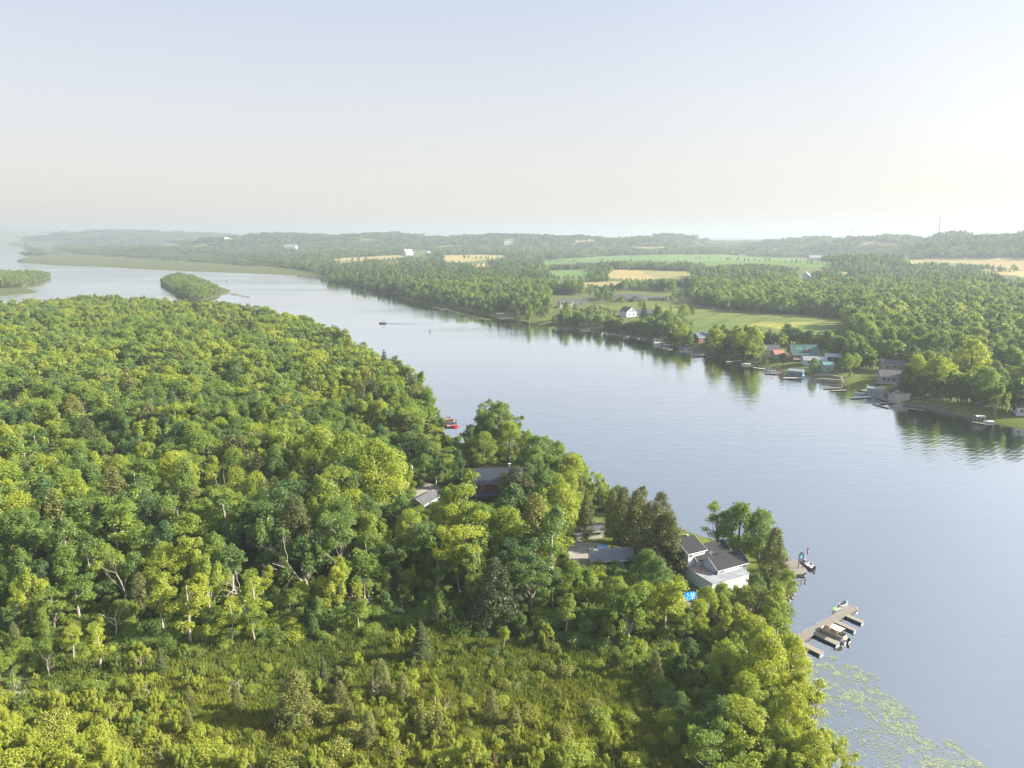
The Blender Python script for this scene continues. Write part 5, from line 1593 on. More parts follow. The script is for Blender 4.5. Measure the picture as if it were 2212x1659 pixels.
# white house: tall block, low wing, flat garage roof
def white_house():
    root = thing("white_house", "white sided house with dark shingle roofs and a worn flat roof beside the river", "house", (0, 0, 0), 0)
    def sub(cx, cy, w, d, wh, rh, z0, wins, chim=None, tag_="tall"):
        h_ = house("wing", None, None, (cx, cy, z0), w, d, wh, rh, A28, M_SIDING, M_SHINGLE, wins, chim=chim)
        for k in ("label", "category"):
            if k in h_: del h_[k]
        ch = list(h_.children)
        Mx = Matrix.Translation((cx, cy, z0)) @ Matrix.Rotation(A28, 4, 'Z')
        for c in ch:
            c.parent = root
            c.matrix_parent_inverse = Matrix.Identity(4)
            c.location = (cx, cy, z0); c.rotation_euler = (0, 0, A28)
        bpy.data.objects.remove(h_)
    # tall block from its front left corner
    c0 = np.array([float(v) for v in at(1487.5, 1195.5, GZ0 + 6.6)])
    w, d = 5.6, 9.5
    cc = c0 + E28 * w / 2 + N28 * d / 2
    sub(cc[0], cc[1], w, d, 6.6, 1.9, GZ0, [('F', -1.9, 5.7, 0.8, 0.8), ('L', -2.5, 2.2, 1.2, 1.4)])
    tall = cc
    # gabled wing
    c1 = np.array([float(v) for v in at(1550.7, 1232.5, GZ0 + 4.1)])
    w2, d2 = 10.2, 6.4
    cc2 = c1 + E28 * (w2 / 2 + .35) + N28 * (d2 / 2 + .35)
    sub(cc2[0], cc2[1], w2, d2, 4.1, 2.0, GZ0, [('F', -3.6, 3.3, 1.3, 0.7), ('F', 3.9, 3.2, 0.9, 0.8)])
    # main roof behind the wing
    cc3 = cc2 + N28 * 6.1 - E28 * 0.9
    sub(cc3[0], cc3[1], 11.4, 6.9, 4.5, 2.2, GZ0, [], chim=None)
    # flat garage roof in front
    g = MB()
    o = c0 - N28 * 9.9 - E28 * 0.6
    def P(a, b, z): q = o + E28 * a + N28 * b; return (float(q[0]), float(q[1]), z)
    zt = GZ0 + 2.75
    def quad(m_, a0, a1, b0, b1, z0, z1, mt):
        m_.add([P(a0, b0, z0), P(a1, b0, z0), P(a1, b1, z0), P(a0, b1, z0), P(a0, b0, z1), P(a1, b0, z1), P(a1, b1, z1), P(a0, b1, z1)],
               [(3, 2, 1, 0), (4, 5, 6, 7), (0, 1, 5, 4), (1, 2, 6, 5), (2, 3, 7, 6), (3, 0, 4, 7)], mt)
    quad(g, 0.2, 12.6, 0.2, 9.8, 0.5, zt - 0.2, M_SIDING); g.build("garage_wall", root)
    f = MB(); quad(f, 0, 12.8, 0, 9.85, zt - 0.196, zt, M_FLATROOF); fr = f.build("flat_roof", root)
    s = MB(); quad(s, 1.0, 4.8, 5.4, 9.2, zt + 0.004, zt + 0.02, M_RUST); s.build("stained_patch", fr)
    t = MB(); quad(t, 5.0, 6.9, 4.9, 9.4, zt + 0.004, zt + 0.06, M_SHINGLE2); t.build("board_stack", fr)
    v = MB(); q = P(4.2, 3.2, 0); v.tube([(q[0], q[1], zt), (q[0], q[1], zt + 0.9)], [0.24, 0.13], M_BLACK, 8); v.tube([(q[0], q[1], zt + 0.95), (q[0], q[1], zt + 1.1)], 0.22, M_BLACK, 8); v.build("vent_pipe", fr)
    gw = MB(); quad(gw, 9.0, 11.2, 0.12, 0.196, 0.6, 2.6, M_WHITE); gw.build("garage_door", root)
    # roof furniture
    a = MB(); r0 = cc2 - E28 * 4.6 + N28 * 0.2
    zr = GZ0 + 6.2
    a.tube([(r0[0], r0[1], zr), (r0[0], r0[1], zr + 1.3)], 0.05, M_TEALP); a.tube([(r0[0] - .5, r0[1], zr), (r0[0], r0[1], zr + 0.9)], 0.04, M_TEALP); a.tube([(r0[0] + .5, r0[1], zr - .2), (r0[0], r0[1], zr + 0.9)], 0.04, M_TEALP)
    rings = []
    for rr_, k in ((0.05, 0.0), (0.3, 0.05), (0.5, 0.18)):
        rings.append([(r0[0] + rr_ * math.cos(t_), r0[1] - 0.1 - k, zr + 1.4 + rr_ * math.sin(t_)) for t_ in np.linspace(0, 2 * math.pi, 13)[:-1]])
    a.loft(rings, M_WHITE, cap=False); a.build("satellite_dish", root)
    c = MB(); q = cc3 - E28 * 3.5 + N28 * 3.6
    c.tube([(q[0], q[1], 3.0), (q[0], q[1], GZ0 + 8.2)], 0.22, M_STONE, 8); c.tube([(q[0], q[1], GZ0 + 8.2), (q[0], q[1], GZ0 + 8.6)], 0.32, M_GEL, 8); c.build("flue", root)
white_house()

def flag_tarp():
    x, y, z = g1(1489, 1296)
    t = thing("tarp", "crumpled bright blue tarp draped over a low frame below the white house", "tarp", (x, y, z), R(20))
    rs = np.random.RandomState(5)
    n = 12
    V_, F_ = [], []
    for i in range(n):
        for j in range(n):
            u, v = i / (n - 1) - .5, j / (n - 1) - .5
            zz = 2.1 - 3.2 * abs(v) ** 1.5 - 1.2 * abs(u) ** 2 + rs.uniform(-.09, .09)
            V_.append((u * 3.6, v * 3.0, max(zz, 0.12)))
    for i in range(n - 1):
        for j in range(n - 1):
            a = i * n + j
            F_.append((a, a + n, a + n + 1, a + 1))
    m = MB(); m.add(V_, F_, M_TARP); m.build("cover", t)
    f = MB()
    for sx in (-1.3, 1.3):
        for sy in (-.7, .7):
            f.tube([(sx, sy, -.2), (sx, sy, 1.25)], 0.06, M_DARKWOOD)
    f.build("frame", t)
flag_tarp()

x, y, z = g1(1318, 1219)
house("bungalow", "small grey bungalow with dark shuttered windows behind pale spiky trees", "house", (x, y, z), 11, 6.4, 2.9, 1.9, R(4), M_SIDING, mat("pale_blue_grey_shingles", (0.13, 0.15, 0.19), 0.9, noise=(2.0, (0.19, 0.21, 0.25), 0.12)),
      [('F', -3.2, 1.7, 1.7, 1.2), ('F', 0.9, 1.7, 1.0, 1.1), ('F', 3.6, 1.7, 1.4, 1.1), ('L', 0, 1.7, 1.2, 1.1)], door=('F', -0.9, 0.9, 2.0))
x, y, z = g1(1268, 1157)
house("shed", "low pale shed half hidden behind the grey-green cedar", "shed", (x, y, z), 9, 5, 2.4, 1.2, R(14), M_CREAM, M_SHINGLE2, [('F', 2.5, 1.4, 1.0, 0.9)], door=('F', -1, 1.0, 2.0))
x, y, z = g1(916, 1094)
house("shed", "pale metal-roofed shed beside the grey gravel drive", "shed", (x, y, z), 8.5, 6.0, 2.7, 1.5, R(62), M_GREYSIDE, M_SHINGLE2, [('F', 1.5, 1.5, 0.9, 0.8)], door=('L', 0, 1.8, 2.2))
# log house
x, y, z = g1(1082, 1090)
lh = house("log_house", "tall red-brown log house with a ribbed blue-grey metal roof", "house", (x, y + 4, z), 17, 10, 8.0, 3.6, R(3), M_LOG, M_METALBLUE,
           [('F', -6.5, 6.6, 1.2, 1.1), ('F', -4, 3.2, 1.6, 1.2), ('L', 0, 6.4, 1.2, 1.2), ('F', -6.6, 3.2, 1.2, 1.2)], door=('F', -2.2, 1.0, 2.1), chim=(3.0, 1.5, 0.9), trim=M_BRICKRED)
p_ = MB(); p_.add([(-8.8, -5.02, 5.2), (8.8, -5.02, 5.2), (8.8, -7.6, 4.2), (-8.8, -7.6, 4.2), (-8.8, -5.02, 5.34), (8.8, -5.02, 5.34), (8.8, -7.6, 4.34), (-8.8, -7.6, 4.34)],
                  [(0, 1, 2, 3), (4, 7, 6, 5), (3, 2, 6, 7), (0, 3, 7, 4), (1, 5, 6, 2)], M_METALBLUE); p_.build("porch_roof", lh)
p_ = MB()
for k in range(6): p_.tube([(-8.5 + 3.4 * k, -7.4, -0.5), (-8.5 + 3.4 * k, -7.4, 4.2)], 0.12, M_LOG)
p_.build("porch_posts", lh)
p_ = MB(); p_.box(-8.7, 8.7, -5.25, 5.25, -0.9, 1.5, M_STONE); p_.build("stone_base", lh)
p_ = MB(); p_.box(-8.0, -2.0, -10.4, -9.6, -.3, 0.35, M_CONC); p_.build("garden_wall", lh)

# antenna mast by the drive
x, y, z, h = hp(890.5, 1062, 66)
mt = thing("antenna_mast", "thin antenna mast with a white canister and rusty lattice beside the gravel drive", "mast", (x, y, z))
m = MB(); m.tube([(0, 0, 0), (0, 0, h)], [0.09, 0.04], M_STEEL); m.build("pole", mt)
m = MB()
for k in range(3):
    a = k * 2.094
    m.tube([(0.32 * math.cos(a), 0.32 * math.sin(a), 0), (0.28 * math.cos(a), 0.28 * math.sin(a), h * .72)], 0.035, M_RUSTSTEEL, 4)
for i in range(18):
    for k in range(3):
        a, b = k * 2.094, (k + 1) * 2.094
        m.tube([(0.31 * math.cos(a), 0.31 * math.sin(a), h * .72 * i / 18), (0.3 * math.cos(b), 0.3 * math.sin(b), h * .72 * (i + 1) / 18)], 0.022, M_RUSTSTEEL, 4, cap=False)
m.build("lattice", mt)
m = MB(); m.tube([(0.15, 0, h * .76), (0.15, 0, h * .84)], 0.26, M_GEL, 10); m.build("canister", mt)

# ------------------------------------------------------------------ boats and docks
def hull_rings(L, Wd, H, n=9, bow=0.0, flare=0.8):
    rings = []
    for i in range(n):
        t = i / (n - 1)
        wv = Wd / 2 * (1 - max(0, (t - 0.45) / 0.55) ** 2.2 * 0.97)
        zz = H * (1 + 0.25 * t * t)
        x = -L / 2 + L * t
        rings.append([(x, -wv, zz), (x, -wv * flare, 0.05), (x, 0, -0.12 + 0.3 * max(0, t - .7)), (x, wv * flare, 0.05), (x, wv, zz), (x, wv * .86, zz - 0.02), (x, 0, zz - 0.28 if t < .85 else zz - .02), (x, -wv * .86, zz - 0.02)])
    return rings

def outboard(parent, x, s=1.0, col=None):
    m = MB(); c = col or M_BLACK
    m.loft([[(x - .30 * s, -.17 * s, .55 * s), (x + .22 * s, -.17 * s, .6 * s), (x + .22 * s, .17 * s, .6 * s), (x - .30 * s, .17 * s, .55 * s)],
            [(x - .38 * s, -.2 * s, .85 * s), (x + .25 * s, -.2 * s, .85 * s), (x + .25 * s, .2 * s, .85 * s), (x - .38 * s, .2 * s, .85 * s)],
            [(x - .28 * s, -.13 * s, 1.08 * s), (x + .16 * s, -.13 * s, 1.1 * s), (x + .16 * s, .13 * s, 1.1 * s), (x - .28 * s, .13 * s, 1.08 * s)]], c)
    m.box(x - .12 * s, x + .1 * s, -.08 * s, .08 * s, -.35 * s, .55 * s, c)
    m.build("outboard_motor", parent)

def pontoon_boat(label, pos, rot, L=6.8, Wd=2.6, panel=M_TAUPE, canopy=M_CANVAS, canopy_x=-0.3, group=None, scale=1.0, cz=2.35):
    """bow towards +x"""
    t = thing("pontoon_boat", label, "boat", pos, rot, group)
    t.scale = (scale,) * 3
    m = MB()
    for sy in (-1, 1):
        m.tube([(-L / 2 + .1, sy * Wd * .36, .12), (L / 2 - .7, sy * Wd * .36, .12), (L / 2, sy * Wd * .36, .28)], [.3, .3, .05], M_ALU, 8)
    m.build("pontoon_tubes", t)
    m = MB(); m.box(-L / 2, L / 2 - .1, -Wd / 2, Wd / 2, .42, .54, M_WOOD); m.build("deck", t)
    # fence with rounded corners
    def outline(off):
        x0, x1, yy = -L / 2 + .75 + off, L / 2 - .55 - off, Wd / 2 - .08 - off
        r = .75 - off
        pts = []
        for cx, cy, a0 in ((x1 - r, yy - r, 0), (x0 + r, yy - r, 90), (x0 + r, -yy + r, 180), (x1 - r, -yy + r, 270)):
            for k in range(6):
                a = R(a0 + k * 18)
                pts.append((cx + r * math.cos(a), cy + r * math.sin(a)))
        return pts
    o, i_ = outline(0), outline(.07)
    m = MB()
    m.loft([[(x, y, .545) for x, y in o], [(x, y, 1.25) for x, y in o], [(x, y, 1.25) for x, y in i_], [(x, y, .545) for x, y in i_]], panel, cap=False)
    m.build("fence", t)
    m = MB()
    for k in range(len(o)):
        a, b = o[k], o[(k + 1) % len(o)]
        m.tube([(a[0], a[1], 1.28), (b[0], b[1], 1.28)], .035, M_ALU, 5, cap=False)
    m.build("rail", t)
    for (sx, sy, sw, sd) in ((L / 2 - 1.5, Wd / 2 - .5, 1.3, .6), (L / 2 - 1.5, -Wd / 2 + .5, 1.3, .6), (-L / 2 + 1.6, Wd / 2 - .5, 1.2, .6)):
        m = MB(); m.box(sx - sw / 2, sx + sw / 2, sy - sd / 2, sy + sd / 2, .545, .95, M_SEAT)
        s_ = 1 if sy > 0 else -1
        m.box(sx - sw / 2, sx + sw / 2, sy + s_ * sd / 2 - (.0 if s_ < 0 else .12), sy + s_ * sd / 2 + (.12 if s_ < 0 else .0), .953, 1.3, M_SEAT)
        m.build("seat", t)
    m = MB(); m.box(-.6, 0.0, -.9, -.3, .545, 1.35, M_TAUPE); m.tube([(-.75, -.6, 1.3), (-.62, -.6, 1.38)], .16, M_BLACK, 8); m.build("console", t)
    if canopy:
        m = MB()
        x0, x1 = canopy_x - 1.35, canopy_x + 1.35
        rows = []
        for k in range(7):
            y = -Wd / 2 + .1 + (Wd - .2) * k / 6
            z = cz + .22 * (1 - (2 * k / 6 - 1) ** 2)
            rows.append((y, z))
        m.loft([[(x0, y, z) for y, z in rows] + [(x0, y, z - .05) for y, z in rows[::-1]], [(x1, y, z) for y, z in rows] + [(x1, y, z - .05) for y, z in rows[::-1]]], canopy)
        m.build("canopy", t)
        m = MB()
        for sy in (-1, 1):
            for xx in (x0 + .1, x1 - .1):
                m.tube([(canopy_x, sy * (Wd / 2 - .1), 1.25), (xx, sy * (Wd / 2 - .12), cz)], .025, M_ALU, 4)
        m.build("canopy_frame", t)
    outboard(t, -L / 2 - .15, 1.1)
    return t

def runabout(label, pos, rot, L=5.6, Wd=2.1, hull=M_GEL, inside=M_SEAT, cover=None, motor=True, group=None, nm="motorboat", shield=True):
    t = thing(nm, label, "boat", pos, rot, group)
    m = MB(); m.loft(hull_rings(L, Wd, .68), hull); m.build("hull", t)
    if cover:
        m = MB()
        rr = []
        for k in range(7):
            q = k / 6
            wv = Wd / 2 * (1 - max(0, (q - 0.45) / 0.55) ** 2.2 * 0.9) * .97
            rr.append([(-L / 2 + L * q * .97, -wv, .72 + .1 * q), (-L / 2 + L * q * .97, -wv * .5, 1.0 + .1 * math.sin(q * 3)), (-L / 2 + L * q * .97, wv * .5, 1.0 + .1 * math.sin(q * 3)), (-L / 2 + L * q * .97, wv, .72 + .1 * q)])
        m.loft(rr, cover); m.build("cover", t)
    else:
        m = MB(); m.box(-L * .42, L * .12, -Wd * .36, Wd * .36, .40, .56, inside); m.build("cockpit_floor", t)
        for xx in (-L * .32, -L * .02):
            for sy in (-.45, .45):
                m = MB(); m.box(xx - .22, xx + .22, sy - .24, sy + .24, .563, .85, inside); m.box(xx - .26, xx - .18, sy - .24, sy + .24, .853, 1.15, inside); m.build("seat", t)
        if shield:
            m = MB(); m.add([(L * .12, -.8, .8), (L * .2, 0, .85), (L * .12, .8, .8), (L * .06, .75, 1.25), (L * .13, 0, 1.28), (L * .06, -.75, 1.25)], [(0, 1, 4, 5), (1, 2, 3, 4), (5, 4, 1, 0), (4, 3, 2, 1)], M_GLASS); m.build("windshield", t)
    if motor: outboard(t, -L / 2 - .15, 1.0)
    return t

def jet_ski(label, pos, rot, c1, c2, group):
    t = thing("jet_ski", label, "jet ski", pos, rot, group)
    m = MB(); m.loft(hull_rings(3.2, 1.15, .5, 8), c1); m.build("hull", t)
    m = MB(); m.loft([[(-1.2, -.2, .5), (-1.2, .2, .5), (-1.2, .16, .82), (-1.2, -.16, .82)], [(-.2, -.24, .5), (-.2, .24, .5), (-.2, .17, .78), (-.2, -.17, .78)], [(.15, -.22, .5), (.15, .22, .5), (.15, .14, .8), (.15, -.14, .8)]], M_BLACK); m.build("seat", t)
    m = MB(); m.loft([[(.2, -.3, .5), (.2, .3, .5), (.2, .2, 1.0), (.2, -.2, 1.0)], [(.8, -.32, .55), (.8, .32, .55), (.8, .16, .95), (.8, -.16, .95)], [(1.45, -.1, .62), (1.45, .1, .62), (1.45, .05, .7), (1.45, -.05, .7)]], c2); m.build("hood", t)
    m = MB(); m.tube([(.25, -.38, 1.08), (.32, 0, 1.05), (.25, .38, 1.08)], .035, M_BLACK, 5); m.build("handlebar", t)
    return t

def kayak(label, pos, rot, col, L=3.2, group=None):
    t = thing("kayak", label, "kayak", pos, rot, group)
    rings = []
    for k in range(9):
        q = k / 8
        wv = .36 * math.sin(math.pi * (q * .94 + .03)) ** .7
        x = -L / 2 + L * q
        rings.append([(x, -wv, .22), (x, 0, 0.0 + .12 * abs(2 * q - 1) ** 3), (x, wv, .22), (x, 0, .33)])
    m = MB(); m.loft(rings, col); m.build("hull", t)
    m = MB(); m.loft([[(.45 * math.cos(a), .2 * math.sin(a), z_) for a in np.linspace(0, 6.283, 11)[:-1]] for z_ in (.29, .37)], M_BLACK); m.build("cockpit", t)
    return t

def dock(label, pa, pb, wd=1.6, z=0.55, posts=True, top=None, group=None, nm="dock", fl=None, pitch=0):
    x, y, a, L = ax(pa, pb, z)
    t = thing(nm, label, "dock", (x, y, 0), a, group)
    m = MB(); m.box(0, L, -wd / 2, wd / 2, z - .12, z, top or M_DECK); m.build("deck", t)
    m = MB(); m.box(0.02, L - .02, -wd / 2 + .03, -wd / 2 + .1, z - .34, z - .123, M_DARKWOOD); m.box(0.02, L - .02, wd / 2 - .1, wd / 2 - .03, z - .34, z - .123, M_DARKWOOD); m.build("stringers", t)
    if posts:
        m = MB(); n = max(2, int(L / 3) + 1)
        for k in range(n):
            for s in (-1, 1):
                xx = .1 + (L - .2) * k / (n - 1)
                m.tube([(xx, s * (wd / 2 + .06), -1.2), (xx, s * (wd / 2 + .06), z + .35)], .06, M_DARKWOOD, 5)
        m.build("posts", t)
    return t

# --- long dock with slips
Adk, Bdk, Cdk, Ddk = (1706.3, 1384), (1721.5, 1389), (1835.6, 1306.2), (1852.5, 1314.7)
ZD = 0.6
mid = lambda a, b: ((a[0] + b[0]) / 2, (a[1] + b[1]) / 2)
x, y, a_d, Ld = ax(mid(Adk, Bdk), mid(Cdk, Ddk), ZD)
WDK = 2.1
ld = thing("floating_dock", "long grey floating dock with four finger slips running out from the lily pads", "dock", (x, y, 0), a_d)
ns = 7
for k in range(ns):
    m = MB(); s0 = Ld * k / ns
    m.box(s0 + .02, s0 + Ld / ns - .02, -WDK / 2, WDK / 2, ZD - .14, ZD + (.01 if k % 2 else 0), M_DECK); m.build("deck_section", ld)
m = MB(); m.box(-.02, Ld + .02, -WDK / 2 + .12, WDK / 2 - .12, .02, ZD - .143, M_FLOAT); m.box(-.02, Ld + .02, -WDK / 2 + .03, -WDK / 2 + .116, .16, ZD - .143, M_DARKWOOD); m.box(-.02, Ld + .02, WDK / 2 - .116, WDK / 2 - .03, .16, ZD - .143, M_DARKWOOD); m.build("floats", ld)
for s0, s1 in ((1.2, 4.0), (4.8, 7.4), (10.8, 12.6)):
    m = MB(); m.box(s0, s1, WDK / 2 - .1, WDK / 2 - .02, ZD + .16, ZD + .24, M_ALU)
    for q in (s0 + .05, (s0 + s1) / 2, s1 - .05): m.tube([(q, WDK / 2 - .06, ZD - .1), (q, WDK / 2 - .06, ZD + .18)], .03, M_ALU, 4)
    m.build("side_rail", ld)
def to_local(px, py, z):
    gx, gy = at(px, py, z)
    dx, dy = float(gx) - x, float(gy) - y
    return dx * math.cos(a_d) + dy * math.sin(a_d), -dx * math.sin(a_d) + dy * math.cos(a_d)
for (pe, wd_, s_start, tp) in (((1776, 1410.5), 1.7, None, 'light'), ((1811, 1390), 1.8, None, 'dark'), ((1848, 1361), 1.25, None, 'light'), ((1864, 1343.5), 1.35, None, 'light')):
    lx, ly = to_local(pe[0], pe[1], ZD)
    lx = max(lx, wd_ / 2)
    m = MB(); m.box(lx - wd_ / 2, lx + wd_ / 2, ly, -WDK / 2 - .02, ZD - .14, ZD - .01, M_DECKY); f = m.build("finger_deck", ld)
    m = MB(); m.box(lx - wd_ / 2 + .1, lx + wd_ / 2 - .1, ly + .08, -WDK / 2 - .1, .02, ZD - .143, M_FLOAT); m.build("finger_float", f)
m = MB()
for q in (0.3, Ld * .35, Ld * .7, Ld - .3): m.tube([(q, -WDK / 2 - .0, .3), (q, -WDK / 2 - .0, ZD + .3)], .05, M_ALU, 5)
m.build("cleats", ld)
x1_, y1_, a1_, L1_ = ax((1771.5, 1356), (1832, 1383.5), .55)
pontoon_boat("taupe pontoon boat with a cream canopy moored in the long dock's slip", (x1_ + L1_ / 2 * math.cos(a1_), y1_ + L1_ / 2 * math.sin(a1_), 0), a1_ + math.pi, L=max(6.4, L1_), Wd=2.55, canopy_x=-.6)
x2, y2, a2, L2 = ax((1797, 1320), (1815, 1311.5), .3)
jet_ski("white and lime jet ski nearer the shore on the long dock", (x2 + .5 * L2 * math.cos(a2), y2 + .5 * L2 * math.sin(a2), .05), a2 + math.pi, M_GEL, M_LIME, "jet skis on the long dock")
x2, y2, a2, L2 = ax((1813, 1309.5), (1834, 1300), .3)
jet_ski("white and blue jet ski tied at the outer end of the long dock", (x2 + .5 * L2 * math.cos(a2), y2 + .5 * L2 * math.sin(a2), .05), a2, M_GEL, M_TEAL, "jet skis on the long dock")

# --- the point: boardwalk, sign, flag, bass boat
def slab_poly(nm, pts, z0, z1, mt, parent=None):
    ws = [tuple(float(v) for v in at(a, b, z1)) for a, b in pts]
    m = MB(); n = len(ws)
    ar = sum(ws[i][0] * ws[(i + 1) % n][1] - ws[(i + 1) % n][0] * ws[i][1] for i in range(n))
    if ar < 0: ws = ws[::-1]
    m.add([(q[0], q[1], z0) for q in ws] + [(q[0], q[1], z1) for q in ws], [tuple(range(n))[::-1], tuple(range(n, 2 * n))] + [(i, (i + 1) % n, n + (i + 1) % n, n + i) for i in range(n)], mt)
    return m.build(nm, parent)
bw = thing("boardwalk", "weathered plank landing at the tip of the point under the swinging sign", "landing", (0, 0, 0))
slab_poly("deck", [(1684, 1202), (1690, 1198), (1722, 1212), (1744, 1231), (1731, 1239), (1715, 1241), (1700, 1226), (1690, 1212)], .45, .62, M_DECK, bw)
slab_poly("crib_wall", [(1687, 1204), (1722, 1214), (1741, 1231.5), (1730, 1237.5), (1716, 1239), (1700, 1226)], -.6, .446, M_WOOD, bw)
m = MB()
pr = [tuple(float(v) for v in at(a, b, .62)) for a, b in ((1692, 1209), (1699, 1206.5), (1707, 1211))]
for q in pr: m.tube([(q[0], q[1], .6), (q[0], q[1], 1.55)], .05, M_DARKWOOD, 5)
for k in range(2): m.tube([(pr[k][0], pr[k][1], 1.5), (pr[k + 1][0], pr[k + 1][1], 1.5)], .05, M_DARKWOOD, 5)
m.build("railing", bw)
x, y, a, L = ax((1717, 1243.5), (1738, 1245.5), .2)
t = thing("swim_raft", "narrow dark plank step floating below the landing", "plank", (x, y, 0), a); m = MB(); m.box(0, L, -.28, .28, .08, .24, M_DARKWOOD); m.build("plank", t)
m = MB(); m.box(.2, .7, -.25, .25, -.1, .077, M_BLACK); m.box(L - .7, L - .2, -.25, .25, -.1, .077, M_BLACK); m.build("floats", t)
xa, ya = (float(v) for v in at(1724, 1227.5, .62)); xb, yb = (float(v) for v in at(1733.6, 1226, .62))
sg = thing("hanging_sign", "blue picture sign hanging between two dark posts with greenery on top", "sign", (xa, ya, .62), math.atan2(yb - ya, xb - xa))
Ls = math.hypot(xb - xa, yb - ya); Hs = 4.1
m = MB(); m.tube([(0, 0, 0), (0, 0, Hs)], .09, M_BLACK); m.build("post", sg); m = MB(); m.tube([(Ls, 0, 0), (Ls, 0, Hs)], .09, M_BLACK); m.build("post", sg)
m = MB(); m.tube([(-.15, 0, Hs), (Ls + .15, 0, Hs)], .08, M_BLACK); m.build("crossbar", sg)
m = MB(); m.box(.14, Ls - .14, -.04, .04, Hs - 1.45, Hs - .15, M_SIGNB); pn = m.build("panel", sg)
m = MB(); m.add([(.3, -.046, Hs - 1.2), (Ls * .5, -.046, Hs - 1.1), (Ls - .25, -.046, Hs - .8), (Ls * .55, -.046, Hs - .5), (.35, -.046, Hs - .75)], [(0, 1, 2, 3, 4)], M_TEALP); m.build("artwork", pn)
o_ = obj("greenery", LIB["bush0"]["crown"], sg, (Ls / 2, 0, Hs)); o_.scale = (Ls * .55, .5, .7)
xa, ya = (float(v) for v in at(1738.3, 1219, .62)); 
fp = thing("flagpole", "white flagpole with a limp red and white maple leaf flag on the point", "flagpole", (xa, ya, .4))
m = MB(); m.tube([(0, 0, 0), (.35, 0, 5.6)], [.05, .03], M_GEL, 6); m.build("pole", fp)
fl = MB(); nF = 9
for (u0, u1, mt_) in ((0, .27, M_FLAGR), (.27, .73, M_FLAGW), (.73, 1, M_FLAGR)):
    V_ = []; F_ = []
    for i in range(nF):
        for u in (u0, u1):
            v = i / (nF - 1)
            V_.append((.34 + .42 * v + .04 * math.sin(u * 9), .10 * math.sin(v * 14), 5.3 - 2.0 * u - .25 * v))
    for i in range(nF - 1): F_.append((2 * i, 2 * i + 1, 2 * i + 3, 2 * i + 2))
    fl.add(V_, F_, mt_)
flo = fl.build("flag", fp)
m = MB(); m.add([(.5 + a_ * .16, -.13, 4.2 + b_ * .3) for a_, b_ in ((0, 1), (.3, .5), (.9, .6), (.6, .1), (.7, -.4), (.1, -.3), (0, -.9), (-.1, -.3), (-.7, -.4), (-.6, .1), (-.9, .6), (-.3, .5))], [tuple(range(12))], M_FLAGR); m.build("maple_leaf", flo)
x, y, a, L = ax((1722, 1211), (1751, 1229), .4)
bb = runabout("dark plum bass boat with white seats moored against the plank landing", (x + L / 2 * math.cos(a) + .9 * math.sin(-a), y + L / 2 * math.sin(a) + .9 * math.cos(a), 0), a + math.pi, L=5.6, Wd=2.0, hull=M_PLUM, inside=M_GEL, shield=False, nm="bass_boat")
# chair on the landing
def chair(label, pos, rot, mt_, s=1.0):
    t = thing("deck_chair", label, "chair", pos, rot); t.scale = (s,) * 3
    m = MB(); m.box(-.3, .3, -.3, .3, .36, .42, mt_); m.build("seat", t)
    m = MB(); m.box(-.3, .3, .3, .36, .3, 1.0, mt_); m.build("backrest", t)
    for sx in (-.27, .27):
        for sy in (-.27, .27):
            m = MB(); m.tube([(sx, sy, 0), (sx, sy, .36)], .03, mt_, 4); m.build("leg", t)
q = at(1698, 1213, .62); chair("dark chair standing by the railing on the landing", (float(q[0]), float(q[1]), .62), R(200), M_BLACK, 1.2)
for (px, py, rz_, lb) in ((1499, 1300, 30, "white plastic chair just below the blue tarp"), (1504.5, 1297, 190, "white plastic chair facing the blue tarp")):
    q = g1(px, py); chair(lb, q, R(rz_), M_GEL, 1.2)
q = g1(1693, 1296); um = thing("beach_umbrella", "folded orange umbrella among the bushes above the shore rocks", "umbrella", q)
m = MB(); m.tube([(0, 0, 0), (.1, 0, 2.6)], .04, M_WOOD); m.build("pole", um); m = MB(); m.tube([(.02, 0, .9), (.06, 0, 1.6), (.1, 0, 2.5)], [.22, .20, .03], M_ORANGE, 8); m.build("canopy", um)
# rocks along the bank
rsR = np.random.RandomState(9)
def rock(px, py, s):
    x, y, z = g1(px, py)
    n1, n2 = 7, 5
    V_ = []; F_ = []
    jit = rsR.uniform(.75, 1.15, (n2, n1))
    for j in range(n2):
        ph = -0.2 + (math.pi / 2 + .2) * j / (n2 - 1)
        for i in range(n1):
            a = 2 * math.pi * i / n1
            V_.append((s * jit[j, i] * math.cos(ph) * math.cos(a), s * jit[j, i] * math.cos(ph) * math.sin(a), s * .75 * jit[j, i] * math.sin(ph)))
    for j in range(n2 - 1):
        for i in range(n1): F_.append((j * n1 + i, j * n1 + (i + 1) % n1, (j + 1) * n1 + (i + 1) % n1, (j + 1) * n1 + i))
    F_.append(tuple(range((n2 - 1) * n1, n2 * n1)))
    o = obj("shore_rock", mesh_np("shore_rock", V_, F_, [M_ROCK]), None, (x, y, max(z, 0) - .08 * s), rsR.uniform(0, 6))
    tag(o, "grey boulder lying at the water's edge on the near bank", "rock", "boulders along the near bank")
BANK = [(1713, 1258), (1715, 1270), (1712, 1284), (1704, 1297), (1692, 1309), (1682, 1322), (1674, 1335), (1668, 1345), (1690, 1366)]
for k in range(60):
    t_ = rsR.uniform(0, len(BANK) - 1.001); i = int(t_); f_ = t_ - i
    rock(BANK[i][0] * (1 - f_) + BANK[i + 1][0] * f_ + rsR.uniform(-5, 3), BANK[i][1] * (1 - f_) + BANK[i + 1][1] * f_ + rsR.uniform(-2, 2), rsR.uniform(.35, .8))
q = g1(1643, 1173); kayak("teal kayak beached on the point behind the dark cedar", (q[0], q[1], q[2]), R(-35), M_TEAL)

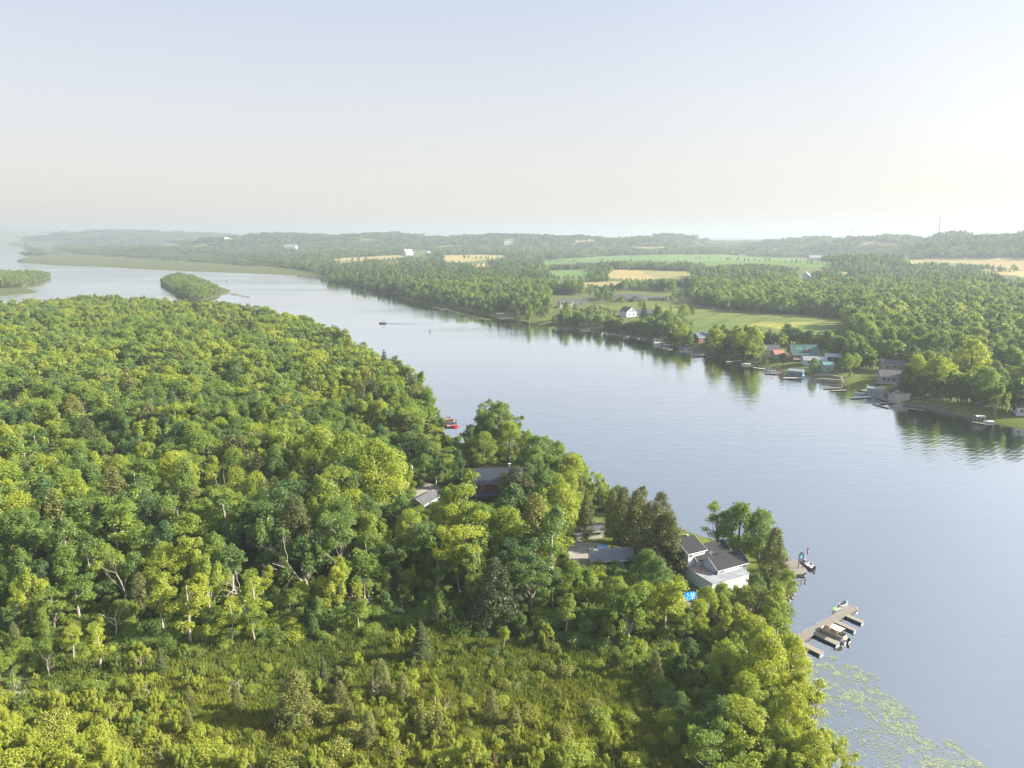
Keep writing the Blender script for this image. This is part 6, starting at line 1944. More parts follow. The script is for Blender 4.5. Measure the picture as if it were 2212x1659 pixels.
# boat on a trailer behind the bungalow
q = g1(1316, 1193)
tb = runabout("white motorboat on a trailer with blue and yellow covers behind the bungalow", (q[0], q[1], q[2] + .7), R(-4), L=7.2, Wd=2.4, motor=True)
m = MB(); m.box(-3.0, -.4, -1.0, 1.0, .86, 1.02, mat("pool_blue_cover", (0.10, 0.32, 0.72), .5)); m.build("blue_cover", tb); m = MB(); m.box(-.38, 1.7, -.95, .95, .86, 1.0, M_YELLOW); m.build("yellow_cover", tb)
m = MB(); m.box(-3.2, 3.6, -.06, .06, -.4, -.25, M_STEEL)
for sy in (-1, 1): m.tube([(-.8, sy * .95, -.35), (-.8, sy * 1.15, -.35)], .35, M_BLACK, 10)
m.build("trailer", tb)
q = g1(1160, 1268); runabout("teal covered boat parked among the trees near the tall lime tree", (q[0], q[1], q[2] + .3), R(10), L=5.5, cover=M_TEAL, motor=False)
def car(label, pos, rot, mt_):
    t = thing("parked_car", label, "car", pos, rot)
    m = MB(); m.loft([[(x_, -.88, .35), (x_, .88, .35), (x_, .9, h_), (x_, -.9, h_)] for x_, h_ in ((-2.2, .85), (-1.9, 1.0), (1.0, 1.0), (2.1, .8), (2.25, .6))], mt_); m.build("body", t)
    m = MB(); m.loft([[(x_, -w_, 1.0), (x_, w_, 1.0), (x_ + dx, w_ * .85, 1.5), (x_ + dx, -w_ * .85, 1.5)] for x_, w_, dx in ((-1.9, .8, .35), (-.4, .82, 0), (1.0, .8, -.5))], M_GLASS); m.build("cabin", t)
    for sx in (-1.35, 1.35):
        for sy in (-1, 1):
            m = MB(); m.tube([(sx, sy * .72, .33), (sx, sy * .92, .33)], .33, M_BLACK, 10); m.build("wheel", t)
q = g1(1128, 1132); car("blue car parked in the shade below the dark cedar", q, R(30), M_BLUEC)
q = g1(1160, 1152); car("silver car parked on the gravel drive near the log house", q, R(-35), M_STEEL)

# --- red boats near the corner of the wood
def zp(px, py): q = at(px, py, 0); return float(q[0]), float(q[1])
q = zp(969, 912); pontoon_boat("pontoon boat with a maroon canopy moored below the headland", (q[0], q[1], 0), R(184), L=7.0, canopy=M_MAROONC, panel=M_BRICKRED, canopy_x=.2)
q = zp(977, 922); runabout("red and white speedboat moored beside the maroon canopied pontoon", (q[0], q[1], 0), R(5), L=6.2, Wd=2.2, hull=M_REDGEL, inside=M_GEL)
dock("short wooden dock between the wood and the two red boats", (946, 917), (970, 919), 1.3)
q = zp(1004, 941); runabout("white boat moored behind the leafless shoreline tree", (q[0], q[1], 0), R(160), L=5.5, cover=M_MAROONC)

# --- boat under way, marker, tiny boat
q = zp(827, 699); mb_ = pontoon_boat("lone pontoon boat with a dark canopy cruising in mid river", (q[0], q[1], 0), R(178), L=8.2, Wd=3.0, panel=M_MAROONC, canopy=M_NAVYC, canopy_x=-.3, cz=3.4)
q = zp(928.5, 717); bu = thing("channel_marker", "slim dark channel marker standing in the river right of the cruising boat", "marker", (q[0], q[1], 0))
m = MB(); m.tube([(0, 0, -.5), (0, 0, .7)], .45, M_BLACK, 8); m.build("float", bu); m = MB(); m.tube([(0, 0, .7), (0, 0, 2.6)], .2, M_BLACK, 6); m.build("spar", bu)
q = zp(490, 607); runabout("tiny dark fishing boat far upriver above the island", (q[0], q[1], 0), R(90), L=5.5, hull=M_PLUM, inside=M_BLACK)
wk = MB()
def ridge(pa, pb, w0, w1, h_, n=14):
    xa, ya = zp(*pa); xb, yb = zp(*pb)
    dx, dy = xb - xa, yb - ya; L_ = math.hypot(dx, dy); nx, ny = -dy / L_, dx / L_
    rings = []
    for k in range(n):
        t_ = k / (n - 1); w_ = w0 + (w1 - w0) * t_; hh = h_ * (1 - t_) ** .7 + .012
        wob = .5 * math.sin(k * 1.3)
        cx, cy = xa + dx * t_ + nx * wob, ya + dy * t_ + ny * wob
        rings.append([(cx - nx * w_, cy - ny * w_, -.03), (cx - nx * w_ * .4, cy - ny * w_ * .4, hh), (cx + nx * w_ * .4, cy + ny * w_ * .4, hh), (cx + nx * w_, cy + ny * w_, -.03)])
    wk.loft(rings, M_WATER)
ridge((838, 699), (1010, 697), .7, 1.2, .32); ridge((838, 700), (960, 703.5), .7, 1.2, .28); ridge((1010, 697), (1130, 702), .6, .8, .08)
tag(wk.build("boat_wake"), "thin wake lines trailing behind the cruising pontoon boat", "wake", kind="stuff")

# --- lily pads
def lilies():
    rs = np.random.RandomState(77)
    poly = [(1728, 1428), (1775, 1418), (1830, 1425), (1880, 1450), (1940, 1500), (1975, 1550), (2030, 1595), (2080, 1625), (2140, 1670), (2200, 1740), (1870, 1740), (1800, 1640), (1768, 1560), (1745, 1490)]
    inner = [(1772, 1540), (1800, 1505), (1850, 1520), (1905, 1570), (1960, 1620), (2010, 1700), (1900, 1720), (1830, 1640)]
    W_ = np.array(W(poly))
    n = 52000
    xx = rs.uniform(W_[:, 0].min(), W_[:, 0].max(), n); yy = rs.uniform(W_[:, 1].min(), W_[:, 1].max(), n)
    px, py = proj(xx, yy, np.zeros(n))
    keep = inpoly(px + 26 * (vnoise(xx / 2.5, yy / 2.5) - .5) * 2, py + 20 * (vnoise(xx / 2.5 + 9, yy / 2.5) - .5) * 2, poly) & (sdist(xx, yy, NEAR) < -0.3)
    dens = np.where(inpoly(px, py, inner), .22, .75) * (0.25 + 1.1 * (fbm(xx / 2.2, yy / 2.2, 2) > .46))
    keep &= rs.rand(n) < dens * .62
    xx, yy = xx[keep], yy[keep]
    n = len(xx)
    a = np.arange(7) * 2 * np.pi / 7
    rad = rs.uniform(.07, .165, n)[:, None] * rs.uniform(.8, 1.15, (n, 7))
    off = rs.uniform(0, 6.28, n)[:, None]
    V_ = np.stack([xx[:, None] + rad * np.cos(a + off), yy[:, None] + rad * np.sin(a + off), np.full((n, 7), .03) + rs.uniform(0, .02, (n, 1))], -1).reshape(-1, 3)
    Q_ = np.arange(n * 7).reshape(-1, 7)
    m_ = mat("lily_leaf", (0.15, 0.20, 0.13), 0.4, noise=(1.0, (0.26, 0.30, 0.20), 0.1), spec=.5)
    tag(obj("lily_pads", mesh_np("lily_pads", V_, Q_, [m_])), "pale green lily pads scattered over the shallows at the near bank", "lily pads", kind="stuff")
    xs_, ys_ = [], []
    for (x0, y0, x1, y1, k) in ((873, 646, 984, 672, 110), (985, 673, 1060, 690, 50), (470, 628, 540, 640, 60), (430, 596, 660, 603, 0)):
        t_ = rs.rand(k); j = rs.rand(k) ** 1.5
        a0, b0 = at(x0 + (x1 - x0) * t_, y0 + (y1 - y0) * t_ + j * 5)
        xs_.append(a0); ys_.append(b0)
    xx, yy = np.concatenate(xs_), np.concatenate(ys_); n = len(xx)
    rx, ry = rs.uniform(1.5, 4.5, n)[:, None], rs.uniform(.8, 2.2, n)[:, None]
    V_ = np.stack([xx[:, None] + rx * np.cos(a), yy[:, None] + ry * np.sin(a), np.full((n, 7), .03) + rs.uniform(0, .03, (n, 1))], -1).reshape(-1, 3)
    tag(obj("water_weed", mesh_np("water_weed", V_, np.arange(n * 7).reshape(-1, 7), [GM["marsh"]])), "floating weed mats along the far wooded shore", "water weed", kind="stuff")
lilies()
# ------------------------------------------------------------------ far bank: cottages
def H(nm, label, px, py, *a, **k):
    q = g1(px, py)
    return house(nm, label, "house" if "barn" not in nm and "shed" not in nm and "boathouse" not in nm else nm.replace("_", " "), q, *a, **k)
hA = H("lake_house", "large grey-roofed lake house with a glass gable on a walled terrace", 1222, 663, 17, 12, 6.0, 4.2, R(8), M_CREAM, M_SHINGLE2,
       [('F', -6, 4.4, 2.0, 1.6), ('F', -2, 4.4, 2.2, 1.6), ('F', 3, 4.4, 2.0, 1.4), ('F', -4, 1.6, 3.0, 1.8), ('F', 4, 1.6, 3.0, 1.6), ('L', -2.4, 3.2, 2.0, 4.4), ('L', 2.4, 3.2, 2.0, 4.4), ('L', 0, 7.4, 2.2, 1.8)])
m = MB(); m.box(-12, 18, -11, -10.4, -3, .6, M_STONE); m.build("terrace_wall", hA)
m = MB(); m.box(-10.2, 9, -10.3, -6.1, -2, .1, M_CONC); m.build("terrace", hA)
H("garage_house", "low grey-roofed garage with a pale gable beside the large lake house", 1254, 659, 14, 9, 3.6, 3.0, R(-2), M_CREAM, M_SHINGLE2, [('F', 0, 1.8, 2.4, 1.6)], door=('R', 0, 3.0, 2.4))
H("white_gabled_house", "white gabled house with tall windows and a blue-grey roof above the boat lifts", 1356, 683, 13, 13, 5.4, 4.6, R(118), M_SIDING, M_SHINGLE2,
  [('L', -2.6, 2.2, 1.6, 2.4), ('L', 2.6, 2.2, 1.6, 2.4), ('L', -1.3, 6.2, 1.6, 2.2), ('L', 1.3, 6.2, 1.6, 2.2), ('F', 0, 3, 1.6, 1.4), ('F', 4, 3, 1.6, 1.4)])
H("low_house", "low grey roof joined to the right of the white gabled house", 1390, 680, 18, 9, 3.0, 2.6, R(-6), M_GREYSIDE, M_SHINGLE2, [('F', 3, 1.6, 2, 1.2)])
hS = H("stone_house", "long tan stone house with several gables on the sunny lawn", 1359, 651, 34, 12, 4.4, 4.4, R(0), M_STONE, M_SHINGLE2,
       [('F', -12, 2.2, 2, 1.6), ('F', -6, 2.2, 2.4, 1.6), ('F', 12, 2.2, 2, 1.6)], door=('F', 2, 4.5, 3))
for gx in (-9, 7):
    m = MB(); m.add([(gx - 3.6, -9, -.5), (gx + 3.6, -9, -.5), (gx + 3.6, -9, 4.2), (gx, -9, 7.2), (gx - 3.6, -9, 4.2), (gx - 3.6, -6.02, -.5), (gx + 3.6, -6.02, -.5), (gx + 3.6, -6.02, 4.2), (gx, -2.6, 7.2), (gx - 3.6, -6.02, 4.2)],
                    [(0, 1, 2, 3, 4), (1, 6, 7, 2), (5, 0, 4, 9)], M_STONE); w_ = m.build("gable_bay", hS)
    m = MB(); m.add([(gx - 4.1, -9.4, 3.95), (gx, -9.4, 7.35), (gx, -2.4, 7.35), (gx - 4.1, -6.4, 3.95), (gx + 4.1, -9.4, 3.95), (gx + 4.1, -6.4, 3.95), (gx - 4.1, -9.4, 4.1), (gx, -9.4, 7.5), (gx, -2.4, 7.5), (gx - 4.1, -6.4, 4.1), (gx + 4.1, -9.4, 4.1), (gx + 4.1, -6.4, 4.1)],
                    [(0, 1, 2, 3), (1, 4, 5, 2), (6, 9, 8, 7), (7, 8, 11, 10), (0, 6, 7, 1), (1, 7, 10, 4)], M_SHINGLE2); m.build("gable_roof", w_)
hL = H("long_shed", "long pale shed with a row of arched bays at the wood edge", 1418, 649, 26, 8, 4.4, 1.2, R(0), M_CREAM, M_SHINGLE2)
for k in range(9):
    m = MB(); m.box(-11.6 + k * 2.7, -9.8 + k * 2.7, -4.06, -4.004, 0, 3.4, M_DARKWOOD); m.build("bay", hL)
H("cottage", "blue-roofed cottage tucked between the sunlit shore trees", 1514, 737, 12, 9, 4.0, 3.4, R(25), M_LOG, mat("blue_roof", (0.07, 0.10, 0.16), .6), [('F', -2, 2, 2, 1.4), ('F', 2, 2, 2, 1.4)])
H("cottage", "grey-roofed pale cottage left of the green-roofed house", 1660, 766, 13, 9, 4.6, 2.8, R(-12), M_CREAM, M_SHINGLE2, [('F', -3, 3, 1.6, 1.2), ('F', 2, 3, 1.6, 1.2)], chim=(4.5, 1, 1.0))
H("shed", "small shed with a faded red roof beside the grey-roofed cottage", 1679, 772, 7, 6, 3.0, 2.4, R(10), M_TEALP, M_REDROOF, [('F', 0, 1.5, 1.2, 1)])
hG = H("green_roofed_house", "large red and white timbered house with a green metal roof", 1733, 774, 17, 12, 4.4, 5.4, R(-3), M_BRICKRED, M_GREENROOF,
       [('F', -5, 2.2, 2.2, 1.8), ('F', -1, 2.2, 2.2, 1.8), ('L', -3, 2.2, 2.0, 2.4), ('L', 0, 2.2, 2.0, 2.4), ('L', 3, 2.2, 2.0, 2.4), ('L', 0, 6.2, 2.2, 2.2), ('F', 5.5, 2.2, 2.0, 1.6)], over=1.0)
m = MB()
gx = 2.2
m.add([(gx - 1.6, -5.2, 5.0), (gx + 1.6, -5.2, 5.0), (gx + 1.6, -5.2, 6.6), (gx, -5.2, 8.0), (gx - 1.6, -5.2, 6.6), (gx - 1.6, -2.0, 6.6), (gx + 1.6, -2.0, 6.6), (gx, -1.4, 8.0)], [(0, 1, 2, 3, 4), (1, 6, 2), (0, 4, 5)], M_BRICKRED)
dm_ = m.build("dormer", hG)
m = MB(); m.add([(gx - 2.1, -5.7, 6.3), (gx, -5.7, 8.15), (gx, -1.0, 8.15), (gx - 2.1, -1.8, 6.3), (gx + 2.1, -5.7, 6.3), (gx + 2.1, -1.8, 6.3)], [(0, 1, 2, 3), (3, 2, 1, 0), (1, 4, 5, 2), (2, 5, 4, 1)], M_WHITE); m.build("dormer_roof", dm_)
for q in (-5.5, -3.4): 
    m = MB(); m.add([(q, -3.4, 7.05), (q + 1.0, -3.4, 7.05), (q + 1.0, -2.4, 7.95), (q, -2.4, 7.95)], [(0, 1, 2, 3)], M_METALPALE); m.build("skylight", hG)
m = MB(); m.box(-9, 9, -8.6, -6.9, .5, .8, M_WHITE)
for k in range(7): m.box(-8.9 + k * 2.95, -8.75 + k * 2.95, -8.55, -8.4, -1.2, 1.8, M_WHITE)
m.box(-9, 9, -8.56, -8.5, 1.803, 1.9, M_WHITE); m.build("verandah", hG)
H("cottage", "low white cottage with a pale roof in front of the green-roofed house", 1758, 786, 15, 8, 3.2, 2.0, R(-8), M_SIDING, M_METALPALE, [('F', -4, 1.8, 2, 1.2), ('F', 0, 1.8, 2, 1.2), ('F', 4, 1.8, 2, 1.2)])
H("cottage", "dark cottage with a pale slanting roof right of the low white cottage", 1798, 779, 11, 8, 3.4, 1.6, R(-8), M_NAVYC, M_METALPALE, [('F', -1, 2, 1.4, 1.2)])
hT = H("shed", "garden shed with a turquoise roof behind the small bank tree", 1786, 801, 6, 6, 4.6, 1.4, R(-8), M_TEALP, mat("turquoise_roof", (0.09, 0.25, 0.24), .6), [('F', 0, 1.8, 1.4, 1.2)])
hD = H("cottage", "blue-grey cottage with a wide windowed porch and deck above the right lawn", 1921, 824, 12, 10, 4.2, 2.8, R(-14), M_GREYSIDE, M_SHINGLE2,
       [('F', -4.3, 2.2, 1.7, 1.9), ('F', -1.6, 2.2, 1.9, 1.9), ('F', 1.1, 2.2, 1.9, 1.9), ('F', 3.9, 2.2, 1.7, 1.9), ('L', 0, 2.2, 2, 1.8)])
m = MB(); m.box(-10, 8, -9, -5.05, -.2, .1, M_DECK); m.box(-10, 8, -9, -8.9, .103, .2, M_WOOD)
for k in range(7): m.tube([(-9.6 + k * 2.9, -8.6, -4), (-9.6 + k * 2.9, -8.6, -.2)], .14, M_WOOD, 5)
m.build("deck", hD)
H("house", "weathered house with a pale eave standing behind the blue-grey cottage", 1926, 801, 13, 9, 5.0, 2.2, R(-12), M_STONE, M_SHINGLE2, [('F', -4, 3, 1.4, 1.8), ('F', 0, 3, 1.6, 1.8)])
H("house", "white cottage with a railed porch cut by the right edge", 2216, 893, 10, 8, 3.4, 2.4, R(-20), M_SIDING, M_SHINGLE2, [('F', -3, 1.8, 1.4, 1.4), ('F', 0, 1.8, 1.4, 1.4), ('L', 0, 1.8, 1.4, 1.4)])
# boathouses standing at the water
def BH(label, pa, pb, dep, wh, rh, wm, rm, wins=(), **k):
    x, y, a, L = ax(pa, pb, .4)
    nx, ny = -math.sin(a), math.cos(a)
    return house("boathouse", label, "boathouse", (x + math.cos(a) * L / 2 + nx * dep / 2, y + math.sin(a) * L / 2 + ny * dep / 2, .3), L, dep, wh, rh, a, wm, rm, wins, over=.25, **k)
b1 = BH("flat-topped grey boathouse with a railed roof deck", (1872, 853), (1909, 857), 6, 4.2, .05, M_GREYSIDE, M_FLATROOF, [('F', -2.5, 1.9, 1.2, 1.8), ('F', 0.5, 1.9, 1.2, 1.8)])
m = MB()
for k in range(8):
    u = -5.2 + 10.4 * k / 7
    m.tube([(u * .95, -2.9, 4.4), (u * .95, -2.9, 5.4)], .06, M_TEALP, 4)
for zz in (4.9, 5.4): m.tube([(-5.0, -2.9, zz), (5.0, -2.9, zz)], .05, M_TEALP, 4); m.tube([(-5.0, -2.9, zz), (-5.0, 2.9, zz)], .05, M_TEALP, 4); m.tube([(5.0, -2.9, zz), (5.0, 2.9, zz)], .05, M_TEALP, 4)
m.build("railing", b1)
BH("cream gabled boathouse with a teal window at the right shore", (1925, 864), (1937, 868), 8, 4.6, 0.05, M_CREAM, M_SHINGLE, [])
q = ax((1924, 865), (1946, 868), .4)
house("boathouse", "yellow-white gabled boathouse front facing the water", "boathouse", (q[0] + q[3] / 2 * math.cos(q[2]) + 2.5, q[1] + q[3] / 2 * math.sin(q[2]) + 5, .3), 8.5, 6.6, 3.6, 2.6, R(70), M_CREAM, M_SHINGLE, [('L', 0, 2.2, 1.8, 1.8)], over=.3)
BH("small boathouse with a bright rear roof right of the cream one", (1947, 858), (1964, 861), 6, 3.0, 1.8, M_CREAM, M_METALPALE, [('F', 0, 1.6, 1.4, 1.2)])
BH("open-fronted blue boathouse with a white roof and arch", (1702, 811), (1733, 814), 6, 3.4, .9, M_TEAL, M_METALPALE, [('F', -2, 1.6, 3.0, 1.8), ('F', 2.6, 1.6, 2.2, 1.8)])
BH("small white boathouse box beside the yellow canopy lift", (1411, 740), (1428, 742), 5, 3.2, .4, M_SIDING, M_METALPALE, [('F', 0, 2.3, 2.6, .6)])
# farms
H("curved_barn", "barn with a rounded roof lit on its right side", 1741, 602, 20, 16, 5, 8, R(60), M_GREYSIDE, M_METALPALE)
H("farm_shed", "low white farm shed left of the rounded barn", 1720, 603, 20, 10, 4, 2, R(5), M_SIDING, M_METALPALE)
H("farm_barn", "wide hazy barn with a pale roof on the green field ridge", 1763, 563, 52, 24, 10, 8, R(0), M_GREYSIDE, M_METALPALE)
H("white_barn", "bright white round-roofed barn above the golden meadow", 881, 551, 30, 26, 10, 12, R(40), M_WHITE, M_WHITE)
H("white_barn", "smaller white barn right of the bright round-roofed one", 925, 552, 20, 16, 7, 8, R(60), M_WHITE, M_METALPALE)
H("farmhouse", "pale farmhouse on the hazy centre slope", 1099, 529, 46, 24, 9, 9, R(10), M_WHITE, M_METALPALE)
H("farmhouse", "small white farmhouse with a red barn beside it in the centre distance", 1128, 543, 26, 16, 7, 7, R(30), M_WHITE, M_REDROOF)
H("farmhouse", "long pale farm roof in the left distance", 628, 536.5, 60, 30, 9, 9, R(0), M_WHITE, M_METALPALE)
H("farmhouse", "tiny white farmhouse in the far left woods", 493, 519.5, 34, 24, 9, 8, R(0), M_WHITE, M_WHITE)
H("farmhouse", "white gabled farmhouse near the right edge", 2180, 610, 14, 12, 5, 6, R(60), M_WHITE, M_METALPALE)
def tower(label, px, py, top):
    y = 3050.0 if px > 2000 else 4100.0
    for _ in range(4):
        x = (px - 1106) / FPX * y * CP
        z = float(hz(x, y))
    lo, hi = 5.0, 200.0
    for _ in range(30):
        h = (lo + hi) / 2
        if proj(x, y, z + h)[1] > top: lo = h
        else: hi = h
    t = thing("radio_tower", label, "tower", (x, y, z))
    m = MB()
    w0 = 1.3
    L3 = [(w0 * math.cos(a), w0 * math.sin(a)) for a in (0, 2.094, 4.189)]
    for (a, b) in L3: m.tube([(a, b, 0), (a * .6, b * .6, h)], .75, M_DARKWOOD, 4)
    n = 24
    for k in range(n):
        for i in range(3):
            a, b = L3[i], L3[(i + 1) % 3]
            m.tube([(a[0], a[1], h * k / n), (b[0] * .9, b[1] * .9, h * (k + 1) / n)], .35, M_DARKWOOD, 4, cap=False)
    m.build("lattice", t)
    m = MB(); m.tube([(0, 0, h), (0, 0, h * 1.06)], .6, M_DARKWOOD, 4); m.build("antenna", t)
tower("tall thin radio tower on the hazy right hand hill", 2027, 512, 471)
tower("fainter short radio tower on the horizon left of the tall one", 1838, 515, 494)

# ------------------------------------------------------------------ far bank: docks, lifts and boats
def lift(label, pa, pb, canopy, dep=3.2, z=2.6, grp="canopied boat lifts on the far shore"):
    x, y, a, L = ax(pa, pb, 0)
    t = thing("boat_lift", label, "boat lift", (x, y, 0), a, grp)
    m = MB(); rows = [(-dep / 2 + dep * k / 6, z + .5 * (1 - (2 * k / 6 - 1) ** 2)) for k in range(7)]
    m.loft([[(xx, yy, zz) for yy, zz in rows] + [(xx, yy, zz - .12) for yy, zz in rows[::-1]] for xx in (0, L)], canopy); m.build("canopy", t)
    for xx in (.4, L - .4):
        for s in (-1, 1):
            m = MB(); m.tube([(xx, s * (dep / 2 - .1), -1), (xx, s * (dep / 2 - .1), z + .05)], .08, M_ALU, 5); m.build("post", t)
    return t
def boat_at(fn, label, px, py, rot, **k):
    q = zp(px, py); return fn(label, (q[0], q[1], 0), R(rot), **k)
g_ = "docks along the far shore"
lift("white canopied lift at the end of the lawn dock", (1073, 682), (1090, 682), M_GEL)
boat_at(runabout, "white boat under the white canopied lift", 1082, 684.5, 4, L=6)
dock("pale dock running from the lawn to the white canopied lift", (1078, 688.5), (1106, 687), 1.8, group=g_)
dock("dock left of the cluster of boats by the dark round trees", (1195, 705), (1212, 706), 1.6, group=g_)
boat_at(runabout, "white speedboat beside the dark wooded bank", 1222, 708, 175, L=7)
dock("long thin dock right of the white speedboat", (1228, 707), (1258, 711), 1.5, group=g_)
boat_at(pontoon_boat, "grey pontoon boat with a white canopy among the clustered docks", 1268, 714, 172, canopy=M_GEL)
boat_at(pontoon_boat, "pontoon boat behind the one with the white canopy", 1279, 711, 170, canopy=None)
q = zp(1291, 712); lift("tall small white lift at the right of the clustered docks", (1286, 713), (1296, 713), M_GEL, z=3.4)
dock("wide dark dock under the clustered boats", (1260, 716), (1300, 718.5), 2.4, group=g_)
boat_at(runabout, "small white boat alone below the tall pale tree", 1353, 730, 178, L=5.6)
dock("upper of two thin docks right of the lone white boat", (1383, 724.5), (1399, 726), 1.2, group=g_)
dock("lower of two thin docks right of the lone white boat", (1383, 735.5), (1401, 735), 1.2, group=g_)
lift("lift with a pale yellow canopy", (1412, 745), (1436, 744), M_YELC, z=1.9)
boat_at(pontoon_boat, "pontoon boat in front of the pale yellow canopy", 1420, 748, 175, canopy=None)
lift("lift with a grey canopy right of the pale yellow one", (1432, 749), (1448, 750), M_STEEL, z=1.8)
boat_at(runabout, "white boat in front of the grey canopied lift", 1438, 752.5, 178, L=6)
dock("dock in front of the grey canopied lift", (1441, 755), (1453, 753.5), 1.5, group=g_)
lift("lift with a bright blue canopy", (1468, 758), (1490, 757), M_BLUEC, z=2.2)
boat_at(runabout, "white boat below the bright blue canopy", 1477, 759.5, 176, L=6.4)
boat_at(runabout, "second white boat right of the bright blue canopy", 1491, 761, 176, L=5.6)
lift("lift with a wide brown canopy", (1500, 765), (1525, 763.5), M_BROWNC, z=2.0)
boat_at(pontoon_boat, "pontoon boat moored left of the wide brown canopy", 1505, 766, 176, canopy=None)
dock("dock in front of the wide brown canopy", (1505, 769.5), (1533, 767), 1.6, group=g_)
boat_at(kayak, "yellow kayak floating off the dock with the brown canopy", 1534, 770.5, 175, col=M_YELLOW, L=4)
dock("low grey dock below the sunlit yellow-green tree", (1542, 773), (1563, 773.5), 1.4, group=g_)
dock("long pale dock lying parallel to the far shore", (1568, 781), (1601, 779), 2.0, top=M_CONC, group=g_)
boat_at(runabout, "white covered boat right of the long pale dock", 1611, 788, 176, L=6.5, cover=M_GEL)
dock("dock beside the white covered boat", (1612, 790), (1627, 789.5), 1.4, group=g_)
dock("pale dock left of the three clustered white boats", (1627, 793.5), (1652, 797), 1.9, top=M_CONC, group=g_)
boat_at(runabout, "left boat of the three clustered white boats", 1658, 797, 170, L=6)
boat_at(runabout, "middle boat of the three with an upright windshield", 1666, 802, 178, L=6.4)
boat_at(runabout, "right boat of the three close to the dark dock", 1672, 806, 178, L=5.4)
dock("dark dock between the clustered boats and the blue boathouse", (1652, 805), (1686, 808), 1.8, group=g_)
dock("white-edged dock in front of the blue boathouse", (1692, 816), (1736, 816), 2.2, top=M_CONC, group=g_)
boat_at(runabout, "small white boat at the right of the blue boathouse", 1730, 813.5, 170, L=4.5, cover=M_GEL)
dock("tan dock left of the lakeside lawn", (1781, 838.5), (1815, 837), 2.0, group=g_)
dock("second tan dock just below the first by the lawn", (1796, 843.5), (1828, 842), 2.0, group=g_)
boat_at(runabout, "covered white boat left of the railed boathouse", 1857, 852, 176, L=6.6, cover=M_GEL)
boat_at(kayak, "upturned white dinghy behind the covered boat", 1866, 845, 200, col=M_GEL, L=4.2)
dock("long white dock with a blue edge in front of the railed boathouse", (1838, 859.5), (1883, 856.5), 1.9, top=M_GEL, group=g_)
boat_at(kayak, "blue kayak tied to the long white dock", 1876, 861, 178, col=M_BLUEC, L=5)
dock("angled dock between the railed and cream boathouses", (1893, 858), (1919, 866), 2.2, group=g_)
dock("floating dock arm pointing left below the cream boathouse", (1887, 872), (1934, 869), 1.8, group=g_)
dock("short dock arm slanting from the one below the cream boathouse", (1893, 873), (1920, 880), 1.4, group=g_)
boat_at(kayak, "upper lime-green kayak on the right shore", 1982, 868.5, 175, col=M_LIME, L=4.2)
boat_at(kayak, "lower lime-green kayak on the right shore", 1983, 873, 178, col=M_LIME, L=4.2)
for nm_ in ("kayak",):
    for o in [o for o in SC.objects if o.get("label", "").endswith("lime-green kayak on the right shore") or "upturned" in o.get("label", "")]:
        o.location.z = float(hz(o.location.x, o.location.y)) + .15 if float(hz(o.location.x, o.location.y)) > 0 else .35
dock("stony landing with planks along the right shore", (1963, 882), (1998, 886), 2.4, group=g_)
lift("white canopied dock shelter at the right shore", (2104, 911), (2124, 911), M_GEL, z=2.9)
boat_at(runabout, "white boat right of the canopied dock shelter", 2134, 913, 176, L=5, cover=M_GEL)
dock("dock under the white canopied shelter", (2098, 911), (2128, 915), 1.8, group=g_)
def low_wall(label, pts, h=1.3, th=.7, mt_=None):
    t = thing("retaining_wall", label, "wall", (0, 0, 0))
    for a, b in zip(pts[:-1], pts[1:]):
        xa, ya, za = g1(*a); xb, yb, zb = g1(*b)
        dx, dy = xb - xa, yb - ya; L = math.hypot(dx, dy); nx, ny = -dy / L * th / 2, dx / L * th / 2
        m = MB(); m.add([(xa - nx, ya - ny, za - 1), (xb - nx, yb - ny, zb - 1), (xb + nx, yb + ny, zb - 1), (xa + nx, ya + ny, za - 1), (xa - nx, ya - ny, za + h), (xb - nx, yb - ny, zb + h), (xb + nx, yb + ny, zb + h), (xa + nx, ya + ny, za + h)],
              [(3, 2, 1, 0), (4, 5, 6, 7), (0, 1, 5, 4), (1, 2, 6, 5), (2, 3, 7, 6), (3, 0, 4, 7)], mt_ or M_ROCK); m.build("wall_section", t)
low_wall("grey stone shore wall running along the right shore", [(1950, 876), (1985, 879), (2020, 886), (2055, 893.5), (2098, 903)], .8, 1.6)
low_wall("long lavender-grey stone wall above the right shore", [(2000, 874), (2025, 880), (2050, 888)], 1.4, 1.0)
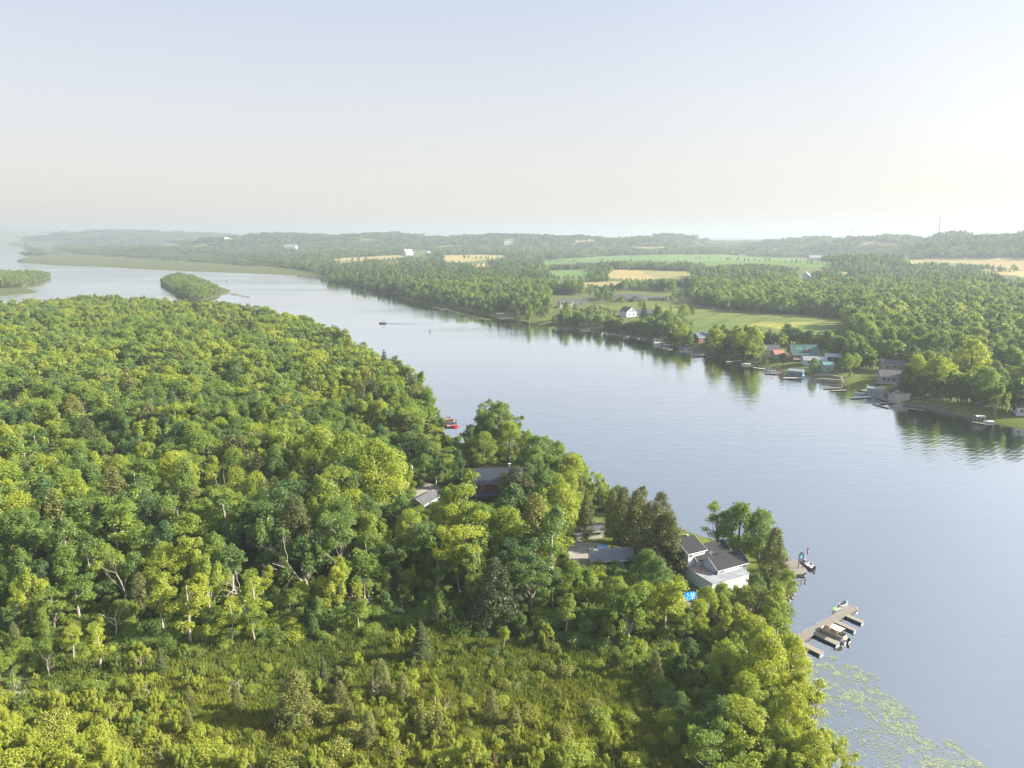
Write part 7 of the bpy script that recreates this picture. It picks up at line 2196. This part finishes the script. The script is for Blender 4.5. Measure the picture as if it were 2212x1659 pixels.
low_wall("brown terraced wall left of the lakeside lawn", [(1765, 822), (1790, 824), (1820, 826)], 1.6, 1.2, M_STONE)
low_wall("stone wall on the bank behind the tan docks", [(1760, 812), (1790, 812), (1818, 818)], 1.2, 1.0, M_STONE)
q = g1(1946, 838); um2 = thing("garden_umbrella", "pale green garden umbrella standing by the right hand cottage", "umbrella", q)
m = MB(); m.tube([(0, 0, 0), (0, 0, 3.6)], .1, M_GEL); m.build("pole", um2); m = MB(); m.tube([(0, 0, 3.2), (0, 0, 4.0)], [2.0, .1], M_TEALP, 8); m.build("canopy", um2)
# track along the field
tr = MB()
P_ = [(1471, 655.8), (1500, 659.5), (1540, 665.5), (1587, 671.8), (1650, 677), (1713, 681), (1780, 686.5), (1837, 691.5)]
rg = []
pts_ = []
for i in range(len(P_) - 1):
    for k in range(8):
        f = k / 8; pts_.append((P_[i][0] * (1 - f) + P_[i + 1][0] * f, P_[i][1] * (1 - f) + P_[i + 1][1] * f))
V_ = []; F_ = []
for i, p in enumerate(pts_):
    x, y, z = g1(*p)
    V_ += [(x, y - 2.2, float(hz(x, y - 2.2)) + .25), (x, y + 2.2, float(hz(x, y + 2.2)) + .25)]
    if i: F_.append((2 * i - 2, 2 * i, 2 * i + 1, 2 * i - 1))
tr.add(V_, F_, GM["gravel"]); tag(tr.build("gravel_path"), "thin pale track between the crop field and the dark wood", "path", kind="structure")
# ------------------------------------------------------------------ haze
hb = MB()
M_HAZE = bpy.data.materials.new("haze_air")
M_HAZE.use_nodes = True
hn_, hl_ = M_HAZE.node_tree.nodes, M_HAZE.node_tree.links
hn_.clear()
ho = hn_.new("ShaderNodeOutputMaterial")
pv = hn_.new("ShaderNodeVolumePrincipled")
pv.inputs["Color"].default_value = (0.51, 0.60, 0.69, 1)
pv.inputs["Density"].default_value = HAZE
pv.inputs["Anisotropy"].default_value = 0.2
hl_.new(pv.outputs[0], ho.inputs["Volume"])
hb.box(-62000, 62000, -200, 62000, -3.0, 210.0, M_HAZE)
tag(hb.build("haze"), "thin summer haze over the river and the far hills", "haze", kind="stuff")
print("objects", len(SC.objects))
